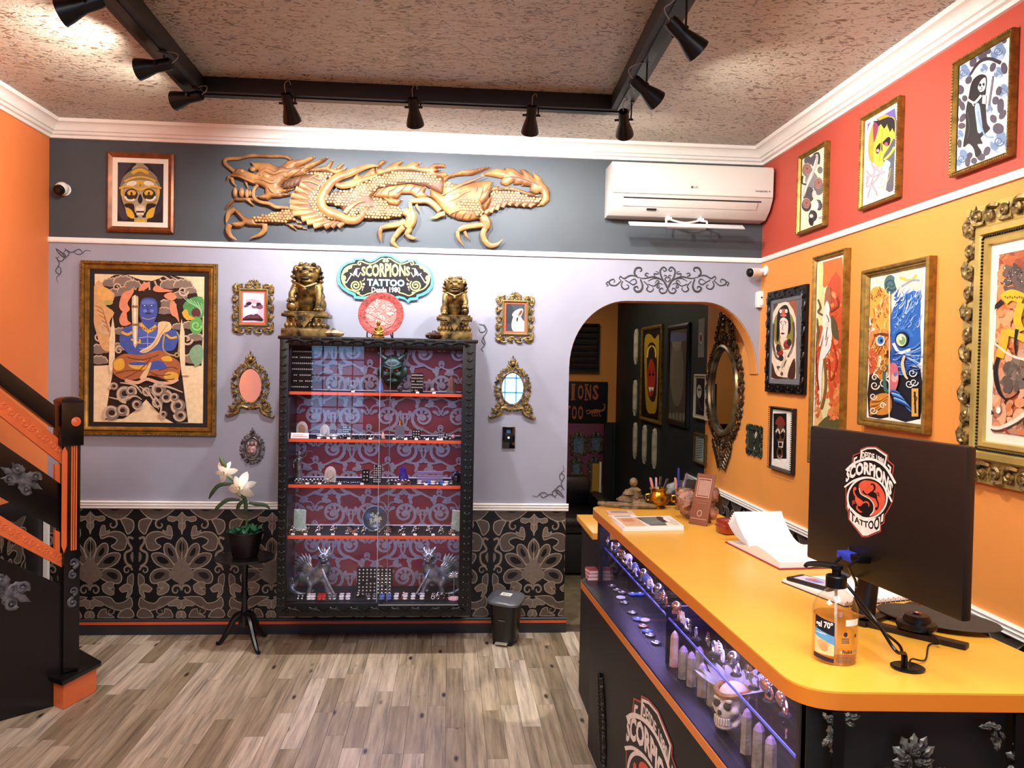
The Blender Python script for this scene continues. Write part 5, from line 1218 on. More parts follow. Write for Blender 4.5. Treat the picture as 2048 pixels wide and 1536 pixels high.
for x,y,rx,ry in ((245,660,36,80),(343,660,42,75),(425,680,34,70),(475,675,26,45)): (cx,cy),= A_(x,y);MB().ell((cx,cy,.018),(rx*Q,ry*Q,.012),10,7).build('tooth',M_drag,dm)
rod('whisker',A_(600,550,545,620,530,700,560,770,640,815,770,840,870,890,960,895,1075,905),[24,26,26,28,20],.03)
# front arm
ARM = A_(500,1050,620,1015,750,1000,900,960,1060,915,1160,960,1150,1090,1000,1130,880,1145,700,1130,540,1110)
harm = rel('foreleg',ARM,.035,.022,m=M_dshade)
rel('hand',A_(230,910,290,930,360,1010,440,1050,540,1060,560,1130,690,1130,710,1170,620,1175,480,1170,400,1150,330,1195,260,1195,200,1170,190,1130,280,1110,350,1105,340,1080,280,1010,220,950),.034,.018,res=.005)
for L in ((245,905,160,975,130,1050,112,1130),(165,1150,140,1230,180,1330,272,1390),(695,1150,700,1230,620,1310,475,1362)): rod('claw',A_(*L),[44,42,30,4],.022)
for L in ((990,1125,1120,1150,1180,1240,1100,1200),(1130,1050,1180,1100,1310,1130,1200,1130),(1130,1150,1230,1160,1345,1222,1200,1205)): rel('elbow_fin',A_(*L),.024,.01,edge=.012,res=.006)
# neck and chest
CH = A_(1000,510,1150,425,1390,372,1640,330,1790,390)+B_(130,450,150,570,20,660)+A_(1490,780,1540,930,1700,1070)+B_(330,1090,430,1130,300,1190,100,1205)+A_(1480,1180,1350,1130,1180,1040,1090,880,1130,690,1220,560,1100,600,960,600)
hch = rel('neck',CH,.034,.03,m=M_dshade)
for i,L in enumerate(((1420,640,1330,590,1245,545),(1380,695,1280,650,1180,610),(1370,770,1240,740,1115,710),(1365,845,1230,830,1090,815),(1380,915,1240,920,1090,890),(1455,960,1300,980,1140,985),(1530,1010,1400,1050,1270,1075),(1620,1060,1480,1105,1350,1125),(1700,1100,1570,1150,1450,1180),(1780,1110,1690,1160,1620,1195))): rod('belly_plate',A_(*L),[16,42,48],.032,8,.55)
for L in ((200,1110,140,1150,90,1200),(290,1120,240,1150,190,1195),(400,1120,340,1150,290,1190)): rod('belly_plate',B_(*L),[14,36,40],.03,8,.55)
for L in ((1450,430,1540,470,1550,400,1480,410,1380,470),(1280,500,1400,500,1540,560,1500,600,1420,600)): rod('ear_fold',A_(*L),[14,20,18,10],.038)
groove([(A_(1060,500,1040,570,1100,610),8),(A_(1130,470,1090,560,1130,600),8),(A_(1200,430,1150,540,1190,600),8),(A_(1270,410,1250,480,1180,560),8),(A_(930,580,1010,530,1060,460),8)],.036)
# mane spikes
rel('mane',A_(1330,350,1400,300,1640,250,1725,160,1748,165,1690,290)+B_(230,300,335,213,368,225,300,300,230,312,350,300,412,268,385,322,260,385,150,420)+A_(1790,385,1640,330),.03,.018,res=.006)
# smooth mantle band looping round the shoulder
rod('mantle',B_(905,268,820,262,700,285,600,320,470,375,330,425,200,500,90,640,30,780,50,900,170,985,320,1040,430,1085,540,1095,630,1050,690,960,750,900,850,872),[14,34,52,60,70,74,72,66,56,40,14],.033,10,.5)
rod('mantle_fold',B_(255,545,320,565,400,560,500,540,620,490,760,450,890,405),[30,50,52,40,12],.034,10,.5)
rod('mantle_fold',B_(395,985,440,930,520,870,610,820,710,805),[38,34,22,8],.04,8,.6)
rel('shoulder_spike',B_(260,545,430,520,480,490,585,340,590,400,640,410,800,290,840,280,870,400,700,460,500,540,380,560),.028,.02,res=.006)
# body, dorsal fin, belly
BODY = B_(85,800,110,720,200,660,450,625,600,535,880,425,1100,345,1400,325,1700,372)+C_(10,330,200,355,230,470,190,620,60,560)+B_(1640,575,1400,525,1100,562,900,605,790,735,1000,765,1060,840,1180,870,1330,945,1310,1000,1240,1050,1000,1072,830,1065,760,1092,670,1062,640,1000,520,1060,420,1040,330,900,220,860,110,850)
hbd = rel('body',BODY,.036,.045,m=M_dshade)
rel('dorsal_fin',B_(860,290,930,170,1012,168,1000,205,870,298,1000,300,1080,230,1200,180,1282,190,1215,245,1300,252,1420,195,1555,202,1495,260,1650,280,1770,215)+C_(60,140,220,148,242,200,80,207,165,240,75,272,230,272,292,312,205,362,10,335)+B_(1700,376,1400,328,1100,348,900,405,860,385),.03,.02,res=.006)
rel('belly',B_(800,735,900,603,1100,562,1400,525,1630,580,1600,660,1690,720,1580,745,1500,742,1400,682,1260,680,1190,760,1060,745,960,740),.034,.02)
groove([(B_(830,735,900,660,950,600),8),(B_(930,690,990,620,1060,570),8),(B_(1060,715,1070,660,1150,620,1210,550),9),(B_(1170,690,1270,630,1340,540),8),(B_(1390,650,1420,610,1480,570),8),(B_(1490,690,1540,640,1580,585),8),(B_(90,810,130,700,300,645,450,632,600,540,880,410),9),(B_(880,590,1100,550,1400,515,1630,575),7),(B_(880,400,1100,340,1400,318,1830,405),7),(B_(690,990,740,910,830,880),10),(B_(340,890,380,830,420,860,390,900),10)],.037)
for L in ((1050,720,1180,760,1270,768,1200,862,1150,860,1060,800),(800,740,1000,730,1130,770,1180,870,1060,840,980,770)): rel('elbow_fin',B_(*L),.034,.015,edge=.014,res=.007)
# middle foot
rod('lower_leg',B_(1290,960,1400,1010,1390,1120,1340,1210),[50,85,80,55],.028)
for L in ((1320,1120,1180,1160,1060,1180,960,1205),(1290,1190,1210,1270,1150,1350),(1370,1170,1370,1240,1330,1290)): rod('toe',B_(*L),[50,46,36],.026)
for L in ((955,1190,925,1270,930,1350,948,1412),(1145,1350,1120,1420,1160,1470,1222,1515),(1315,1275,1370,1340,1440,1365,1510,1360)): rod('claw',B_(*L),[34,36,26,4],.024)
# far foot and hip
rod('lower_leg',B_(1390,800,1540,790,1650,790,1760,860,1840,950),[30,48,52,50,44],.028)
rod('claw',B_(1385,815,1395,900,1430,950,1482,985),[30,32,22,4],.026);rod('claw',B_(1485,850,1500,900,1535,962),[22,18,4],.03);rod('claw',C_(230,915,150,930,90,970,12,978),[40,44,30,4],.026)
THI = C_(0,520,190,620,205,420,330,440,480,470,660,420,960,410,930,540,880,660,790,760,850,900,770,990,590,1022,420,1000,280,935,200,860,60,690,0,650)
hth = rel('hip',THI,.044,.05)
rel('flame_fin',C_(205,500,220,440,280,370,400,335,510,325,640,320,740,285,930,200,900,185,640,235,480,250,300,312,200,362),.04,.02,res=.006)
for L in ((190,640,330,560,480,480,640,420,835,340),(285,735,420,670,520,600,620,578),(400,790,430,740,560,710),(290,930,420,870,520,850,640,880)): rod('hip_fold',C_(*L),[8,22,24,6],.045,7,.6)
groove([(C_(195,650,330,575,480,500,650,440),9),(C_(290,740,430,685,540,600,620,590),8),(C_(380,980,400,920,440,890),8),(C_(490,1000,520,940,560,910),8),(C_(580,1015,620,960,640,925),8),(C_(250,925,400,880,500,850,620,870,760,960),9)],.046)
for L in ((700,720,700,590,722,490,730,580,800,560,812,480,830,560,900,470,962,410,930,560,880,690,800,760),(800,800,860,720,955,620,950,680,890,800,930,740,850,880,830,880)): rel('leaf_crest',C_(*L),.046,.02,edge=.016,res=.007)
# tail
TAIL = C_(920,585,1100,550,1300,570,1500,632,1695,682,1680,765,1560,822,1350,802,1180,792,1010,862,880,955,830,905,900,760)
htl = rel('tail',TAIL,.036,.03,m=M_dshade)
rel('tail_fin',C_(765,335,880,260,1030,213,1155,240,1138,205,1262,210,1425,315,1368,222,1475,240,1595,372,1568,262,1690,350,1735,440,1800,500,1840,575,1830,705,1740,785,1640,795,1705,690,1700,590,1620,605,1520,560,1540,490,1400,480,1410,458,1280,465,1290,418,1180,482,1100,460,1080,420,1110,368,1000,350,860,322),.034,.03)
rel('tail_spines',C_(915,575,965,500,1045,468,1050,525,1205,488,1215,525,1250,490,1390,540,1520,580,1690,650,1500,640,1300,572,1100,552),.03,.012,edge=.014,res=.006)
groove([(C_(930,580,1100,545,1300,562,1500,630,1690,650),8),(C_(1100,370,1300,360,1500,420,1680,480),7),(C_(1660,575,1720,620,1690,720),8),(C_(760,700,800,600,815,500),7),(C_(850,690,900,580,940,450),7),(C_(710,590,725,540,720,500),6)],.042)
for L in ((850,920,870,880,920,840),(930,900,950,850,1010,790),(1020,860,1040,800,1090,750),(1110,820,1140,760,1210,720),(1210,790,1240,745,1320,730),(1310,800,1350,755,1420,735),(1420,805,1450,770,1510,745),(1520,815,1550,780,1610,765)): rod('belly_plate',C_(*L),[30,34,12],.03,8,.6)
# rear foot
rod('lower_leg',C_(800,950,850,1020,870,1090,850,1140),[62,72,62,46],.028)
rod('toe',C_(830,1085,720,1095,600,1110,500,1135,430,1175),[36,44,44,44,30],.026);rod('claw',C_(425,1175,430,1260,460,1330,518,1405),[30,30,20,3],.024);rod('claw',C_(530,1185,560,1250,605,1305),[26,22,4],.024)
rod('toe',C_(850,1130,815,1220,830,1310,880,1370),[46,48,46,40],.026);rod('claw',C_(850,1350,930,1400,1030,1380,1118,1300),[44,40,26,3],.026)
# scales: overlapping domes laid over the scaly stretches
def scales(name,poly,hf,s,avoid=(),ins=.006):
    b = MB();P = np.array(poly);lo,hi = P.min(0),P.max(0);pts = []
    r = 0;y = lo[1]
    while y < hi[1]:
        x = lo[0]+(s*.5 if r % 2 else 0)
        while x < hi[0]: pts.append((x+R_.uniform(-.1,.1)*s,y+R_.uniform(-.1,.1)*s));x += s
        y += s*.82;r += 1
    ok,z = hf(pts)
    for (x,y),o,zz in zip(pts,ok,z):
        if not o: continue
        if any(((x-ax)**2+(y-ay)**2) < ar*ar for ax,ay,ar in avoid): continue
        n = 7;vs = [(x,y,zz+.0052)]+[(x+s*.38*math.cos(2*PI*i/n),y+s*.38*math.sin(2*PI*i/n),zz+.0042) for i in range(n)]+[(x+s*.51*math.cos(2*PI*i/n),y+s*.51*math.sin(2*PI*i/n),zz-.002) for i in range(n)]
        b.add(vs,[(0,1+i,1+(i+1) % n) for i in range(n)]+[(1+i,1+n+i,1+n+(i+1) % n,1+(i+1) % n) for i in range(n)])
    b.build(name,M_dragd,dm,smooth=60,kind='stuff')
scales('arm_scales',ARM,harm,.019);scales('body_scales',B_(85,800,110,730,200,670,450,635,600,545,880,440,1100,360,1400,340,1700,385)+C_(10,345,200,370,150,450,0,480)+B_(1700,530,1400,505,1100,545,880,590,780,730,640,740,500,830,420,900,330,880,220,850),lambda q: (MB().relief(B_(85,800,110,730,200,670,450,635,600,545,880,440,1100,360,1400,340,1700,385)+C_(10,345,200,370,150,450,0,480)+B_(1700,530,1400,505,1100,545,880,590,780,730,640,740,500,830,420,900,330,880,220,850),.037,.034,.04,.05)(q)),.019)
LEGP = B_(690,1050,700,970,760,910,850,890,800,760,1000,775,1060,850,1180,880,1320,945,1300,995,1230,1045,1000,1065,830,1060,760,1085)
scales('leg_scales',LEGP,MB().relief(LEGP,.038,.032,.04,.05),.019)
LG2 = B_(430,1020,500,940,580,870,700,830,800,850,690,930,630,1020,530,1060);scales('leg_scales',LG2,MB().relief(LG2,.038,.036,.04,.05),.019)
NK = A_(1400,380,1640,345,1780,395)+B_(120,460,130,570,10,660)+A_(1490,790,1540,920,1700,1050)+B_(330,1090,300,1110)+A_(1700,1090,1530,1000,1400,900,1370,760,1440,640,1550,560,1560,430);scales('neck_scales',NK,MB().relief(NK,.036,.034,.03,.05),.019)
TS = C_(930,590,1100,562,1300,582,1500,642,1690,690,1660,760,1520,760,1300,740,1150,730,1000,800,920,820,960,660);scales('tail_scales',TS,MB().relief(TS,.037,.034,.03,.05),.019)
HS = C_(420,790,520,690,640,670,770,760,830,900,760,980,640,880,500,850,420,820);scales('hip_scales',HS,MB().relief(HS,.048,.044,.03,.05),.019);HS = C_(215,500,290,430,350,490,260,530);scales('hip_scales',HS,MB().relief(HS,.046,.044,.03,.05),.019);HS = C_(250,650,400,560,500,560,380,640);scales('hip_scales',HS,MB().relief(HS,.047,.044,.03,.05),.019)

# ---------------------------------------------------------------- on top of the cabinet
ZT_ = CZ1+.0005
def lion(px0,px1,ptop,pbase,mirror,label):
    yc = CYF+.17;x0 = at(px0,640,Y=CYF+.08).x;x1 = at(px1,640,Y=CYF+.08).x;c = (x0+x1)/2;wd = x1-x0
    t = thing('guardian_lion',label,'statue',T(c,yc,ZT_));s = 1/.09*(wd*.5)/2.45
    b = MB();w = wd/2
    b.box(-w,-w*.8,0,w,w*.8,.045).box(-w*.86,-w*.7,.045,w*.86,w*.7,.052).box(-w*.8,-w*.62,.052,w*.8,w*.62,.112)
    b.box(-w,-w*.8,.112,w,w*.8,.132).box(-w*.9,-w*.74,.132,w*.9,w*.74,.143);b.build('pedestal',M_bronze,t,bev=.002)
    q = MB()
    for i in range(9):
        x = -w*.88+w*1.76*(i+.5)/9;q.ell((x,-w*.68,.063),(w*.09,.012,.014),8,6)
    for sg in (-1,1):
        for i in range(6): q.ell((sg*w*.84,-w*.6+w*1.2*(i+.5)/6,.063),(.012,w*.09,.014),8,6)
        q.ell((sg*w*.62,-w*.63,.093),.011,8,6);q.ell((sg*w*.4,-w*.63,.093),.009,8,6)
    q.build('lotus_beads',M_bronze,t,kind='stuff')
    FF = T(0,-w*.8-.0005,0) @ FR
    v = MB();v.prism([(-w*.55,.132),(w*.55,.132),(0,.05)],0,.004,M=FF);v.build('apron',M_bronze,t)
    v = MB();[v.spiral((R_.uniform(-.3,.3)*w,R_.uniform(.09,.125)),.009,.002,R_.uniform(0,6),1.1,.003,8,5,M=FF,z=.005) for i in range(12)];v.build('apron_relief',M_bronze,t,kind='stuff')
    k = w/.107;Z = .143;X = -1 if mirror else 1
    S = lambda *p: (p[0]*k*X,p[1]*k,Z+p[2]*k)
    b = MB();E = lambda c,r,R=None: b.ell(S(*c),tuple(q*k for q in r),14,10,R=R)
    E((0,.015,.075),(.058,.05,.085));E((0,-.018,.115),(.052,.04,.05));E((0,.045,.035),(.07,.05,.04))
    for sg in (-1,1): E((sg*.06,.02,.035),(.028,.045,.038));E((sg*.062,-.025,.008),(.02,.03,.01));E((sg*.055,-.012,.112),(.022,.026,.03))
    # straight foreleg, and one resting on the ball
    b.tube([S(.056,-.02,.11),S(.06,-.04,.06),S(.058,-.05,.012)],[.022*k,.016*k,.015*k],10);E((.06,-.062,.009),(.022,.026,.011))
    b.tube([S(-.056,-.02,.11),S(-.066,-.05,.08),S(-.062,-.066,.058)],[.022*k,.017*k,.016*k],10);E((-.062,-.074,.052),(.022,.022,.012))
    # head
    E((0,-.02,.175),(.056,.05,.05));E((0,-.058,.168),(.036,.024,.016));E((0,-.055,.142),(.032,.022,.011));E((0,-.078,.178),(.015,.01,.010));E((0,-.05,.205),(.04,.02,.014))
    for sg in (-1,1): E((sg*.024,-.062,.193),(.012,.01,.008));E((sg*.03,-.058,.206),(.02,.012,.007));E((sg*.056,-.02,.2),(.012,.018,.022))
    sculpt(b,.0042*k,3).build('body',M_bronze,t)
    m = MB();rr = random.Random(9)
    for ring,(rad,z,n,y0) in enumerate(((.030,.226,6,-.01),(.050,.21,9,-.005),(.060,.19,10,0),(.064,.168,10,.0),(.062,.147,9,.005),(.058,.128,8,.01))):
        for i in range(n):
            an = -PI*.12+(PI*1.24)*(i+.5)/n;x,y = rad*math.cos(an),y0+rad*.8*math.sin(an)
            m.ell(S(x,y-.008,z+rr.uniform(-.003,.003)),(.013*k,.013*k,.012*k),8,6);m.ell(S(x*1.16,(y-.012)*1.0-.004,z),(.006*k,.006*k,.006*k),6,5)
    m.build('mane_curls',M_bronze,t,kind='stuff')
    h = MB();[h.tube([S(sg*.05,-.045,.135),S(0,-.075,.112),S(-sg*.05,-.045,.135)],.006*k,6) for sg in (1,)];h.ell(S(0,-.075,.102),.012*k,10,8);h.build('collar',M_bronze,t)
    MB().ell(S(-.062,-.074,.022),.024*k,16,12).build('ball',M_bronze,t)
    e = MB();[e.ell(S(sg*.024,-.071,.192),.0055*k,8,6) for sg in (-1,1)];e.ell(S(0,-.074,.155),(.024*k,.008*k,.006*k),10,6);e.build('eye',M_black,t)
    q = MB();[q.ell(S(xx+dx,yy,zz),(.006*k,.008*k,.006*k),8,6) for xx,yy,zz in ((.06,-.085,.006),(-.062,-.093,.046)) for dx in (-.014,0,.014)];q.build('claws',M_bronze,t)
    q = MB();q.tube(catmull([S(.03,.06,.03),S(.05,.085,.08),S(.02,.08,.13),S(.03,.07,.15)],5),[.016*k,.02*k,.014*k,.004*k],8);q.build('tail',M_bronze,t)
lion(563,655,520,668,False,'bronze guardian lion on the left end of the cabinet top')
lion(873,945,528,680,True,'bronze guardian lion on the right end of the cabinet top')
# red carved plate on its stand
pc = at(762,629,Y=CYF+.16)
pr_ = (at(808,629,Y=CYF+.16).x-at(716,629,Y=CYF+.16).x)/2
tz = max(pc.z,ZT_+pr_+.004)
t = thing('carved_plate','red carved dragon plate propped up on the cabinet top','plate',T(pc.x,CYF+.17,tz) @ Matrix.Rotation(-.2,4,'X') @ FR)
MB().lathe([(0,-.006),(pr_*.6,-.006),(pr_*.95,.008),(pr_,.012),(pr_*.95,.013),(pr_*.70,.003),(0,.003)],48).build('dish',mat('red_lacquer','#9c3028',.35,vs=50,col2='#5e1712',bump=.3,bs=90),t)
MB().lathe([(0,.0035),(pr_*.68,.0035),(pr_*.68,.006),(0,.006)],40).build('medallion',mat('pink_lacquer','#b8605a',.4,var=.2,vs=40),t)
b = MB();rr = random.Random(12)
for i in range(46):
    q = rr.uniform(0,6.3);r = pr_*.62*math.sqrt(rr.random());b.spiral((r*math.cos(q),r*math.sin(q)),rr.uniform(.009,.018),.003,q,rr.choice((-1,1))*rr.uniform(.6,1.2),.0045,10,5,z=.007)
b.build('dragon_relief',mat('pale_lacquer','#d08a84',.4,var=.2,vs=40),t,kind='stuff')
t2 = thing('plate_stand','black wire easel under the red carved plate','stand',T(pc.x,CYF+.17,ZT_))
for sg in (-1,1): MB().tube(catmull([(sg*pr_*.55,-.06,.035),(sg*pr_*.55,-.055,.004),(sg*pr_*.5,0,.004),(sg*pr_*.45,.07,.004),(sg*pr_*.3,.055,.08)],5),.004,6).build('leg',M_metal,t2)
# small seated buddha in front of the plate
t = thing('buddha_figurine','tiny brass seated figure in front of the red plate','figurine',T(at(757,662,Y=CYF+.06).x,CYF+.06,ZT_))
b = MB();b.ell((0,0,.02),(.034,.022,.012),14,8);b.ell((0,.004,.045),(.018,.014,.026),12,8);b.ell((0,0,.082),(.0125,.0125,.015),12,8);b.ell((0,0,.098),(.005,.005,.006),8,6)
for sg in (-1,1): b.tube([(sg*.018,0,.06),(sg*.028,-.006,.04),(sg*.008,-.018,.03)],[.008,.006,.005],8)
sculpt(b,.003,2).build('body',mat('brass','#c9a050',.3,metal=.8,vs=40,col2='#5a4018'),t);MB().lathe([(.036,0),(.036,.006),(.03,.010),(0,.010)],18).build('base',mat('brass','#c9a050',.3),t)
def gourd(px,label,m,sx):
    t = thing('stone_bowl',label,'ornament',T(at(px,660,Y=CYF+.10).x,CYF+.10,ZT_))
    b = MB();b.lathe([(.02,0),(.045,.008),(.052,.022),(.042,.036),(.02,.042),(0,.043)],24,sx=sx);b.build('body',m,t)
    q = MB()
    for i in range(10): a_ = 2*PI*i/10;q.petal(.03,.008,.005,T(.03*math.cos(a_)*sx,.03*math.sin(a_),.036) @ rotz(a_+PI),curl=.008)
    q.build('rim_leaves',m,t);MB().ell((0,0,.043),(.012,.012,.01),10,7).build('knob',m,t)
gourd(868,'dark brown glazed gourd bowl beside the right lion',M_ambr,1.0);gourd(668,'mottled cream and brown stone beside the left lion',mat('mottled_stone','#2e2118',.35,vs=30,col2='#b49a7a'),1.15)
# ================================================================ pictures on the right wall
M_gilt2 = mat('narrow_gilt','#8f7030',.38,metal=.6,var=.3,vs=30);M_side = mat('frame_side_wood','#6a2a14',.4,var=.2)
GP = [(0,.026),(.003,.032),(.007,.03),(.010,.024),(.013,.028),(.017,.024),(.020,.016)]
def wash(a,x0,y0,x1,y1,n,cols,r,seed=1):
    rr = random.Random(seed)
    for i in range(n): a.ell(rr.uniform(x0,x1),rr.uniform(y0,y1),r*rr.uniform(.4,1.2),r*rr.uniform(.5,1.8),rr.choice(cols),rr.uniform(-.8,.8),9)
def gpic(label,tl,tr,br,bl,art,crop,mw=0,ground='#f0ede6',prof=GP,fm=None,mm=None,bead=True,off=.03):
    t,M,w,h = picture('framed_print',label,RIGHT,off,tl,tr,br,bl,prof,fm or M_gilt2,mw,mm or M_mat_w,art=art,crop=crop,ground=ground)
    MB().box(-w/2-.0005,-h/2-.0005,.001,w/2+.0005,h/2+.0005,.022).build('back_box',M_side,t,smooth=0) if False else None
    if bead: b = MB();beads_rect(b,w,h,.004,.031,.0042,.012);b.build('bead_moulding',fm or M_gilt2,t,kind='stuff')
    return t,M,w,h
def roses(a):
    for x,y,r,c in ((240,560,90,'#6f6a6e'),(340,430,80,'#5a565c'),(300,700,120,'#8a888a'),(400,820,90,'#6f6d70'),(260,900,110,'#4d484e'),(230,1050,90,'#3c3640'),(320,1200,80,'#342c38'),(390,1040,70,'#6a6468'),(250,430,70,'#5a565c'),(420,560,50,'#7a787a')): a.ell(x,y,r*.75,r,c)
    a.poly([380,330,410,400,330,620,260,760,200,930,170,900,230,720,320,520],'#c9c8c6',3);a.line([360,420,300,620,220,820,190,900],14,'#f2f2ee');a.line([330,350,390,320,410,380,400,480],26,'#3a363c')
    for x,y,r in ((240,540,85),(400,740,80),(230,1020,75)):
        a.ell(x,y,r*.75,r,'#b58a80');a.spir(x,y,r*.8,8,0,2.4,14,'#7c5a54',30);a.ell(x,y,14,18,'#8a4440')
    for L in ([410,980,440,1050,420,1110,380,1100],[290,1120,330,1200,310,1330,280,1280],[180,640,170,740,230,760]): a.line(L,24,'#463f4a')
    a.ell(360,1050,40,70,'#eeeeea');a.ell(300,1200,26,26,'#e0dcd8');a.ell(340,900,30,60,'#d8d6cc');a.poly([260,1240,330,1240,320,1300,280,1330],'#241f28',2)
    a.rect(400,1210,450,1240,'#b0a8b0')
gpic('small gilt framed grey rose and dagger print, smallest on the red band',(1593.6,315),(1648,281.5),(1648,450),(1593,470),roses,(1580,260,6.98),ground='#efe9cf')
def yskull(a):
    a.poly([185,410,555,185,555,700,400,560,300,620,190,900],'#6a5fa8',2);a.ell(280,640,90,290,'#efe8ea',.1);a.ell(300,640,75,260,'#d89a3a',.1);a.poly([330,340,420,300,480,320,400,380],'#d89a3a',3)
    a.poly([275,380,360,380,470,330,555,370,552,640,520,760,430,900,340,960,290,840,300,640,350,460],'#d9cf4a',3);a.poly([285,385,360,375,470,330,550,370,548,530,520,470,490,520,455,430,420,480,380,420,350,450],'#2a242c',2);a.poly([290,400,350,450,300,640,285,560],'#8c3a5a',3)
    a.poly([420,620,470,575,500,600,480,680,430,680,400,650],'#211a20',3);a.poly([320,710,370,650,385,700,350,780,320,770],'#211a20',3);a.ell(445,665,22,25,'#c84a6a');a.ell(342,745,20,22,'#d890a0');a.poly([375,660,395,640,400,760,380,720],'#3c3620',2)
    a.poly([480,700,552,600,540,1000,530,1240,440,1260,470,1000,400,850],'#5a5a66',3);a.line([420,860,500,780,545,700],26,'#d9cf4a');a.line([360,880,380,700,400,480],12,'#a89a2c');a.line([455,420,450,560],10,'#a89a2c',0)
    a.poly([190,870,260,900,340,960,440,900,480,1000,420,1200,480,1260,380,1320,170,1390,165,1000],'#f4f0f0',3)
    for L in ([220,1320,260,1180,350,1060,420,900],[340,1300,280,1180,200,1180,240,1060],[200,980,260,1060,330,1050,430,1000],[260,900,300,1000,250,1180]): a.line(L,18,'#d88a94')
    for x,y,r in ((210,1080,26),(280,1050,20),(320,960,30),(360,1000,24),(250,1180,22)): a.ell(x,y,r,r*1.2,'#e0a0b0')
    a.line([350,1200,420,1180,480,1080,500,960],10,'#a8a04a');[a.line([370,1090+i*22,440-8*i,1040+i*22],5,'#4a4a4a',0) for i in range(4)];a.poly([440,860,500,900,460,980,400,960],'#9ac8c4',3)
gpic('gilt framed yellow skull print, middle of three on the red band',(1718,239.4),(1795,190),(1793.6,393),(1717,421),yskull,(1700,180,6.14),.016,'#f6f3ee')
def reaper(a):
    a.rect(130,100,640,1430,'#f2f0ee')
    def rose(x,y,r,c='#8fa6c4'):
        a.ell(x,y,r*.85,r*1.1,c)
        for i in range(5): an = i*1.26;a.ell(x+r*.5*math.cos(an),y+r*.6*math.sin(an),r*.42,r*.5,('#7088ae','#a9bcd4')[i % 2])
        a.spir(x,y,r*.5,4,0,1.8,r*.14,'#54688c',18)
    for x,y,r in ((215,490,75),(540,290,85),(590,660,60),(550,1130,100),(205,1290,80),(180,1070,45),(370,330,45),(410,450,40),(545,490,50),(460,830,35)): rose(x,y,r)
    for x,y,rx,ry,ro in ((310,390,30,50,.3),(270,560,28,40,.5),(190,650,36,45,0),(175,770,22,45,.3),(210,800,24,45,-.2),(233,730,24,30,0),(215,910,24,45,.5),(160,930,18,35,.2),(205,985,34,28,-.5),(400,340,40,40,0),(495,440,26,45,.3),(600,450,28,55,-.1),(550,660,24,45,.3),(520,750,30,40,.2),(567,800,30,70,.1),(585,880,26,50,.5),(500,920,30,40,-.3),(545,1010,50,50,.3),(440,1220,28,45,.4),(385,1275,36,36,0),(320,1310,26,30,.5),(262,1320,22,45,.2),(600,180,24,40,0),(185,1150,18,40,0),(280,1260,24,30,.4),(445,290,30,30,0)): a.ell(x,y,rx,ry,'#4f4858',ro)
    a.poly([270,720,300,580,360,515,420,510,440,560,425,700,430,830,440,960,470,1010,420,1060,380,1100,400,1150,350,1160,390,1230,340,1280,320,1200,270,1150,220,1180,245,1000,245,850],'#221d22',3)
    a.poly([360,620,390,560,430,540,425,640,385,670,365,650],'#f2f0ea',3);a.ell(380,605,12,16,'#1a161a');a.ell(412,600,11,15,'#1a161a');a.ell(395,632,6,8,'#1a161a');a.line([370,655,400,648],7,'#1a161a',0)
    a.line([280,520,360,400,460,360,570,400],30,'#332c3a',5,(.4,1,1.2));a.line([500,520,460,800],16,'#6d6a7a',0);a.line([265,740,320,770,360,740,390,700],20,'#f0eee8');a.line([300,760,320,800],10,'#f0eee8',0)
    a.poly([330,800,370,780,390,900,400,1030,360,1050,345,950],'#9db4d6',3);a.line([360,850,380,960,430,1080,500,1090],16,'#7c98c4');a.line([420,700,415,780],34,'#e0dce0',0);a.line([260,860,280,1000,260,1100],8,'#47404a')
gpic('gilt framed print of a hooded skeleton among blue roses',(1902.6,128),(2019.6,55),(2019.6,309.6),(1899,354.7),reaper,(1880,40,4.655))
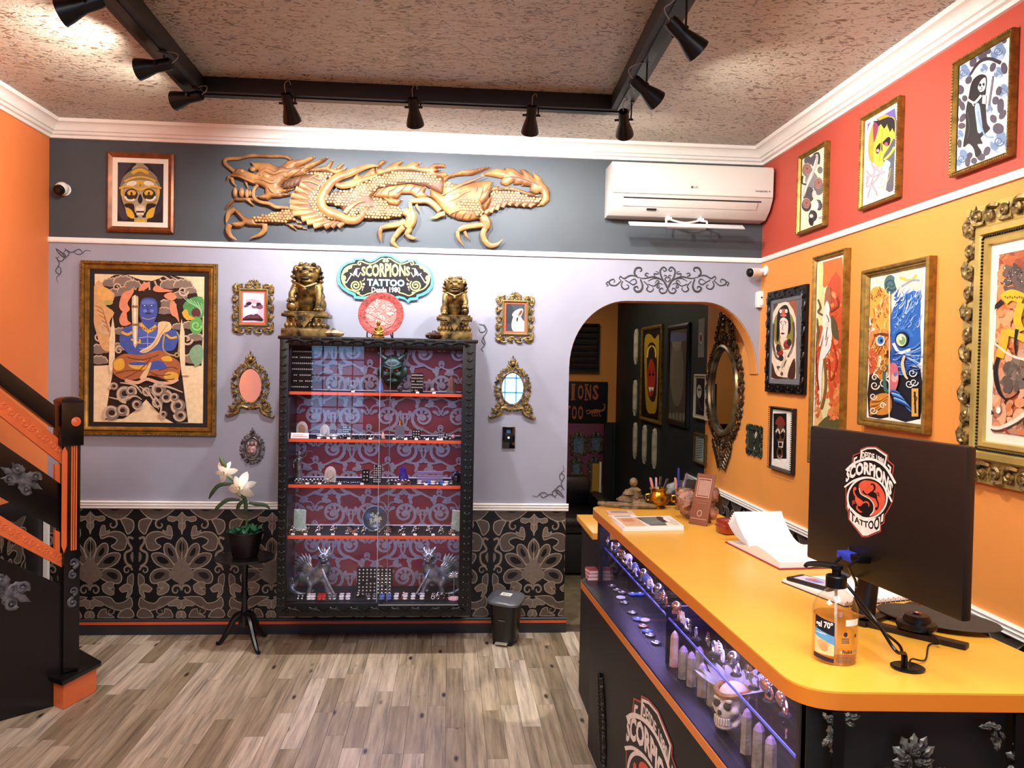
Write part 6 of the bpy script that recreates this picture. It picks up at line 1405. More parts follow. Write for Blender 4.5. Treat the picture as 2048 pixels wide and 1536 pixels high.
def woman(a):
    a.rect(185,270,525,1260,'#e9d2b8');a.poly([185,300,300,290,240,400,215,480,190,500],'#5e4034',3);a.poly([430,280,525,270,525,480,490,380],'#a05a3c',3);a.poly([185,1020,230,1080,290,1230,500,1250,185,1250],'#4a2a1c',3);a.poly([510,1000,440,1130,420,1250,510,1250],'#4a2c20',3)
    a.ell(370,700,160,430,'#f0d8c0');a.ell(370,640,145,260,'#8f8340');a.line([240,560,230,800,270,980,330,1020],30,'#5c4c48');a.line([490,540,500,700,480,860,420,990],26,'#5c4c48')
    a.poly([280,560,290,420,330,350,390,318,430,360,450,480,460,620,430,700,410,600,330,480,320,640,300,780,275,760],'#1c1a20',3)
    a.poly([315,560,330,500,370,480,420,520,425,620,405,720,365,770,325,720],'#f1d8ca',3);a.poly([325,740,405,740,400,800,370,890,335,830],'#ecd0c0',3)
    a.line([320,545,350,530],10,'#2a2020',0);a.line([375,530,405,545],10,'#2a2020',0);a.ell(335,560,18,9,'#ffffff');a.ell(390,560,18,9,'#ffffff');a.ell(336,560,8,8,'#2a2828');a.ell(390,560,8,8,'#2a2828');a.line([362,560,352,630,368,640],7,'#8a5444');a.ell(356,685,24,13,'#8c2c28');a.line([330,686,380,686],4,'#3a1414',0)
    a.ell(365,400,42,32,'#c8584c');a.ell(330,400,16,26,'#f0e0d8');a.ell(402,398,16,26,'#f0e0d8');a.poly([320,450,365,430,410,450,370,475],'#d06a50',3)
    a.ell(410,830,45,62,'#a04436');a.spir(410,830,42,6,0,1.6,10,'#5c2018');a.ell(320,930,44,46,'#a83c34');a.spir(320,930,40,6,0,1.6,9,'#5c1c18');a.ell(300,870,30,50,'#2c2a2c');a.ell(440,800,28,46,'#2c2a2c');a.ell(335,1000,32,40,'#2c2a2c')
    for i in range(6): a.line([255+8*i,930+14*i,230+12*i,900+18*i],14,'#8c8480',0);a.line([440+8*i,960-16*i,470+4*i,930-16*i],14,'#8c8480',0)
    a.line([390,920,385,1010,345,1090,355,1150],18,'#c8b8a4');[a.line([345+8*i,1120-14*i,385+5*i,1110-18*i],6,'#4a4444',0) for i in range(6)];a.ell(345,1200,18,26,'#6a4a40');a.poly([280,1100,330,1110,300,1140,340,1180,290,1140],'#5a5454',2)
t,M,w,h = gpic('black carved frame with a dark-haired woman portrait',(1532,584),(1609,569),(1603,791),(1526,781),woman,(1510,560,6.4),.022,'#6a6a70',[(0,.02),(.03,.026),(.05,.02),(.052,.014)],M_carved,mat('grey_mount','#6c6c72',.7),False)
b = MB();scroll_border(b,w,h,.05,.07,.024,.010);b.build('carved_border',M_carved,t,kind='stuff')
def fairy(a):
    a.rect(410,95,600,1450,'#eadfa8');wash(a,415,100,595,500,50,('#f0e4a8','#eccb80','#f4ecc0','#e8b070'),22,7);a.poly([470,120,590,100,590,520,520,300,470,300],'#d8763c',3);a.poly([480,350,585,250,585,1180,540,1180,500,900,520,600],'#cf5530',3);a.poly([420,600,470,560,460,800,430,1000,400,1150,400,900],'#c85a34',3);a.poly([430,120,470,110,460,400,430,420],'#efe3a0',3);a.ell(560,1050,30,120,'#d8803c');a.poly([400,1150,440,1060,470,1200,420,1400],'#e0b878',3);a.poly([440,1180,560,1100,560,1250,440,1300],'#5c5a34',3);wash(a,490,300,590,1150,70,('#d86c3c','#cf5530','#e08850','#c24a2a','#e69a60'),16,8);wash(a,405,560,450,1150,40,('#c85a34','#d87c48','#e0a068'),14,9)
    a.poly([480,420,490,320,505,295,522,320,520,420,500,450],'#a86a44',3);a.line([440,380,455,430,440,460,470,480],12,'#6a5a34');a.line([560,370,570,420,520,460],12,'#8a3a1c')
    a.poly([490,400,505,400,515,440,512,480,525,520,530,600,520,690,480,760,465,860,462,1000,450,1040,448,960,440,860,455,720,475,620,470,500],'#f3ece4',3);a.line([485,500,470,600,450,680],10,'#f3ece4');a.line([495,480,510,520,500,560,490,640],6,'#5a4a40');a.ell(500,540,14,18,'#e4d8cc');a.line([505,620,490,680],5,'#5a4a40',0)
    a.poly([525,480,560,540,570,640,530,600],'#5a5434',3);a.line([530,640,560,780,520,900,510,760],12,'#b03c20');a.line([480,760,490,900,480,1000,460,1080],16,'#8a5a2c');a.line([430,500,440,600,420,700],14,'#6a6434');a.line([420,650,430,820,445,960],10,'#7c2c18')
gpic('tall narrow gilt framed red fairy print partly behind the monitor',(1625,513),(1686,499),(1684,937),(1614,930),fairy,(1500,480,3.2),.01,'#eadfa8',[(0,.03),(.008,.034),(.014,.028),(.02,.03),(.026,.018)],None,None,False)
def duo(a):
    a.rect(745,190,1125,1170,'#f4f2ea');a.rect(765,260,1095,1140,'#e8e0cc');a.poly([905,190,1090,190,1090,1140,900,1140],'#dfe4ec');
    a.poly([765,260,905,215,905,320,840,420,765,360],'#f2e6c8',2);a.poly([765,850,905,880,905,1130,760,1130],'#241c18',2);a.poly([905,860,1090,820,1090,1145,900,1135],'#1a1c28',2)
    for L,c in (([770,330,830,300,890,360,905,420,905,560,850,600,790,560,765,480],'#d9a648'),([765,600,830,570,905,590,905,700,820,700,765,700],'#dd8a4c'),([765,680,840,690,905,700,905,840,850,900,800,860,765,820],'#c8862c'),([780,1010,850,980,900,1000,900,1100,820,1120,770,1080],'#cf8a34'),([765,700,810,740,800,820,765,860],'#c85a3c'),([860,300,905,280,905,400,870,390],'#e4b45c')): a.poly(L,c,3)
    a.ell(843,645,30,34,'#e8ded0');a.ell(845,642,21,25,'#3a7ec8');a.ell(850,645,9,12,'#16203c');a.line([800,610,850,600,900,610],12,'#7a3c14');a.ell(880,730,22,26,'#8a4a18');a.spir(880,730,24,5,0,1.4,8,'#3c1c0c')
    for i in range(9): a.line([770+10*i,560-14*i,800+8*i,500-12*i,790+12*i,440-10*i],12,('#b87a2c','#e8c470','#d88a50')[i % 3]);a.line([770+6*i,690+6*i,790+10*i,650,800+12*i,610],7,('#b04c24','#e0a850')[i % 2])
    for i in range(8): a.line([890-4*i,990+10*i,840-6*i,1020+12*i,780-2*i,1020+16*i],9,('#d89a3c','#8a4a18')[i % 2])
    for x,y,r,d in ((800,930,30,1),(860,920,34,-1),(790,1000,24,1),(800,880,22,-1),(870,860,24,1),(790,1090,26,1),(850,1060,20,-1)): a.spir(x,y,r,5,0,d*1.3,9,'#e8e0d4')
    a.line([830,740,830,800,790,860],24,'#efe6d0',4,(1,.3));a.line([880,800,860,860,870,960,900,960],22,'#3c6c6a')
    a.ell(900,285,40,62,'#4a6c70');a.spir(905,285,45,8,0,1.5,14,'#2c4a54');a.poly([930,220,1090,190,1090,330,1000,300,960,350],'#f2e4c0',3);a.line([960,240,1030,260,1070,220],20,'#e0b45c');a.line([970,300,1040,260,1090,260],14,'#8a9cb4')
    a.poly([905,480,960,380,1080,330,1090,560,1090,780,1000,800,920,760,905,640],'#2a62b8',3);a.poly([905,700,980,720,1040,780,980,860,905,800],'#2c58a8',3)
    for i in range(13): a.line([930+6*i,560-8*i,980+7*i,480-6*i,1000+8*i,380+2*i],11,('#6ea0e0','#173a80','#a8c8f0')[i % 3],4,(1,.4));
    for i in range(11): a.line([1000,700+6*i,1050,690+10*i,1095,650+18*i],10,('#5c94dc','#16387c','#b0d0f4')[i % 3],4,(1,.4))
    a.ell(980,635,42,50,'#10264c');a.ell(978,640,33,40,'#c9d8a8');a.ell(985,645,20,26,'#7aa06a');a.ell(975,632,8,10,'#f4f4e0');a.line([920,600,960,560,1020,580,1040,620],18,'#3c74c4');a.line([920,660,960,720,1030,700],18,'#dfe8f4')
    rr = random.Random(17)
    for i in range(60):
        x,y = rr.uniform(915,1080),rr.uniform(360,580);a.line([x,y,x+rr.uniform(8,22),y-rr.uniform(10,24),x+rr.uniform(4,40),y-rr.uniform(36,70)],rr.uniform(5,9),rr.choice(('#1b4a9c','#5a92dc','#9cc4f0','#2f6cc4','#d8e8f8')),3,(1,.3))
    for i in range(40):
        x,y = rr.uniform(910,1075),rr.uniform(690,860);a.line([x,y,x+rr.uniform(10,30),y+rr.uniform(-8,12),x+rr.uniform(30,60),y+rr.uniform(-30,26)],rr.uniform(4,8),rr.choice(('#16387c','#4a86d4','#8cb8ec','#2b62b4')),3,(1,.3))
    for i in range(80):
        x,y = rr.uniform(768,890),rr.uniform(330,860);a.line([x,y,x+rr.uniform(-14,14),y-rr.uniform(10,20),x+rr.uniform(-24,18),y-rr.uniform(24,46)],rr.uniform(4,8),rr.choice(('#b4641c','#e8b45c','#f4d898','#c84c24','#8a4416')),3,(1,.3))
    a.ell(843,645,30,34,'#e8ded0');a.ell(845,642,21,25,'#3a7ec8');a.ell(850,645,9,12,'#16203c');a.line([800,610,850,600,900,610],12,'#7a3c14');a.ell(980,635,42,50,'#10264c');a.ell(978,640,33,40,'#c9d8a8');a.ell(985,645,20,26,'#7aa06a');a.ell(975,632,8,10,'#f4f4e0')
    a.line([1000,740,985,790,1000,860,1020,890],22,'#f0c896',4,(.6,1,.4));a.poly([905,800,950,800,960,900,930,980,905,960],'#c86a78',3);a.ell(935,880,22,30,'#e8a8a0');a.ell(940,860,12,14,'#5878b0')
    for i in range(8): a.line([910+4*i,960+10*i,960+8*i,980+12*i,1020+8*i,1080+6*i],11,('#3a78cc','#16346c','#8ab8ec')[i % 3])
    a.rect(1045,950,1088,1130,'#d8a850');a.line([1065,970,1070,1110],12,'#2a1c10',4);a.line([1055,1000,1080,1010,1060,1050],6,'#2a1c10')
    for x,y in ((1050,850),(1030,920),(1060,910)): a.spir(x,y,28,4,0,1.3,7,'#dfe6f0')
    a.line([903,330,901,1135],6,'#f6f2e8',0)
t,M,w,h = gpic('gilt framed print of an orange and a blue dragon face side by side',(1726.6,544),(1861,508),(1850,869),(1717,849),duo,(1500,480,3.2),.0,'#f4f2ea',[(0,.034),(.006,.042),(.014,.04),(.02,.028),(.026,.03),(.032,.022),(.036,.014)])
def claws(a):
    a.rect(200,150,440,1400,'#b9653c');wash(a,210,150,440,500,90,('#a85838','#9c4f3c','#b4663e','#8a4a3c','#c07848'),26,1);wash(a,210,400,440,800,110,('#cf7c46','#dc9058','#c8703c','#e0a070','#c88a60'),26,2);wash(a,210,800,440,1330,130,('#c8794c','#d89468','#b98468','#c89c84','#a87058','#d8a884'),28,3);wash(a,340,380,440,500,30,('#4a4440','#5a504c','#6c5850'),20,4);wash(a,330,840,440,980,40,('#6a6058','#5c5048','#7c6c60'),18,5)
    a.line([330,545,370,520,430,540],56,'#d9b42c');a.line([420,560,400,640,420,700],40,'#d9b42c');a.line([340,690,330,760,310,830],44,'#d4aa34');a.line([345,700,400,720,440,740],34,'#d9b42c');[a.ell(340+12*i,530+4*(i % 2),5,6,'#8a6a10') for i in range(8)]
    a.line([325,550,280,590,260,650,255,700],22,'#241c22',5,(1,.3));a.line([305,830,290,900,310,1000,350,1045],24,'#1c1a1c',5,(.8,1,.2));a.line([400,690,390,760,395,820],20,'#1c1a1c',4,(1,.3))
    a.line([230,700,300,770,370,820,440,840],14,'#e0d4c4',5,(.5,1));a.line([215,1160,300,1180,380,1150,440,1110],26,'#e6dccc',5,(.6,1));a.line([215,1172,300,1192,380,1164,440,1126],8,'#4a4038');a.line([240,790,270,850,280,890],12,'#2c2420');a.line([230,980,250,1060,275,1110],14,'#2c2420')
    a.ell(305,1090,12,18,'#f0ece4');a.line([330,1180,350,1200,365,1230],10,'#9c3428')
    rr = random.Random(8);[a.ell(rr.uniform(280,430),rr.uniform(370,480),rr.uniform(1,4),rr.uniform(1,4),'#f4ece0') for i in range(30)]
p_tl,p_bl = on_plane(T(RW,0,0) @ RIGHT,1924,420,.04),on_plane(T(RW,0,0) @ RIGHT,1906,955,.04)
M0r = T(RW,0,0) @ RIGHT;hgt = p_tl[1]-p_bl[1];wid = .80;Mh = M0r @ T((p_tl[0]+p_bl[0])/2+wid/2,(p_tl[1]+p_bl[1])/2,0)
t = thing('ornate_picture','very large gilt carved frame with a fiery claw painting, cut by the right edge','picture',Mh)
b = MB();scroll_border(b,wid,hgt,.085,.075,.032,.018);b.build('carved_border',M_antique,t,kind='stuff')
b = MB();ring_profile(b,wid,hgt,[(0,.0),(.0,.022),(.04,.026),(.082,.022),(.082,.036),(.09,.044),(.112,.044),(.118,.034),(.128,.034),(.135,.04),(.15,.036),(.155,.02)]);b.build('inner_frame',mat('pale_gilt','#d0b464',.35,metal=.6,var=.15),t)
b = MB();beads_rect(b,wid,hgt,.122,.037,.005,.012);b.build('bead_moulding',M_metal,t,kind='stuff')
b = MB();ring_profile(b,wid-.30,hgt-.30,[(0,.02),(0,.0235),(.042,.0235),(.044,.02)]);b.build('mount',M_mat_w,t,smooth=0)
a = Art(Mh,.0205,(1880,380,2.476));W2,H2 = wid/2-.19,hgt/2-.19;op = a.p
a.p = lambda x,y: (lambda v: (min(W2,max(-W2,v[0])),min(H2,max(-H2,v[1]))))(op(200+(x-200)*.98,y))
a.raw([(-W2,-H2),(W2,-H2),(W2,H2),(-W2,H2)],'#c08050',mapped=True);claws(a);a.build('artwork',M_ink,t,smooth=0)
MB().box(-wid/2+.01,-hgt/2+.01,.001,wid/2-.01,hgt/2-.01,.018).build('backing',M_black,t)
def dskull(a):
    a.rect(150,1100,235,1440,'#e9e4dc');a.rect(150,1110,234,1400,'#14100e');a.poly([165,1180,175,1140,195,1128,218,1150,222,1190],'#7a2c24',3);a.ell(195,1240,32,60,'#5a3c2c');a.line([165,1230,180,1210,190,1240],8,'#cfc4b4');a.line([200,1240,212,1210,222,1230],8,'#cfc4b4');a.ell(178,1255,12,22,'#0c0a0a');a.ell(208,1250,12,22,'#0c0a0a');a.poly([180,1290,215,1290,210,1330,182,1330],'#c4b8a8');a.rect(185,1296,205,1320,'#1c1512');a.ell(190,1365,20,40,'#5c3a2a');a.line([175,1380,190,1400,208,1380],7,'#a89484');a.ell(190,1355,12,20,'#0c0a0a')
gpic('small dark framed skull print below the woman portrait',(1537.5,813),(1584,816),(1580.6,952),(1535,933),dskull,(1500,480,3.2),.0,'#e9e4dc',[(0,.02),(.008,.026),(.016,.02),(.018,.012)],mat('dark_bronze_frame','#2a2018',.4,metal=.4,var=.4,vs=40),None,True)
M,w,h = wall_rect(RIGHT,.012,(1491,846),(1523.5,852),(1522,920),(1491,905));t = thing('ornate_picture','tiny black carved frame right of the big oval mirror','picture',M)
b = MB();scroll_border(b,w,h,.032,.045,.010,.008);b.build('carved_border',mat('green_black','#141812',.4,metal=.2,vs=40,col2='#3a4436'),t,kind='stuff');b = MB();ring_profile(b,w-.05,h-.05,[(0,.0),(0,.012),(.01,.014),(.014,.006)]);b.build('inner_frame',mat('green_black','#141812',.4),t)
a = Art(M,.0066,fn=lambda x,y: (x,y));a.rect(-w/2+.03,-h/2+.03,w/2-.03,h/2-.03,'#2c3028');rr = random.Random(2)
for i in range(14): a.ell(rr.uniform(-.04,.04),rr.uniform(-.07,.07),rr.uniform(.006,.016),rr.uniform(.006,.02),rr.choice(('#8a8674','#4a4c40','#b0a890','#1c1e1a')))
a.build('artwork',M_ink,t,smooth=0);MB().box(-w/2+.01,-h/2+.01,0,w/2-.01,h/2-.01,.006).build('backing',M_black,t)
# big carved oval mirror
q0 = on_plane(M0r,1420,770,.02);q1 = on_plane(M0r,1473,770,.02);qt = on_plane(M0r,1450,697,.02);qb = on_plane(M0r,1446,865,.02)
rx,ry = (q1[0]-q0[0])/2,(qt[1]-qb[1])/2;Mm = M0r @ T((q0[0]+q1[0])/2,(qt[1]+qb[1])/2,0)
t = thing('oval_mirror','large dark carved oval mirror on the orange wall inside the arch','mirror',Mm);M_dkb = mat('dark_antique_bronze','#23170e',.3,metal=.5,vs=30,col2='#6a5236')
tp = on_plane(M0r,1456,615,.02)[1]-(qt[1]+qb[1])/2;bt = on_plane(M0r,1447,922,.02)[1]-(qt[1]+qb[1])/2;fw = .085
b = MB();scroll_ring(b,rx+fw*.75,ry+fw*.75,fw,26,.02,.016)
for sg,yy,ext in ((1,ry+fw,tp),(-1,-ry-fw,bt)):
    L = abs(ext)-ry-fw*.6
    for k in range(6):
        y = yy+sg*L*k/6;wv = (1-k/6)*rx*1.05+.02
        for s2 in (-1,1): b.spiral((s2*wv*.55,y),.034*(1-.08*k),.006,PI/2*sg,1.2*s2*sg,.014,z=.02);b.petal(.085,.02,.018,T(s2*wv*.4,y,.016) @ rotz(sg*(PI/2-s2*.7)),lob=1)
        b.petal(L*.32,.024,.02,T(0,y,.018) @ rotz(sg*PI/2),lob=1)
b.build('carved_border',M_dkb,t,kind='stuff')
MB().tube([(math.cos(i*PI/28)*(rx+.012),math.sin(i*PI/28)*(ry+.012),.02) for i in range(56)],.022,8,True).build('inner_rim',mat('worn_bronze_rim','#4a3a28',.3,metal=.6,vs=10,col2='#8a7450'),t)
MB().lathe([(0,.004),(1,.004),(1,.010),(0,.010)],48,M=Matrix.Diagonal((rx,ry,1,1))).build('glass',M_mirror,t)
# camera and motion sensor in the corner
t = thing('security_camera','white bullet camera in the corner right of the arch','camera',T(at(1533,541,X=RW-.001)) @ RIGHT)
MB().lathe([(.03,0),(.032,.01),(.02,.018),(0,.018)],18).build('mount',M_white,t);MB().tube(catmull([(0,0,.016),(0,-.005,.05),(.0,-.012,.08)],5),.016,10).build('arm',M_white,t)
qd = Vector((.4,-.1,.9)).normalized().to_track_quat('Z','Y').to_matrix().to_4x4();Mq = T(0,-.014,.075) @ qd
MB().lathe([(0,-.05),(.024,-.048),(.028,-.03),(.03,.035),(0,.035)],20,M=Mq).build('body',mat('white_plastic','#e4e2de',.35),t);MB().lathe([(0,.036),(.028,.036),(.026,.044),(.014,.046),(.010,.05),(0,.05)],18,M=Mq).build('lens',M_metal,t)
t = thing('motion_sensor','white motion sensor in the corner under the bullet camera','sensor',T(at(1518,600,Y=D-.001)) @ BACK)
MB().prism([(-.024,-.05),(.024,-.05),(.027,-.03),(.027,.045),(.018,.052),(-.018,.052),(-.027,.045),(-.027,-.03)],0,.045).build('housing',mat('white_plastic','#e4e2de',.35),t,bev=.005);MB().ell((0,-.028,.042),(.019,.018,.012),14,8).build('lens',M_pale,t);MB().lathe([(0,.0455),(.006,.0455),(.005,.048),(0,.048)],12,M=T(0,.012,0)).build('indicator',M_black,t)

# ================================================================ corridor beyond the arch
def demon(a):
    a.rect(470,150,600,740,'#120d0c');a.poly([500,230,530,200,560,230,585,210,580,420,570,640,545,670,510,640,500,420],'#b08a28',3);a.poly([515,300,540,250,570,300,568,560,540,600,516,520],'#2a1c10',3);a.poly([518,400,540,345,560,400,562,480,545,560,525,560,514,480],'#a82c22',3);a.ell(530,440,7,10,'#0c0808');a.ell(550,440,7,10,'#0c0808');a.line([522,415,536,428],5,'#3c100c',0);a.line([558,415,544,428],5,'#3c100c',0);a.poly([522,515,555,515,550,540,540,525,530,545],'#e4dccc');a.line([515,340,522,290,540,270],8,'#e0c050');a.line([565,340,562,290,545,270],8,'#e0c050')
picture('framed_print','gold framed red demon mask print on the dark corridor wall',RIGHT,.03,(1282,654),(1323,649),(1316,849),(1277,839),[(0,.02),(.014,.03),(.03,.022),(.034,.014)],M_gilt2,art=demon,crop=(1120,600,2.953),ground='#120d0c')
def ghost(a):
    a.rect(630,150,745,720,'#50493f');a.ell(690,430,40,200,'#6d665a');a.ell(690,250,28,50,'#7d7668');a.poly([640,200,740,195,738,240,640,245],'#55607c',2)
    for i in range(5): a.ell(650+i*20,690,9,26,'#7a7466')
picture('framed_print','faded grey framed print beside the demon mask print',RIGHT,.03,(1335,652),(1374,644),(1372,857),(1330,845),[(0,.02),(.02,.03),(.04,.022),(.044,.014)],mat('dark_frame','#1c1712',.4,var=.3),art=ghost,crop=(1120,600,2.953),ground='#50493f')
def emb(a): a.ell(832,225,10,34,'#d8d4cc');a.ell(832,225,7,24,'#8c2420');a.spir(832,225,6,2,0,1,3,'#1a1414')
picture('poster','pale grey poster with a red emblem high on the dark corridor wall',RIGHT,.005,(1396,640),(1409,634),(1408,714),(1396,716),[(0,.003),(.004,.004),(.005,.003)],mat('grey_board','#8a8a88',.6),art=emb,crop=(1120,600,2.953),ground='#8f908c',artz=.0045)
def dark3(a): a.rect(790,460,850,680,'#0e1018');a.ell(822,540,14,40,'#b8b4b0');a.ell(818,530,4,8,'#0c0c10');a.ell(828,530,4,8,'#0c0c10');a.line([815,580,830,640,845,650],10,'#2c3a58')
picture('framed_print','cream framed dark skull print half hidden by the orange wall edge',RIGHT,.03,(1386,750),(1409,747),(1408,842),(1384,835),[(0,.02),(.01,.026),(.02,.014)],mat('cream_frame','#b8ac94',.5),.01,mat('cream_frame','#b8ac94',.5),art=dark3,crop=(1120,600,2.953),ground='#0e1018')
def cert(a):
    a.rect(785,790,845,975,'#8fa09a');[a.line([800,820+14*i,840,816+14*i],4,'#4a5450',0) for i in range(9)]
picture('framed_certificate','greenish framed certificate low on the dark corridor wall',RIGHT,.03,(1385,866),(1408,868),(1406,931),(1384,925),[(0,.02),(.012,.026),(.022,.014)],mat('dark_gold_frame','#5a4420',.4,metal=.4),art=cert,crop=(1120,600,2.953),ground='#8fa09a')
M_hand = mat('weathered_pale_wood','#a89a80',.7,vs=14,col2='#c9c0a6')
for i,(px,y0,y1,lb) in enumerate(((1274,658,729,'pale hand-shaped plaque at the top left of the demon print'),(1272,760,832,'pale hand-shaped plaque left of the demon print'),(1272,845,918,'pale hand-shaped plaque, first of three in the lower row'),(1291,850,928,'pale hand-shaped plaque, second of three under the demon print'),(1311,857,938,'pale hand-shaped plaque, third of three under the demon print'))):
    c = at(px,(y0+y1)/2,X=RW-.001);M = T(c) @ RIGHT;hh = at(px,y0,X=RW).z-at(px,y1,X=RW).z;t = thing('hand_plaque',lb,'plaque',M,'hand-shaped plaques');wv = hh*.13
    b = MB();b.relief([(-wv*.5,hh*.5),(wv*.5,hh*.5),(wv,hh*.36),(wv*1.1,-hh*.05),(wv*1.0,-hh*.3),(wv*.8,-hh*.42),(wv*.45,-hh*.36),(wv*.3,-hh*.5),(-wv*.1,-hh*.5),(-wv*.2,-hh*.36),(-wv*.6,-hh*.46),(-wv*.9,-hh*.4),(-wv*1.05,-hh*.1),(-wv,hh*.36)],.03,.012,.03,.012);b.build('plaque',M_hand,t)
    MB().lathe([(0,.030),(.006,.031),(.005,.034),(0,.034)],8,M=T(0,hh*.42,0)).build('nail',M_metal,t)
# end wall: lettered sign, louvred vent
Me = T(0,YE,0) @ BACK
x1 = at(1215,763,Y=YE).x;zt_,zb_ = 1.487,.997
t = thing('name_sign','black sign with orange lettering and scorpion on the corridor end wall','sign',T(0,YE-.001,0) @ BACK)
MB().box(.72,zb_,0,x1,zt_,.02).build('board',mat('sign_black','#0d0b0b',.5),t,bev=.002)
a = Art(Matrix.Identity(4),.0205,fn=lambda x,y: (x,y));OC = '#b0603c';zl = 1.225
xi = at(1138,790,Y=YE).x;xe = at(1198,790,Y=YE).x;lw = (xe-xi)/4.0
for i,c in enumerate('SCORPIONS'):
    x = xi+lw*(i-5)-.0;wv = lw*(.42 if c == 'I' else .78);x0 = x+(lw-wv)/2
    a.text(c,lambda u,v,x0=x0,wv=wv: (x0+u*wv,1.275+v*.175),OC,.03)
    for zz in (1.275,1.45): 
        if c in 'IRPN': a.rect(x0-.008,zz-.008,x0+wv*(.4 if c != 'I' else 1)+.008,zz+.008,OC)
xo = at(1143,830,Y=YE).x;lo = (at(1168,830,Y=YE).x-xo)/2
for i,c in enumerate('TATTOO'): x = xo+lo*(i-4);a.text(c,lambda u,v,x=x: (x+u*lo*.8,1.04+v*.165),OC,.03)
sx,sy = at(1190,822,Y=YE).x,at(1190,822,Y=YE).z
a.ell(sx,sy,.06,.022,OC,.15);a.line([sx+.05,sy,sx+.1,sy+.02,sx+.11,sy+.07,sx+.09,sy+.085],.022,OC,4,(1,.5));[a.line([sx-.03+.025*i,sy,sx-.04+.03*i,sy-.045,sx-.02+.03*i,sy-.06],.010,OC) for i in range(4)];a.line([sx-.05,sy,sx-.09,sy+.01,sx-.11,sy-.01],.014,OC);a.line([sx-.05,sy-.01,sx-.08,sy-.03,sx-.1,sy-.03],.014,OC)
a.build('lettering',M_ink,t,smooth=0)
t = thing('louvre_vent','black louvred vent high on the orange corridor end wall','vent',T(0,YE-.001,0) @ BACK);lx = at(1198,650,Y=YE).x
b = MB();b.box(.9,1.60,0,.93,2.16,.05).box(lx-.02,1.60,0,lx,2.16,.05).box(.93,2.14,0,lx-.02,2.16,.05).box(.93,1.60,0,lx-.02,1.62,.05);b.build('surround',M_dark,t)
MB().box(.92,1.61,.001,lx-.01,2.15,.006).build('back_plate',mat('night_glass','#101826',.1),t)
for i in range(7): MB().box(-.0,-.028,-.004,lx-.95,.028,.004,M=T(.93,1.66+.072*i,.028) @ Matrix.Rotation(.7,4,'X')).build('slat',mat('grey_slat','#5a4a40',.3,metal=.3),t)
t = thing('yellow_board','tall yellow board with a white edge leaning by the red room','board',T(at(1189,1000,Y=8.9).x,8.9,0));MB().box(-.03,0,0,.05,.03,.58).build('panel',mat('yellow_panel','#c0902c',.5),t);MB().box(.05,-.002,0,.07,.032,.60).build('edge',M_white,t)
for i,(px,py,hh) in enumerate(((1157,890,44),(1152,937,36),(1191,888,40),(1187,935,34))):
    c = at(px,py,Y=11.2);k = 11.2/FOC;w,h = hh*.8*k,hh*k;t = thing('ornate_picture',['upper left','lower left','upper right','lower right'][i]+' small ornate frame of four in the red room','picture',T(c.x,11.199,c.z) @ BACK,'ornate frames in the red room')
    b = MB();scroll_border(b,w,h,.06,.09,.014,.014,crest=.05);b.build('carved_border',M_antique,t,kind='stuff');MB().box(-w/2+.05,-h/2+.05,0,w/2-.05,h/2-.05,.012).build('picture',mat('faded_paper','#7a766a',.6,var=.3,vs=30),t)
struct(MB().box(at(1207,920,Y=YE).x,YE-.03,0,at(1223,920,Y=YE).x,YE+.02,1.015),'trim_9',M_black)
# black leather tattoo chair
cx = at(1158,1040,Y=6.5).x
t = thing('tattoo_chair','black leather tattoo chair seen through the arch','chair',T(cx-.12,6.6,0));M_lea = mat('black_leather','#08080a',.25,spec=.6,bump=.15,bs=120)
MB().box(-.26,-.3,.02,.26,.3,.34).build('base',M_black,t,bev=.03)
for nm,bx in (('seat',(-.3,-.34,.34,.3,.32,.47)),('backrest',(-.28,.26,.45,.28,.42,.72)),('armrest',(-.36,-.25,.44,-.24,.25,.6)),('armrest',(.24,-.25,.44,.36,.25,.6))): MB().box(*bx).build(nm,M_lea,t,bev=.05)
for x,y in ((-.2,-.26),(.2,-.26),(-.2,.26),(.2,.26)): MB().lathe([(.03,0),(.03,.02),(0,.02)],12,M=T(x,y,0)).build('foot',M_metal,t)
# black office chair back behind the counter
oc = at(1342,965,Y=4.55)
t = thing('office_chair','black office chair with arched back behind the counter','chair',T(oc.x+.1,4.45,0))
b = MB();b.relief([(v[0],v[1]) for v in arc(0,.88,.20,.14,0,PI,14)]+[(-.2,.62),(-.16,.55),(.16,.55),(.2,.62)],.05,.02,.08,.03,M=T(0,.1,0) @ BACK);b.build('backrest',M_lea,t)
MB().box(-.22,-.3,.43,.22,.12,.5).build('seat',M_lea,t,bev=.03);MB().lathe([(.03,.06),(.03,.43),(0,.43)],14,M=T(0,-.1,0)).build('column',M_metal,t);MB().tube([(0,.08,.5),(0,.13,.56),(0,.12,.7)],.018,8).build('back_bracket',M_metal,t)
for i in range(5): an = i*2*PI/5;MB().tube([(0,-.1,.08),(.26*math.cos(an),-.1+.26*math.sin(an),.055)],[.022,.014],8).build('leg',M_metal,t);MB().ell((.26*math.cos(an),-.1+.26*math.sin(an),.026),(.026,.02,.026),10,8).build('caster',M_black,t)
# yellow side desk behind the counter
M_top = mat('yellow_laminate','#e4ab3e',.3,spec=.5,var=.02,vs=4);M_edge = mat('orange_edging','#d07a22',.35)
t = thing('side_desk','low yellow side desk beyond the far end of the counter','desk',T(0,0,0))
MB().prism([(.655,3.62),(.655,4.08),(1.06,4.08),(1.06,3.62)],.87,.9).build('desktop',M_top,t,bev=.003);MB().box(.68,3.64,0,1.04,4.06,.87).build('body',M_black,t)
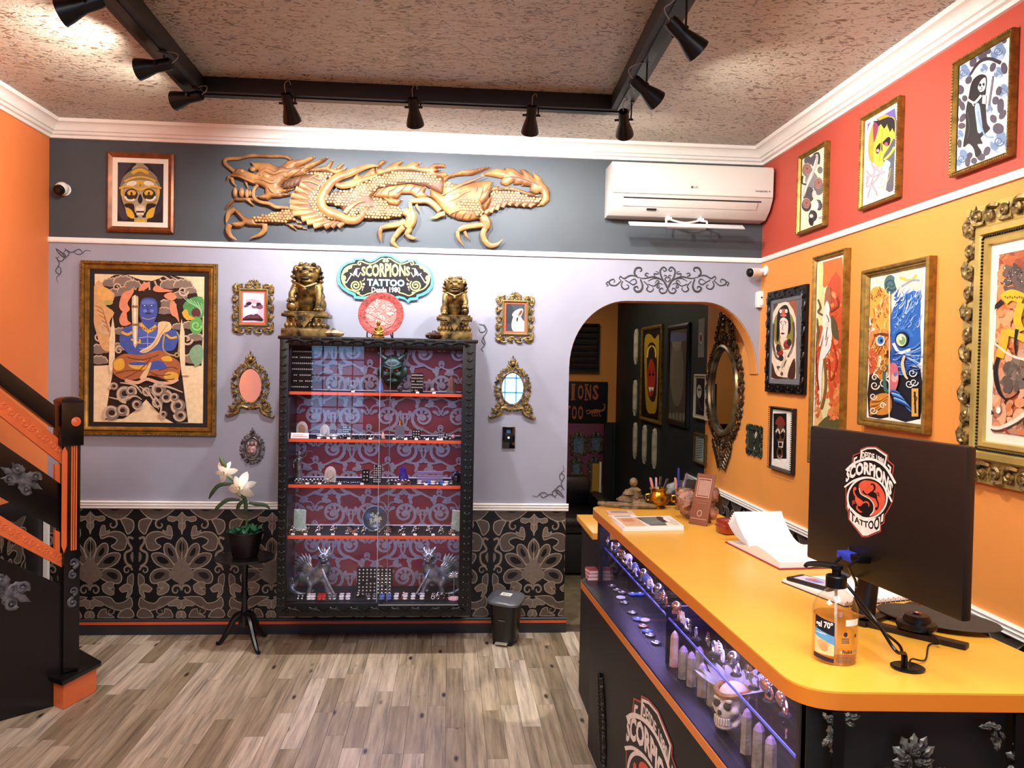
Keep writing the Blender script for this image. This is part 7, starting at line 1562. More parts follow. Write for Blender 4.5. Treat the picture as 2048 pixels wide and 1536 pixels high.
# ================================================================ reception counter
CT = 1.05
def round_poly(P,rs,n=8):
    out = [];N = len(P)
    for i in range(N):
        p = Vector((*P[i],0));a = (Vector((*P[i-1],0))-p).normalized();b = (Vector((*P[(i+1) % N],0))-p).normalized();r = rs[i]
        if not r: out.append(P[i]);continue
        for k in range(n+1): s = k/n;q = p+a*r*(1-s)**2+b*r*s*s;out.append((q.x,q.y))
    return out
ct = thing('reception_counter','long reception counter with orange-yellow top and lit glass case front','counter',T(0,0,0))
TOP = round_poly([(.612,3.47),(.667,1.462),(1.27,1.43),(1.11,3.5)],[.09,.09,.05,.05])
MB().prism(TOP,CT-.004,CT).build('worktop',M_top,ct,smooth=30)
MB().prism(TOP,CT-.036,CT-.004).build('edge_band',M_edge,ct,smooth=30)
STR = round_poly([(.570,3.50),(.668,1.46),(1.22,1.46),(1.06,3.50)],[.10,.02,0,0])
MB().prism(STR,.706,.734).build('ledge',M_black,ct,smooth=30)
MB().prism([(p[0]-.002 if p[0] < .7 else p[0],p[1]) for p in STR],.707,.733).build('ledge_edge',M_edge,ct,smooth=30)
MB().prism([(x+.003,y) for x,y in STR if x < 1][::1]+[(.98,1.47),(.95,3.48)],.734,.7355).build('case_floor',mat('case_floor_black','#0b0a10',.4),ct,smooth=0)
# base
gx = lambda y: .655+(3.45-y)*.0165
MB().prism([(.625,3.46),(.682,1.50),(1.2,1.48),(1.05,3.46)],0,.706).build('base',M_black,ct,smooth=0)
MB().prism([(.690,1.489),(.722,1.488),(.722,1.53),(.690,1.53)],.736,CT-.036).build('corner_post',M_black,ct);MB().prism([(.648,3.40),(.69,3.40),(.69,3.46),(.648,3.46)],.736,CT-.036).build('corner_post',M_black,ct)
MB().prism([(.95,1.50),(.965,1.50),(.945,3.44),(.93,3.44)],.736,CT-.036).build('case_back',mat('case_back_violet','#15101f',.5),ct,smooth=0)
# near end panel with silver leaf appliques, front panel with carved drop
MB().prism([(.690,1.486),(1.26,1.468),(1.26,1.49),(.690,1.508)],0,CT-.036).build('end_panel',M_black,ct,smooth=0)
Mn = T(0,1.485,0) @ BACK @ Matrix.Rotation(.03,4,'Y').inverted()
M_slv = mat('silver_applique','#0c0c0c',.4,metal=.2,vs=45,col2='#5e605c')
MB().box(.728,0,0,.75,CT-.04,.010,M=Mn).build('stile',M_dark,ct);MB().box(1.08,0,0,1.11,CT-.04,.010,M=Mn).build('stile',M_dark,ct)
def leafy(M3,lst,nm='applique',m=None):
    b = MB()
    for x,y,an,l,w in lst: b.petal(l,w,.010,M3 @ T(x,y,.003) @ rotz(an),lob=1)
    for x,y,an,l,w in lst[::2]: b.spiral((x,y),l*.3,l*.05,an,1.1,w*.4,10,5,M=M3,z=.006)
    b.build(nm,m or M_slv,ct,kind='stuff')
nx = lambda px,py: on_plane(Mn,px,py)
def leaves(px,py,spec):
    x,y = nx(px,py);leafy(Mn,[(x+dx,y+dy,an,l,l*.3) for dx,dy,an,l in spec])
leaves(1658,1442,[(0,.004,.1,.03),(.018,.006,.3,.03),(.034,.008,.1,.026),(.03,.0,-.4,.022),(.008,-.004,-.6,.026),(0,-.006,-1.4,.03),(.004,-.026,-1.5,.03),(.006,-.046,-1.3,.026),(-.004,-.03,-2.0,.02),(-.004,.004,2.2,.018)])
leaves(1992,1455,[(0,.004,2.9,.024),(-.004,-.004,-1.7,.026),(0,-.022,-1.5,.024),(.004,-.006,-1.0,.022),(-.016,.004,3.2,.02)])
leaves(1825,1512,[(0,.012,PI/2,.034)]+[(s_*dx,dy,PI/2-s_*an,l) for s_ in (-1,1) for dx,dy,an,l in ((.008,.008,.5,.036),(.014,0,.95,.034),(.012,-.012,1.4,.03),(.006,-.016,.2,.02),(.022,-.03,.6,.026),(.036,-.036,.9,.024),(.05,-.042,.5,.024),(.06,-.044,1.2,.026),(.03,-.05,1.4,.024))])
leaves(2040,1508,[(0,.0,1.2,.03),(-.004,.004,1.9,.03),(-.006,-.008,2.7,.028),(-.004,-.022,3.4,.026),(0,-.03,1.5,.024)])
ang = math.atan2(.682-.625,3.46-1.50);Mb = T(.625,3.46,0) @ Matrix.Rotation(ang,4,'Z') @ RIGHT @ T(0,0,.0015)
b = MB();x0,y0 = on_plane(Mb,1203,1352);x1_,y1_ = on_plane(Mb,1208,1520);rr = random.Random(6)
for i in range(26):
    s = i/25;yy = y0+(y1_-y0)*s;wv = .05*math.sin(PI*min(1,s*1.05))+.012
    for sg in (-1,1): b.petal(.05,.014,.016,Mb @ T(x0+(x1_-x0)*s+sg*wv*.4,yy,.002) @ rotz(-PI/2+sg*rr.uniform(.5,1.2)),lob=1)
    b.ell((x0+(x1_-x0)*s,yy,.008),(.012,.014,.010),8,6,M=Mb)
b.build('carved_drop',M_carved,ct,kind='stuff')
# the crest logo, shared by the monitor and the counter front
def crest(a):
    RD,BK,WH,OG = '#b04a3c','#0c0a0b','#ece6e0','#d4573c'
    a.poly([300,130,400,95,530,95,705,215,705,290,795,370,770,530,815,640,770,910,720,1010,655,1110,650,1215,600,1250,600,1340,400,1425,320,1420,120,1160,115,1050,85,1000,80,640,90,430,165,370,190,220,290,180],RD)
    a.poly([310,140,400,108,525,108,695,222,690,300,780,378,758,530,803,640,758,905,708,1000,645,1105,638,1205,588,1240,588,1330,400,1408,330,1405,135,1160,130,1040,98,990,93,640,103,435,178,378,200,230,300,192],BK)
    a.poly([305,150,400,112,520,112,690,225,660,400,560,320,440,280,290,300],WH);a.poly([325,165,405,132,515,132,668,240,645,370,550,295,440,262,310,280],BK)
    a.poly([205,260,255,240,250,265,220,285,215,330,195,340],WH);a.poly([700,345,750,400,740,480,720,460,728,410,695,375],WH)
    def des(u,v): x = 320+u*328;return x,268+118*u*u-5*u-(95+20*u)*v*(1-.1*u)
    a.text('DESDE 1980',des,WH,.03)
    a.poly([90,440,170,355,300,290,420,262,540,290,680,400,800,590,815,640,760,910,740,880,600,660,480,560,360,535,220,580,70,695],BK);a.line([90,445,180,360,300,300,420,280,540,305,680,415,810,635],34,WH,5);a.line([66,690,200,595,360,548,480,570,600,660,690,770,760,905],26,WH,5)
    def sco(u,v):
        tx,ty = 90+u*690,(440-470*u+ (u*u)*640) if False else 0
        top = [(100,445),(170,370),(260,335),(350,318),(440,330),(530,370),(620,430),(700,520),(780,650)];bot = [(80,630),(160,570),(250,525),(350,505),(440,515),(520,560),(600,630),(670,720),(745,830)]
        k = u*8;i = min(7,int(k));f = k-i;t_ = [top[i][q]+(top[i+1][q]-top[i][q])*f for q in (0,1)];b_ = [bot[i][q]+(bot[i+1][q]-bot[i][q])*f for q in (0,1)]
        return b_[0]+(t_[0]-b_[0])*v,b_[1]+(t_[1]-b_[1])*v
    a.text('SCORPIONS',sco,WH,.045)
    a.ell(400,845,300,310,WH,.2,40);a.ell(400,848,275,285,BK,.2,40);a.poly([275,660,330,600,410,592,540,630,640,760,660,900,600,1040,500,1100,430,1110,490,1030,490,940,440,870,340,800,290,740],OG,4)
    a.line([280,700,310,790,430,860,490,940,490,1040,440,1105],12,WH,5)
    # two scorpions
    a.poly([410,790,470,750,530,790,545,870,520,860,470,840,420,815],BK,3);a.line([530,860,560,930,555,990,530,1020],26,BK,4,(1,.5));a.ell(535,1005,18,24,BK);a.line([470,760,510,710,490,650,445,650],30,BK,4,(.6,1,.5));a.line([420,800,370,790,335,745],26,BK,4,(.6,1));[a.line([520+8*i,780+16*i,560+5*i,770+20*i,572,800+18*i],8,BK) for i in range(3)]
    a.poly([230,830,290,860,340,910,300,970,250,940,225,880],OG,3);a.line([250,850,210,780,205,710,235,690],26,OG,4,(1,.5));a.ell(222,712,18,24,OG);a.line([320,930,380,905,420,930,425,975],26,OG,4,(.6,1,.4));a.line([260,950,250,1000,300,1050,325,1050],28,OG,4,(.6,1,.4));[a.line([225,890+16*i,190,890+20*i,190,915+20*i],8,OG) for i in range(3)]
    a.poly([150,970,240,1060,330,1120,460,1150,590,1120,585,1320,400,1400,335,1398,140,1160],WH);a.poly([610,1100,640,1070,630,1190,600,1200],WH);a.poly([110,900,130,930,130,1030,108,980],WH)
    def tat(u,v):
        x = 155+u*425;top = 1020+(1-(2*u-1)**2)*130+u*70;bot = 1180+u*190-(max(0,u-.55)**2)*260;return x,bot+(top-bot)*v
    a.text('TATTOO',tat,BK,.035)
PL = EYE+ray(1620,852)*1.972;PR = EYE+ray(1934,892)*1.474
uu = Vector((PR.x-PL.x,PR.y-PL.y,0));mw_ = uu.length;uu.normalize();nn = Vector((uu.y*1,-uu.x,0));nn = Vector((0,0,1)).cross(uu)*-1
Mm = Matrix(((uu.x,0,nn.x,PL.x),(uu.y,0,nn.y,PL.y),(0,1,0,(PL.z+PR.z)/2),(0,0,0,1))) 
mh = .322
mo = thing('computer_monitor','black computer monitor seen from behind on the counter, crest sticker on its back','monitor',Mm)
M_mon = mat('brown_black_plastic','#17100d',.42,spec=.4,bump=.05,bs=300)
b = MB().box(0,-mh,-.022,mw_,0,0);b.build('shell',M_mon,mo,bev=.006)
MB().box(.008,-mh+.008,-.025,mw_-.008,-.008,-.0222).build('screen',mat('screen_off','#08090c',.1),mo)
# logo sticker
a = Art(Mm,.0004,(1680,880,7.314),dz=1.2e-5);crest(a);st = a.build('crest_sticker',M_ink,mo,smooth=0,label='black, white and red crest sticker')
# same crest printed big on the counter base
pts = [(v[0],v[1]) for v in a.v];cxm = sum(p[0] for p in pts)/len(pts);x0m = min(p[0] for p in pts);x1m = max(p[0] for p in pts);y0m = min(p[1] for p in pts);y1m = max(p[1] for p in pts)
tl = on_plane(Mb,1253,1470);tp = on_plane(Mb,1300,1388)
ctr = tp[0]+.02;half = (ctr-on_plane(Mb,1249,1490)[0]);top_ = on_plane(Mb,1296,1390)[1];sc_ = half*2/(x1m-x0m)
mb = MB();mb.f = a.f;mb.m = a.m;mb.c = a.c
mb.v = [(ctr+(v[0]-(x0m+x1m)/2)*sc_,max(.01,top_+(v[1]-y1m)*sc_*.80),.0004+(v[2]-.0004)*1.5) for v in a.v]
mb.v = [tuple(Mb @ Vector(v)) for v in mb.v];mb.build('crest_print',M_ink,ct,smooth=0,label='black, white and red crest on the counter base')
# glass front, glass shelves, LEDs
for y0,y1 in ((3.42,2.47),(2.465,1.51)): 
    p = [(gx(y0),y0),(gx(y1),y1)];MB().prism([p[0],p[1],(p[1][0]+.005,p[1][1]),(p[0][0]+.005,p[0][1])],.737,CT-.0365).build('glass_front',M_clear,ct,smooth=0)
M_gedge = mat('blue_lit_glass_edge','#5a66d8',.2,emit='#4a50d0',es=.25)  # LED light in the glass edge put into its colour and emission
SH = .885
for y0,y1 in ((3.40,2.47),(2.44,1.52)):
    g = MB().prism([(gx(y0)+.015,y0),(gx(y1)+.015,y1),(.94,y1),(.93,y0)],SH-.006,SH).build('glass_shelf',M_clear,ct,smooth=0)
    MB().prism([(gx(y0)+.012,y0),(gx(y1)+.012,y1),(gx(y1)+.015,y1),(gx(y0)+.015,y0)],SH-.006,SH).build('lit_edge',M_gedge,g,smooth=0)
MB().prism([(gx(2.46)+.012,2.462),(gx(2.46)+.012,2.45),(.935,2.45),(.935,2.462)],.737,SH+.03).build('divider',mat('case_back_violet','#15101f',.5),ct,smooth=0)
for y0,y1 in ((3.38,2.48),(2.44,1.53)):
    L = bpy.data.lights.new('case_led','AREA');L.shape = 'RECTANGLE';L.size = .03;L.size_y = y0-y1;L.energy = CASE_W;L.color = (.48,.36,1)
    o = bpy.data.objects.new('case_led',L);COL.objects.link(o);o.parent = ct;o.location = (.76,(y0+y1)/2,CT-.04)
# jewellery on the glass shelf and case floor
SR = {}
def skull_ring(px,py,colr,lb,s=1.,kind='skull'):
    p = at(px,py,Z=SH+.012);P = Vector((max(p.x,gx(p.y)+.03),p.y,SH+.0005));m = COLR[colr];M = T(P) @ rotz(R_.uniform(-1.9,-1.2)) @ Matrix.Scale(s,4)
    k = (colr,kind)
    if k in SR: return dup(SR[k],M,lb,'rings on the counter glass shelf')
    t = thing('statement_ring',lb,'ring',M,'rings on the counter glass shelf');SR[k] = t
    MB().lathe([(.010,0),(.011,.002),(.008,.005),(0,.005)],12).build('stand',M_velvet,t)
    MB().tube([(.011*math.cos(q),0,.011+.011*math.sin(q)+.003) for q in [2*PI*i/16 for i in range(16)]],.0028,6,True).build('band',m,t)
    if kind == 'skull':
        b = MB();b.ell((0,-.006,.034),(.012,.012,.012),12,8);b.box(-.007,-.016,.019,.007,-.004,.027);b.build('skull',m,t,bev=.001)
        e = MB();[e.ell((sg*.0045,-.0165,.032),(.0034,.003,.0036),8,6) for sg in (-1,1)];e.ell((0,-.0175,.027),.0018,6,5);e.build('eye_sockets',M_black,t)
    elif kind == 'flower':
        b = MB();[b.petal(.016,.007,.004,T(0,-.012,.030) @ Matrix.Rotation(PI/2,4,'X') @ rotz(i*PI/3)) for i in range(6)];b.ell((0,-.014,.030),.005,8,6);b.build('flower',m,t)
    else:
        b = MB();b.ell((0,-.008,.030),(.014,.008,.011),14,8);b.build('stone',m,t);b = MB();[b.ell((.014*math.cos(q),-.008,.030+.011*math.sin(q)),.0025,6,5) for q in [2*PI*i/12 for i in range(12)]];b.build('beads',M_silver,t,kind='stuff')
for i,(px,py,c,kd) in enumerate(((1216,1082,'white','flower'),(1226,1096,'silver','skull'),(1238,1108,'gold','flower'),(1246,1112,'silver','stone'),(1254,1120,'white','skull'),(1263,1128,'silver','flower'),(1270,1136,'blue','stone'),(1280,1142,'white','flower'),(1288,1152,'silver','skull'),(1296,1160,'blue','stone'),(1306,1168,'white','stone'),(1318,1184,'silver','skull'),(1325,1180,'blue','flower'),(1332,1196,'gold','stone'),(1356,1222,'gold','skull'),(1373,1240,'white','flower'),(1392,1258,'silver','flower'),(1428,1286,'silver','flower'),(1445,1304,'white','stone'),(1472,1328,'silver','skull'),(1508,1354,'silver','flower'),(1538,1380,'gold','stone'),(1570,1408,'gold','stone'))):
    skull_ring(px,py+14,c,'%s %s ring, %s %s' % ({'gold': 'rose'}.get(c,c),{'stone': 'oval stone'}.get(kd,kd),nth(i),'from far end of the glass shelf'),1.35,kd)
for i,(px,py,c) in enumerate(((1222,1172,'silver'),(1234,1180,'silver'),(1245,1185,'silver'),(1265,1188,'blue'),(1280,1188,'blue'),(1240,1205,'silver'),(1250,1225,'silver'),(1262,1238,'blue'),(1275,1252,'gold'),(1285,1262,'blue'),(1300,1270,'silver'),(1312,1285,'silver'),(1226,1195,'white'),(1290,1240,'white'))):
    p = at(px,py,Z=.74);k = 'c'+c
    M = T(Vector((max(p.x,gx(p.y)+.03),p.y,.7365))) @ rotz(i);lb = 'flat %s ear plug, %s scattered on the counter case floor' % (c,nth(i))
    if k in SR: dup(SR[k],M,lb,'ear plugs in the counter case')
    else:
        t = thing('ear_plug',lb,'ear plug',M,'ear plugs in the counter case');SR[k] = t;MB().lathe([(.012,0),(.018,.002),(.018,.006),(.012,.008),(.006,.006),(0,.006)],16).build('disc',COLR[c],t);MB().ell((0,0,.008),(.006,.006,.003),8,5).build('inlay',M_pearl,t)
# stone wands, skull with feather bonnet, white cup on the case floor
M_wand = mat('raw_selenite','#7d7560',.5,vs=30,col2='#a89a90',bump=.3,bs=80);M_tipv = mat('lilac_tip','#a890b8',.25)
for i,(px,yb,yt) in enumerate(((1348,1332,1258),(1366,1356,1288),(1382,1371,1300),(1404,1392,1322),(1424,1410,1338),(1398,1352,1290),(1492,1505,1412),(1516,1536,1440),(1540,1556,1466),(1452,1375,1320))):
    p = at(px,yb,Z=.737);h = max(.06,at(px,yt,X=p.x).z-.737);r = .013
    P = Vector((max(p.x,gx(p.y)+.025),p.y,.7365));t = thing('crystal_wand','orange and white pointed wand, farthest in the counter case' if i == 0 else 'grey stone wand with lilac tip, %s in the counter case' % ('second','third','fourth','fifth','back row','beside the bonnet skull','before the white cup','nearest the white cup','behind the skull bonnet')[i-1],'crystal',T(P) @ rotz(i*.7),'stone wands in the counter case')
    m0 = mat('orange_white_stone','#d0c4c0',.3,vs=12,col2='#b86a34') if i == 0 else M_wand;hh = min(h,.135)
    MB().lathe([(r*1.15,0),(r*1.05,hh*.5),(r,hh*.82),(0,hh*.82)],6).build('shaft',m0,t,smooth=0);MB().lathe([(r,hh*.82),(r*.6,hh*.93),(0,hh)],6).build('tip',m0 if i == 0 else M_tipv,t,smooth=0)
p = at(1450,1452,Z=.74);P = Vector((max(p.x,gx(p.y)+.05),p.y,.737))
t = thing('skull_ornament','bone skull wearing a feather bonnet in the counter case','skull',T(P) @ rotz(-.95) @ Matrix.Scale(.98,4));M_bone = mat('bone','#cfc0a4',.5,vs=20,col2='#e4d8c4')
b = MB();b.ell((0,.012,.075),(.038,.048,.042),16,12);b.ell((0,-.022,.05),(.027,.024,.024),12,8);b.ell((0,-.026,.014),(.026,.022,.013),12,8)
for sg in (-1,1): b.ell((sg*.026,-.02,.056),(.014,.014,.011),10,8);b.tube([(sg*.024,-.02,.014),(sg*.03,.012,.035)],.008,8);b.ell((sg*.016,-.033,.082),(.014,.008,.007),8,6)
b.ell((0,-.042,.06),(.007,.008,.012),8,6);sculpt(b,.0032,3).build('cranium',M_bone,t)
e = MB();[e.ell((sg*.0155,-.036,.068),(.0105,.009,.0105),10,8) for sg in (-1,1)];e.ell((0,-.047,.051),(.006,.005,.008),8,6);e.build('eye_sockets',mat('socket_brown','#1c120c',.8),t)
tth = MB()
for r_,z in ((.024,.033),(.024,.024)):
    for i in range(9): q = -PI/2+(i-4)*.26;tth.box(-.0026,-.003,-.0045,.0026,.003,.0045,M=T(r_*math.cos(q),-.024+r_*.95*math.sin(q),z) @ rotz(q+PI/2))
tth.build('teeth',M_bone,t,bev=.0008,kind='stuff')
MB().tube([(.041*math.cos(q),.012+.05*math.sin(q),.096+.004*math.cos(2*q)) for q in [2*PI*i/20 for i in range(20)]],.007,7,True).build('headband',mat('red_beaded_band','#7a2420',.5,vs=80,col2='#a8843a'),t)
fb = MB()
for i in range(15):
    q = -.35+(PI+.7)*i/14;d = Vector((math.cos(q),math.sin(q),0));M_ = T(d.x*.04,.012+d.y*.05,.098) @ rotz(q) @ Matrix.Rotation(-.45,4,'Y');fb.petal(.07,.011,.003,M_,n=5)
fb.build('feathers',mat('grey_feather','#7d7a84',.7,vs=12,col2='#b8b4bc'),t,kind='stuff')
fb = MB();[fb.petal(.03,.007,.003,T(sg*.046,-.0,.055) @ Matrix.Rotation(PI/2,4,'X') @ rotz(-PI/2)) for sg in (-1,1)];fb.build('ear_feathers',M_pale,t)
p = at(1578,1530,Z=.76);t = thing('white_cup','white ceramic cup at the near end of the counter case','cup',T(.735,1.585,.7365));MB().lathe([(.026,0),(.03,.01),(.034,.08),(.031,.08),(.027,.012),(0,.01)],24).build('cup_body',M_pale,t);MB().lathe([(.0305,.03),(.0318,.03),(.0322,.036),(.0308,.036)],24).build('band',M_velvet,t)
# ---------------------------------------------------------------- monitor stand and leads
ZC = CT+.0005
sb = at(1718,1235,Z=CT);Mi = Mm.inverted()
L = lambda x,y,z: Mi @ Vector((x,y,z))
b = MB();b.tube([L(sb.x+.01,sb.y,CT+.012),L(sb.x+.03,sb.y,CT+.15)],[.028,.022],12);b.build('neck',M_mon,mo);MB().tube([L(sb.x+.02,sb.y-.004,CT+.15),L(PL.x+uu.x*.18+.01,PL.y+uu.y*.18,CT+.2)],.022,10).build('neck_bracket',M_mon,mo)
b0 = at(1728,1250,Z=CT);b1 = at(1935,1299,Z=CT);dd = Vector((b1.x-b0.x,b1.y-b0.y,0)).normalized()
for q,(p0,p1) in enumerate(((b0,b1),(b0,Vector((b0.x+.21,b0.y+.14,CT))))):
    dd = Vector((p1.x-p0.x,p1.y-p0.y,0));ln = dd.length;dd.normalize();M_ = Mi @ T(p0.x,p0.y,ZC) @ rotz(math.atan2(dd.y,dd.x));MB().box(-.02,-.014,0,ln,.014,.012,M=M_).build('stand_leg',M_mon,mo,bev=.003)
for px,py,nm,col in ((1712,1112,'video_plug',mat('blue_plug','#2a3ab0',.4)),(1733,1117,'power_plug',M_metal)):
    q = on_plane(Mm,px,py,.0);w = .028 if nm[0] == 'v' else .016;MB().box(q[0]-w,q[1]-.008,.0005,q[0]+w,q[1]+.008,.03).build(nm,col,mo,bev=.003)
gr = at(1815,1337,Z=CT)
t = thing('cable_grommet','round black cable grommet set in the counter top near the monitor','grommet',T(gr.x,gr.y,CT));MB().lathe([(.020,.001),(.032,.001),(.033,.004),(.028,.006),(.020,.003)],28).build('rim',M_metal,t);MB().lathe([(0,.0006),(.02,.0006),(.02,.002),(0,.002)],20).build('well',M_black,t)
def cable(name,label,pts,r,m=None): t = thing(name,label,'cable',T(0,0,0));MB().tube(catmull(pts,8),r,7).build('lead',m or M_metal,t);return t
W_ = lambda px,py,dp: EYE+ray(px,py)*dp
v0 = Mm @ Vector((*on_plane(Mm,1690,1114,.02),.03));v1 = Mm @ Vector((*on_plane(Mm,1725,1120,.02),.03))
cable('video_cable','thick black cable from the blue plug down to the grommet',[v0,v0+Vector((-.02,-.01,-.02)),W_(1690,1165,v0.y*1.0),W_(1750,1240,1.68),W_(1790,1300,1.60),Vector((gr.x-.006,gr.y,CT+.03)),Vector((gr.x-.004,gr.y,CT+.003))],.0035)
cable('power_cable','thinner black cable looping from the monitor to the grommet',[v1,v1+Vector((-.02,0,-.015)),W_(1712,1165,1.80),W_(1716,1210,1.76),W_(1770,1265,1.66),Vector((gr.x-.01,gr.y+.01,CT+.04)),Vector((gr.x-.008,gr.y+.004,CT+.003))],.003)
pk = at(1838,1255,Z=CT+.02)
mp = at(1858,1247,Z=CT)
t = thing('mouse_pad','oval dark grey pad behind the monitor','mouse pad',T(mp.x+.02,mp.y,CT+.013) @ rotz(-.75));MB().lathe([(.135,0),(.137,.002),(.135,.004),(0,.004)],40,sy=.62).build('pad',mat('grey_rubber','#3a332c',.7,bump=.1,bs=200),t);MB().lathe([(0,-.0125),(.05,-.0125),(.05,0),(0,0)],24,sy=.5).build('riser',M_black,t)
t = thing('scanner_puck','round black puck with a red logo on the grey pad','puck',T(pk.x,pk.y+.01,CT+.0175));MB().lathe([(.042,0),(.044,.004),(.042,.012),(.03,.016),(.03,.022),(.026,.03),(0,.033)],28).build('body',M_metal,t);MB().lathe([(0,.0312),(.012,.0305),(.010,.034),(0,.0345)],16).build('dome',mat('black_glass','#060607',.08),t)
a = Art(Matrix.Identity(4),.0348,fn=lambda x,y: (x,y));a.ell(0,0,.007,.005,'#c02a24');a.rect(-.002,-.004,.002,.004,'#e8dcd8');a.build('logo',M_ink,t,smooth=0)
cable('puck_cable','thin black cable from the puck to the grommet',[Vector((pk.x+.0,pk.y-.03,CT+.024)),Vector((pk.x+.0,pk.y-.08,CT+.012)),at(1858,1290,Z=CT+.003),at(1850,1320,Z=CT+.003),Vector((gr.x+.02,gr.y+.02,CT+.012)),Vector((gr.x+.006,gr.y+.002,CT+.003))],.0018)
# gel bottle
bp_ = at(1668,1318,Z=CT);BR = .0455
t = thing('sanitizer_bottle','clear pump bottle of hand gel on the counter before the monitor','bottle',T(bp_.x,bp_.y,ZC) @ rotz(-.42))
M_pet = glass('clear_plastic',(.97,.94,.9),.05,.03)
MB().lathe([(BR*.9,0),(BR,.006),(BR,.10),(BR*.97,.112),(BR*.8,.13),(BR*.5,.142),(.016,.147),(.016,.158),(0,.158)],36).build('bottle_body',M_pet,t)
MB().lathe([(0,.003),(BR*.86,.003),(BR*.95,.008),(BR*.95,.095),(0,.095)],32).build('gel',glass('clear_gel',(.96,.86,.74),.02,.02),t)
MB().lathe([(.021,.152),(.021,.174),(.019,.176),(0,.176)],28).build('collar',M_metal,t);MB().lathe([(.009,.176),(.009,.188),(.013,.19),(.013,.197),(0,.199)],18).build('pump_head',M_metal,t);MB().tube(catmull([(0,0,.194),(-.03,.0,.196),(-.055,.0,.194),(-.062,0,.187)],5),[.007,.006,.004],8).build('nozzle',M_metal,t);MB().tube([(0,0,.15),(.003,0,.01)],.003,8).build('dip_tube',M_pale,t)
a = Art(Matrix.Identity(4),0,dz=2e-5,fn=lambda x,y: (x,y));NV,SK,WH = '#141626','#5aa0d8','#f2f0ee'
a.poly([-1.0,.098,-.05,.088,-.05,.060,-1.0,.072],NV);a.poly([-1.0,.072,-.05,.060,-.05,.042,-1.0,.056],SK);a.poly([-1.0,.056,-.05,.042,-.05,.020,-1.0,.020],'#e8c898');a.ell(-.55,.040,.28,.010,'#d8a870');a.ell(-.5,.034,.2,.008,'#c89464');a.poly([-1.05,.02,-.05,.014,-.05,.006,-1.05,.010],'#2a1c38')
a.tbox('gel 70º',-.95,.088,-.12,.071,WH,.03);a.tbox('antisséptico',-.95,.065,-.4,.060,WH,.01);a.rect(.42,.083,1.15,.096,WH)
a.tbox('Prolink',.3,.034,.8,.026,'#1c1c3c',.03);a.rect(.82,.027,1.1,.032,'#8a8a90')
for i in range(6): a.rect(.05+.03*(i % 2),.022-.0028*i,1.05,.0233-.0028*i,'#6a4a4a')
for i in range(3): a.rect(.25,.056-.004*i,.6,.058-.004*i,'#4a4a5a')
a.ell(.42,.066,.09,.005,'#2a2a4a');a.ell(.95,.062,.06,.004,'#2a2a4a')
mb = MB();mb.f = a.f;mb.m = a.m;mb.c = a.c
# wrap the label round the bottle (finely cut so it follows the curve)
bm = bmesh.new();vs = [bm.verts.new(v) for v in a.v];fl_ = bm.faces.layers.int.new('ci')
for i,f in enumerate(a.f):
    try: q = bm.faces.new([vs[j] for j in f]);q[fl_] = i
    except ValueError: pass
for k in range(-14,15): bmesh.ops.bisect_plane(bm,geom=bm.verts[:]+bm.edges[:]+bm.faces[:],plane_co=(k*.09,0,0),plane_no=(1,0,0))
bm.verts.index_update();m2 = MB()
m2.add([((BR+.0006+v.co.z)*math.sin(v.co.x),-(BR+.0006+v.co.z)*math.cos(v.co.x),v.co.y) for v in bm.verts],[[v.index for v in f.verts] for f in bm.faces]);m2.c = [a.c[f[fl_]] for f in bm.faces];bm.free()
m2.build('printed_label',M_ink,t,smooth=0)
# notebook with phone, open book, red case
Pn = [at(*p,Z=CT) for p in ((1563,1165),(1650,1135),(1775,1182),(1690,1215))];n0 = Pn[0];ex = (Pn[3]-Pn[0]);ey = (Pn[1]-Pn[0]);nlx,nly = ex.length,ey.length
Mnb = T(n0.x,n0.y,ZC) @ rotz(math.atan2(ex.y,ex.x))
M_page = mat('white_page','#eeeaea',.7)
t = thing('spiral_notebook','white spiral notebook lying under the phone','notebook',Mnb);MB().box(0,0,0,nlx,nly,.002).build('cover',M_black,t);MB().box(.002,.002,.002,nlx-.004,nly-.002,.010).build('pages',M_page,t)
b = MB()
for i in range(16): y = nly*(i+.5)/16;b.tube([(nlx+.0+.006*math.cos(q),y,.006+.007*math.sin(q)) for q in [2*PI*k/10 for k in range(10)]],.0009,5,True)
b.build('spiral_wire',M_silver,t,kind='stuff')
ph = at(1622,1168,Z=CT+.012);t = thing('smartphone','black phone with a picture on its back lying on the notebook','phone',T(ph.x+.01,ph.y,CT+.0112) @ rotz(.5));MB().box(-.035,-.068,0,.035,.068,.010).build('body',M_black,t,bev=.004)
a = Art(Matrix.Identity(4),.0102,fn=lambda x,y: (x,y));a.rect(-.026,-.05,.026,.05,'#cdc8dc');a.ell(0,0,.018,.03,'#8a8cc8');a.ell(.006,.01,.01,.014,'#b86a6a');a.ell(-.008,-.012,.008,.012,'#6a70b8');a.build('sticker',M_ink,t,smooth=0)
t = thing('open_book','open diary with fanned white pages and a dark red cover on the counter','book',T(.985,2.575,ZC) @ rotz(.1));M_cov = mat('dark_red_cover','#8a2430',.5)
MB().box(-.005,-.21,0,.205,.17,.003).build('cover',M_cov,t)
xprism(MB(),[(.0,.003),(-.0,.026),(-.03,.036),(-.08,.034),(-.19,.022),(-.2,.003)][::-1],0,.2).build('page_block',M_page,t,smooth=60) if False else None
def pages(y0z,nm): 
    n = len(y0z);mb = MB();vs = [(0,y,z) for y,z in y0z]+[(.2,y,z) for y,z in y0z];mb.add(vs,[tuple(range(n)),tuple(range(2*n-1,n-1,-1))]+[(i,n+i,n+(i+1) % n,(i+1) % n) for i in range(n)]);return mb.build(nm,M_page,t,smooth=50)
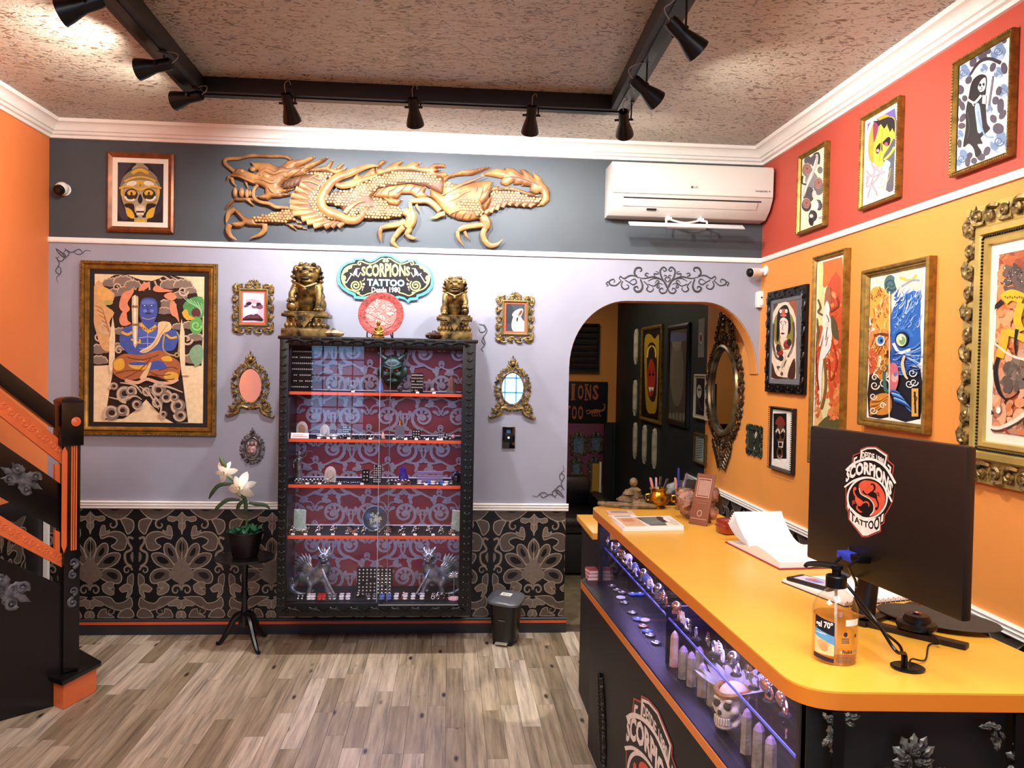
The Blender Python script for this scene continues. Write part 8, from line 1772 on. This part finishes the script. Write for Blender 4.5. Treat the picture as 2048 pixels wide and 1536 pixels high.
pages([(0,.003),(-.2,.003),(-.2,.02),(-.16,.027),(-.1,.036),(-.05,.038),(-.015,.03),(0,.02)],'page_block')
pages([(0,.003),(0,.02),(.02,.024),(.08,.012),(.16,.008),(.16,.003)],'page_block')
for i,an in enumerate((.1,.18,.27,.36,.45,.53,.6)):
    c_ = [(s*math.cos(an+.25*(s/.19)**2*(1 if an < 1.5 else -1.2)),.022+s*math.sin(an+.25*(s/.19)**2*(1 if an < 1.5 else -1.2))) for s in [(.17-.004*i)*k/8 for k in range(9)]]
    if i >= 6: c_ = [(y,max(z,.04 if k_ else z)) for k_,(y,z) in enumerate([(s*math.cos(an),.022+s*math.sin(an)) for s in [(.17-.004*i)*k/8 for k in range(9)]])]
    mb = MB();vs = [(0,y,z) for y,z in c_]+[(.195-.004*i,y,z) for y,z in c_];mb.add(vs,[(k,k+1,10+k,9+k) for k in range(8)]);mb.add([(x,y+.0008,z) for x,y,z in vs],[(9+k,10+k,k+1,k) for k in range(8)]);mb.build('page',M_page,t,smooth=60)
rc = at(1462,1066,Z=CT);t = thing('red_case','glossy dark red case behind the open book','case',T(rc.x+.02,rc.y,ZC) @ rotz(.25));MB().box(-.07,-.035,0,.07,.035,.055).build('body',mat('red_gloss','#8a2a14',.2,spec=.6,coat=.5),t,bev=.014);MB().box(-.071,-.036,.026,.071,.036,.029).build('seam',M_cov,t);MB().box(-.012,-.04,.02,.012,-.034,.034).build('clasp',M_gold,t)
t = thing('sunglasses','dark sunglasses lying under the left end of the monitor','glasses',T(at(1640,1146,Z=CT).x+.06,at(1640,1146,Z=CT).y-.09,ZC+.0108) @ rotz(.4))
for sg in (-1,1): MB().tube([(sg*.034+.026*math.cos(q),0,.022+.02*math.sin(q)) for q in [2*PI*k/18 for k in range(18)]],.002,6,True).build('rim',M_metal,t);MB().lathe([(0,0),(.025,0),(.025,.001),(0,.0015)],18,M=T(sg*.034,0,.022) @ Matrix.Rotation(PI/2,4,'X') @ Matrix.Diagonal((1,.78,1,1))).build('lens',mat('black_glass','#060607',.08),t);MB().tube(catmull([(sg*.06,0,.028),(sg*.062,.06,.022),(sg*.055,.12,.004)],5),.002,6).build('temple',M_metal,t)
MB().tube([(-.008,0,.028),(0,-.002,.03),(.008,0,.028)],.002,6).build('bridge',M_metal,t)
# brown display card on easel (code left out), rose quartz, brass pots with pens, shell wood, papers
cb = at(1393,1050,Z=CT);t = thing('display_stand_card','brown leaning payment card stand before the pink rock','card stand',T(cb.x+.005,cb.y,ZC) @ rotz(-.85) @ Matrix.Rotation(-.3,4,'X') @ FR)
M_brn = mat('brown_acrylic','#7a4e3e',.3);MB().box(-.04,0,-.003,.04,.2,.003).build('board',M_brn,t,bev=.001)
b = MB();ring_profile(b,.058,.075,[(0,.003),(0,.005),(.003,.005),(.003,.003)],M=T(0,.145,0));b.build('printed_frame',mat('pale_brown_line','#c89a88',.4),t)
a = Art(Matrix.Identity(4),.0034,fn=lambda x,y: (x,y));a.rect(-.024,.115,.024,.175,'#a9867a');a.ell(0,.045,.011,.013,'#c09a8a');a.ell(0,.045,.008,.010,'#7a4e3e');a.rect(-.034,.022,.034,.024,'#c09a8a');a.rect(-.03,.094,.03,.096,'#9a7262');a.rect(-.022,.084,.022,.086,'#9a7262');a.build('print',M_ink,t,smooth=0)
MB().add([(-.02,.12,-.003),(.02,.12,-.003),(.02,.02,-.062),(-.02,.02,-.062),(-.02,.117,-.006),(.02,.117,-.006),(.02,.019,-.065),(-.02,.019,-.065)],[(0,1,2,3),(7,6,5,4),(0,3,7,4),(1,5,6,2),(2,6,7,3)]).build('prop',M_brn,t)
rk = at(1388,1040,Z=CT);t = thing('rose_quartz_rock','rough pink and grey rock behind the brown card stand','rock',T(rk.x+.03,rk.y+.03,ZC));b = MB();rr = random.Random(21)
for i in range(9): b.ell((rr.uniform(-.06,.06),rr.uniform(-.03,.03),.02+.085*rr.random()),(rr.uniform(.03,.05),rr.uniform(.028,.04),rr.uniform(.03,.045)),7,5,R=Matrix.Rotation(rr.uniform(0,3),4,(rr.random(),rr.random(),rr.random())))
b.ell((0,0,.03),(.085,.05,.035),8,6);r_ = sculpt(b,.011,1);r_.v = [(x+rr.uniform(-.004,.004),y+rr.uniform(-.004,.004),max(0,z+rr.uniform(-.004,.004))) for x,y,z in r_.v];r_.build('rock',mat('rose_quartz','#5a4a3e',.45,vs=22,col2='#c08a78',bump=.4,bs=50),t,smooth=12)
M_brass = mat('brass_bright','#b8862a',.22,metal=.9,vs=18,col2='#6a4a14')
pt = at(1328,1018,Z=CT)
for j,(dx,lb) in enumerate(((-.02,'left of two brass pots that hold pens'),(.085,'right of two brass pots that hold pens'))):
    t = thing('brass_pot',lb,'pot',T(pt.x+dx,pt.y+.02-.03*j,ZC));MB().lathe([(.03,0),(.034,.004),(.028,.010),(.042,.026),(.045,.046),(.034,.066),(.032,.074),(.040,.086),(.037,.088),(.029,.074),(.031,.05),(.026,.014),(0,.012)],28).build('pot_body',M_brass,t)
    for sg in (-1,1): MB().tube(catmull([(sg*.04,0,.06),(sg*.056,0,.055),(sg*.052,0,.035),(sg*.044,0,.034)],5),.0045,7).build('handle',M_brass,t)
PCOL = [('#d87a78',(1300,955)),('#b8aab4',(1312,955)),('#1a1a20',(1322,952)),('#18181c',(1336,957)),('#d08878',(1350,955)),('#2a3a9c',(1357,936)),('#5a6288',(1374,946)),('#c8c4cc',(1369,962))]
for i,(c,(px,py)) in enumerate(PCOL):
    dx = -.02 if i < 4 else .075;b0 = Vector((pt.x+dx+.006*((i % 4)-1.5),pt.y+.03+.008*((i % 2)-.5),CT+.02));tip = at(px,py,Y=pt.y+.03);d = (tip-b0).normalized();M_ = T(b0) @ d.to_track_quat('Z','Y').to_matrix().to_4x4()
    t = thing('pen',['coral pink pen','mauve pen','black pen with a pale clip','short black marker','salmon pink pen','upright blue pen','thick grey blue pen leaning right','silver pen leaning right'][i]+' standing in the brass pots','pen',M_,'pens in the brass pots');ln = (tip-b0).length
    MB().lathe([(0,0),(.002,.006),(.0045,.014),(.0048,ln*.9),(.0035,ln),(0,ln)],12).build('barrel',mat('pen_'+c[1:],c,.3),t);MB().box(-.0012,.0048,ln*.66,.0012,.0068,ln*.97).build('clip',M_silver,t)
ws = at(1272,1012,Z=CT)
t = thing('driftwood_shell','brown layered shell fungus ornament at the far end of the counter','ornament',T(ws.x-.03,ws.y-.03,ZC));rr = random.Random(31);M_fun = mat('brown_fungus','#3a2a1c',.6,vs=30,col2='#8a7450')
for i in range(6):
    s = 1-.12*i;poly = [((.075*s+rr.uniform(-.012,.012))*math.cos(q)+.01*(i % 2),(.05*s+rr.uniform(-.008,.008))*math.sin(q)) for q in [2*PI*k/14 for k in range(14)]];b = MB();b.relief(poly,.02,.006,.03,.012,.014*i);b.build('layer',M_fun,t)
MB().ell((.01,0,.108),(.018,.018,.02),10,8).build('knob',M_fun,t);MB().tube(catmull([(-.14,.02,.012),(-.06,-.02,.012),(.06,-.05,.014),(.11,-.04,.01)],6),[.008,.014,.012,.005],8).build('branch',M_fun,t)
mg = [at(*p,Z=CT) for p in ((1223,1041),(1246,1063),(1368,1061),(1342,1039))]
for k,(sc,z,lb,pa_) in enumerate(((1.0,0,'magazine stack on the counter beside its left edge, lower magazine',0),(.98,.0075,'magazine stack top: glossy magazine with a dark figure on its cover',1))):
    cx_ = sum(p.x for p in mg)/4;cy_ = sum(p.y for p in mg)/4;t = thing('magazine',lb,'magazine',T(cx_,cy_,ZC+z) @ rotz(.02*k));P = [((p.x-cx_)*sc,(p.y-cy_)*sc) for p in mg];MB().prism(P,0,.007).build('pages',M_page,t,smooth=0)
    if pa_:
        e0 = Vector(P[0]);e1 = Vector(P[3])-e0;e2 = Vector(P[1])-e0;a = Art(Matrix.Identity(4),.0071,fn=lambda u,v: tuple(e0+e1*u+e2*v));a.rect(.02,.04,.98,.96,'#e6e0d6');a.rect(.05,.1,.38,.9,'#d8ac88');a.rect(.1,.2,.3,.5,'#c8845c');a.poly([.38,.1,.8,.1,.72,.9,.45,.9],'#4a4e4c');[a.rect(.44,.2+.13*i,.72,.26+.13*i,'#8c9490') for i in range(5)];a.ell(.78,.35,.08,.3,'#3a1c18');a.ell(.88,.6,.08,.3,'#cfc6bc');a.ell(.84,.4,.04,.2,'#f0ece6');a.build('cover_print',M_ink,t,smooth=0)
for i,(px,py,lb) in enumerate(((1240,1026,'pinkish flyer at the far end of the counter'),(1248,1034,'white printed flyer between the pink flyer and the magazines'))):
    p = at(px,py,Z=CT);t = thing('flyer',lb,'flyer',T(p.x,p.y,ZC) @ rotz(.15*i));MB().box(-.055,-.035,0,.055,.035,.002+.002*(1-i)).build('paper',mat('pink_paper','#d8b4a8',.6) if i == 0 else M_page,t,smooth=0);MB().box(-.04,-.02,.0021+.002*(1-i),.03,.015,.0026+.002*(1-i)).build('print',mat('grey_print','#8a8480',.6),t,smooth=0)
for i in range(3):
    t = thing('booklet','%s small pink-edged booklet stacked on the rounded ledge end' % ('bottom','middle','top')[i],'booklet',T(.655,3.46,.735+.0155*i) @ rotz(.1*i));MB().box(-.05,-.03,0,-.006,.03,.015).build('pages',mat('pink_paper','#d8b4a8',.6),t);MB().box(-.051,-.031,.013,-.006,.031,.0152).build('cover',M_cov,t)

# ================================================================ stair with newel post
SP = Vector((-1.81,4.0,0));MS = Matrix(((.7071,0,.7071,SP.x),(.7071,0,-.7071,SP.y),(0,1,0,0),(0,0,0,1)))      # x along the rail plane toward the post, z out of it
stt = thing('staircase','black and orange wooden staircase with carved panels at the left edge','staircase',MS)
S_ = lambda *L: [on_plane(MS,L[i]/2.048,700+L[i+1]/2.048) for i in range(0,len(L),2)]
M_sor = mat('orange_lacquer','#de6e3c',.35,spec=.5,var=.06);M_stm = mat('stair_black','#0a090a',.25,spec=.5,var=.3)
def ext(P,k=1.6):      # carry the boards on past the picture edge, up the flight
    a,b,c,d = [Vector(p) for p in P];return [tuple(a+(a-b)*k),tuple(b),tuple(c),tuple(d+(d-c)*k)]
def board(nm,P,z0,z1,m): return MB().prism(ext(P),z0,z1).build(nm,m,stt,bev=.004)
board('handrail',S_(0,62,215,228,215,318,0,150),-.03,.035,M_stm)
h1 = S_(0,172,250,372,250,468,0,272);board('carved_board',h1,-.012,.012,M_sor)
board('panel_board',S_(0,378,250,550,250,742,0,602),-.012,.012,M_stm)
h2 = S_(0,678,250,832,250,890,0,760);board('carved_board',h2,-.012,.012,M_sor)
q = [Vector(p) for p in S_(0,852,250,962,250,1440,40,1505)]
MB().prism([tuple(q[0]+(q[0]-q[1])*1.6),tuple(q[1]),(q[1].x,.0),((q[0]+(q[0]-q[1])*1.6).x,0)],-.012,.012).build('string_panel',M_stm,stt,smooth=0)
for P in (h1,h2):
    b = MB();p0 = (Vector(P[0])+Vector(P[3]))/2;p1 = (Vector(P[1])+Vector(P[2]))/2;p0 = p0+(p0-p1)*.8;n = 16;d = p1-p0;an = math.atan2(d.y,d.x)
    for i in range(n):
        p = p0+d*(i+.5)/n;r = d.length/n*.42;Mq = T(p.x,p.y,.012) @ rotz(an);b.spiral((0,0),r,r*.2,PI/2,1.2*(1 if i % 2 else -1),.004,14,5,M=Mq,z=.002);b.petal(r*1.3,r*.4,.005,Mq @ rotz(.6 if i % 2 else -.6));b.petal(r*1.2,r*.35,.005,Mq @ rotz(PI+.5 if i % 2 else PI-.5))
    b.build('scroll_carving',M_sor,stt,kind='stuff')
for L in (S_(222,468,242,468,242,555,222,545),S_(222,735,242,745,242,842,222,830)): MB().prism(L,-.012,.01).build('baluster',M_sor,stt)
M_apl = mat('pewter_applique','#3a3a40',.45,metal=.3,vs=40,col2='#6c6c72')
for c,s in ((S_(85,525)[0],1.25),(S_(20,985)[0],1.5)):
    b = MB();M_ = T(c[0],c[1],.012) @ rotz(-.6)
    for sg in (-1,1):
        for a_,l in ((0,.085),(.5,.07),(-.5,.07),(1.0,.05),(-1.0,.05)): b.petal(l*s,.014*s,.010,M_ @ rotz(a_+(PI if sg < 0 else 0)),lob=1)
        b.spiral((sg*.035*s,.025*s),.02*s,.004,0,1.2*sg,.007*s,M=M_,z=.006);b.spiral((sg*.035*s,-.025*s),.02*s,.004,0,-1.2*sg,.007*s,M=M_,z=.006)
    b.build('leaf_applique',M_apl,stt,kind='stuff')
# newel post, rotated with the flight
Pz = lambda cy: on_plane(MS,265/2.048,700+cy/2.048,.05)[1]
hs = .036;hh_ = .051
x0 = on_plane(MS,129,960,hs)[0]+hs
MB().box(x0-hs,.155,-hs,x0+hs,Pz(385),hs).build('newel_shaft',M_stm,stt,bev=.003)
MB().box(x0-hh_-.006,Pz(395),-hh_,x0+hh_-.006,Pz(215),hh_).build('newel_head',M_stm,stt,bev=.006)
b = MB();b.relief([(-hh_,-hh_),(hh_,-hh_),(hh_,hh_),(-hh_,hh_)],.026,.004,hh_,.012,M=T(x0-.006,Pz(215),0) @ Matrix.Rotation(-PI/2,4,'X'));b.build('newel_cap',mat('stair_brown_gloss','#1a0e0a',.2,var=.3),stt)
MB().lathe([(.020,0),(.022,.006),(.014,.009),(.012,.006),(.006,.010),(0,.010)],20,M=T(x0+.006,Pz(295),hh_)).build('rosette',M_sor,stt)
for f_ in (-.004,.006,.016): MB().box(x0+f_-.003,Pz(828),hs,x0+f_+.003,Pz(395),hs+.003).build('flute',M_sor,stt)
MB().prism([(-.012,Pz(420)),(0,Pz(395)),(.012,Pz(420)),(.012,Pz(805)),(0,Pz(835)),(-.012,Pz(805))],0,.004,M=T(x0-hs+.002,0,hs-.002) @ Matrix.Rotation(-PI/4,4,'Y')).build('inlay',M_sor,stt)
b = MB();zA,zB = Pz(905),Pz(1020)
for z,s in ((zA,1),(zB,-1)):
    Mq = T(x0+.004,z,hs);b.spiral((0,.028*s),.024,.005,-PI/2*s,1.1,.009,M=Mq,z=.005);b.spiral((0,-.028*s),.020,.005,PI/2*s,1.1,.008,M=Mq,z=.005)
b.build('scroll_applique',M_apl,stt,kind='stuff')
# first step block, corners read off the picture at tread height
MI = MS.inverted();TR = [MI @ at(*p,Z=.15) for p in ((88,1349),(124.5,1362),(203,1322),(150,1292))];TR = [(v.x,-v.z) for v in TR]
tcx,tcy = sum(p[0] for p in TR)/4,sum(p[1] for p in TR)/4;MF = Matrix(((1,0,0,0),(0,0,1,0),(0,-1,0,0),(0,0,0,1)))
MB().prism([(tcx+(x-tcx)*.84,tcy+(y-tcy)*.84) for x,y in TR],0,.125,M=MF).build('riser_block',M_sor,stt,smooth=0,bev=.006)
MB().prism(TR,.125,.15,M=MF).build('tread',M_stm,stt,bev=.005)
for i in range(1,4): MB().box(x0-.12-.25*(i+1),.15+.17*i-.03,-.5,x0-.12-.25*(i-1)+.02,.15+.17*i,-.015).build('tread',M_stm,stt,bev=.004)

# ================================================================ pedestal table with lily, pedal bin
tb = at(490,1112,Y=4.74);t = thing('pedestal_table','small black tripod pedestal table under the potted lily','table',T(tb.x,4.74,0));zt = tb.z
MB().lathe([(0,zt-.018),(.15,zt-.018),(.165,zt-.012),(.168,zt-.004),(.16,zt),(.15,zt-.003),(0,zt-.003)],36).build('table_top',M_dark,t)
MB().lathe([(.012,.12),(.03,.13),(.034,.16),(.02,.2),(.016,.26),(.024,.3),(.016,.34),(.018,zt-.06),(.035,zt-.03),(.04,zt-.018),(0,zt-.018)],20).build('column',M_dark,t)
for px,py in ((437,1286),(516,1304),(528,1270)):
    f = at(px,py,Z=.012);d = Vector((f.x-tb.x,f.y-4.74,0));b = MB();b.tube(catmull([(d.x*.06,d.y*.06,.2),(d.x*.35,d.y*.35,.17),(d.x*.7,d.y*.7,.07),(d.x*.95,d.y*.95,.013),(d.x*1.08,d.y*1.08,.012)],6),[.016,.02,.016,.012,.010],8);b.build('leg',M_dark,t)
t = thing('potted_lily','white lily in a dark pot on the pedestal table','plant',T(tb.x,4.74,zt-.0025));M_leaf = mat('lily_leaf','#1f3a1c',.5,var=.3,vs=12);M_pet = mat('lily_petal','#ece6d0',.45,vs=8,col2='#f4f0e4');M_st = mat('lily_stem','#3f6a30',.5)
MB().lathe([(.065,0),(.072,.012),(.098,.135),(.103,.137),(.103,.15),(.094,.15),(.088,.13),(0,.13)],28).build('pot',mat('dark_pot','#14090a',.45,var=.3),t)
b = MB();rr = random.Random(3)
for i in range(70): q = rr.uniform(0,6.3);r = rr.uniform(0,.085);b.petal(.045,.016,.006,T(r*math.cos(q),r*math.sin(q),.128+.02*rr.random()) @ rotz(rr.uniform(0,6.3)) @ Matrix.Rotation(-rr.uniform(.2,1.1),4,'Y'),n=3)
b.build('moss_leaves',mat('moss_green','#1c5a3a',.6,var=.4,vs=14),t,kind='stuff')
loc = lambda px,py,y=4.72: at(px,py,Y=y)-Vector((tb.x,4.74,zt-.0025))
f1 = loc(480,975,4.66);f2 = loc(449,945,4.70)
MB().tube(catmull([(0,0,.12),(.008,0,.2),loc(490,1010),f1+Vector((0,.02,-.02))],6),.005,8).build('stem',M_st,t);MB().tube(catmull([loc(487,1000),loc(468,965),f2+Vector((0,.01,-.01)),loc(444,925)],6),.004,8).build('stem',M_st,t)
def lily(c,s,rz,nm='flower',open_=1.):
    fl_ = MB().tube([c+Vector((0,.03*s,-.015*s)),c],[.006*s,.016*s],10).build(nm,M_pet,t);
    for i in range(6):
        a_ = rz+i*PI/3;d = Matrix.Rotation(PI/2,4,'X') @ rotz(a_) @ Matrix.Rotation(.55*open_-.15*(i % 2),4,'Y');M_ = T(c) @ d
        MB().petal(.105*s,.026*s if i % 2 else .02*s,.006*s,M_,n=7,curl=-.03*s).build('petal',M_pet,fl_)
    st_ = MB()
    for i in range(5): q = i*1.26;st_.tube([c,c+Vector((.012*math.cos(q),-.045,.012*math.sin(q)))*s],.0015,5);st_.ell(c+Vector((.012*math.cos(q),-.047,.012*math.sin(q)))*s,.004*s,6,5)
    st_.build('stamens',mat('stamen_yellow','#a8842c',.6),fl_,kind='stuff')
lily(f1,1.0,.25);lily(f2,.7,1.2,open_=.6)
MB().lathe([(0,0),(.012,.02),(.015,.05),(.009,.08),(0,.095)],10,M=T(loc(455,942)) @ Matrix.Rotation(-.5,4,'Y') @ T(0,0,.0)).build('bud',mat('bud_green','#5a6a3a',.5),t)
for L_ in ((480,1000,455,1000,435,1015,431,1022),(472,968,440,970,425,985,418,998),(497,1005,512,1008,530,1010,540,1018),(490,1000,478,1010,474,1025),(488,990,492,1012,488,1028)):
    P = [loc(L_[i],L_[i+1],4.70) for i in range(0,len(L_),2)];b = MB();b.tube(catmull(P,5),[.006,.012,.011,.003],6,flat=((0,-1,.3),.25));b.build('leaf',M_leaf,t)
bx_ = .355;t = thing('pedal_bin','small black pedal bin with a grey sloping lid by the cabinet','bin',T(bx_,4.80,0) @ rotz(-.35))
MB().add([(x*s,y*s,z) for z,s in ((.02,.8),(.245,1.0)) for x,y in [(.088*(abs(math.cos(q))**.5)*(1 if math.cos(q) > 0 else -1),.088*(abs(math.sin(q))**.5)*(1 if math.sin(q) > 0 else -1)) for q in [2*PI*i/32 for i in range(32)]]],[(i,(i+1) % 32,32+(i+1) % 32,32+i) for i in range(32)]+[tuple(range(31,-1,-1)),tuple(range(32,64))]).build('bin_body',M_dark,t)
sq = lambda k,n=32: [(k*(abs(math.cos(q))**.5)*(1 if math.cos(q) > 0 else -1),k*(abs(math.sin(q))**.5)*(1 if math.sin(q) > 0 else -1)) for q in [2*PI*i/n for i in range(n)]]
Ml = T(0,.0,.256) @ Matrix.Rotation(.13,4,'X') @ Matrix.Rotation(.06,4,'Y')
b = MB();b.relief(sq(.104),.03,.012,.09,.014,M=Ml);b.build('lid',mat('grey_plastic','#5a5d64',.3,var=.05),t)
MB().box(-.06,-.07,0,.06,.07,.02).build('foot_plate',M_metal,t,bev=.008);MB().box(-.038,-.1,.012,.038,-.07,.022).build('pedal',mat('pale_pedal','#b8b0a0',.35,metal=.4),t,bev=.004);MB().box(-.02,-.0885,.15,.02,-.0865,.156).build('badge',mat('grey_badge','#5a5a60',.4),t)
a = Art(Matrix.Identity(4),.0315,fn=lambda x,y: (x,y));a.poly([-.035,-.02,.03,-.02,.035,.025,-.03,.025],'#e8e6e2');a.spir(-.008,.003,.010,.010,.8,.75,.005,'#1a1a1c');a.ell(.012,.006,.004,.004,'#1a1a1c');a.rect(.0,-.012,.026,-.009,'#6a6a70');mb = MB();mb.add(a.v,a.f,0,None,Ml);mb.c = a.c;mb.build('sticker',M_ink,t,smooth=0)
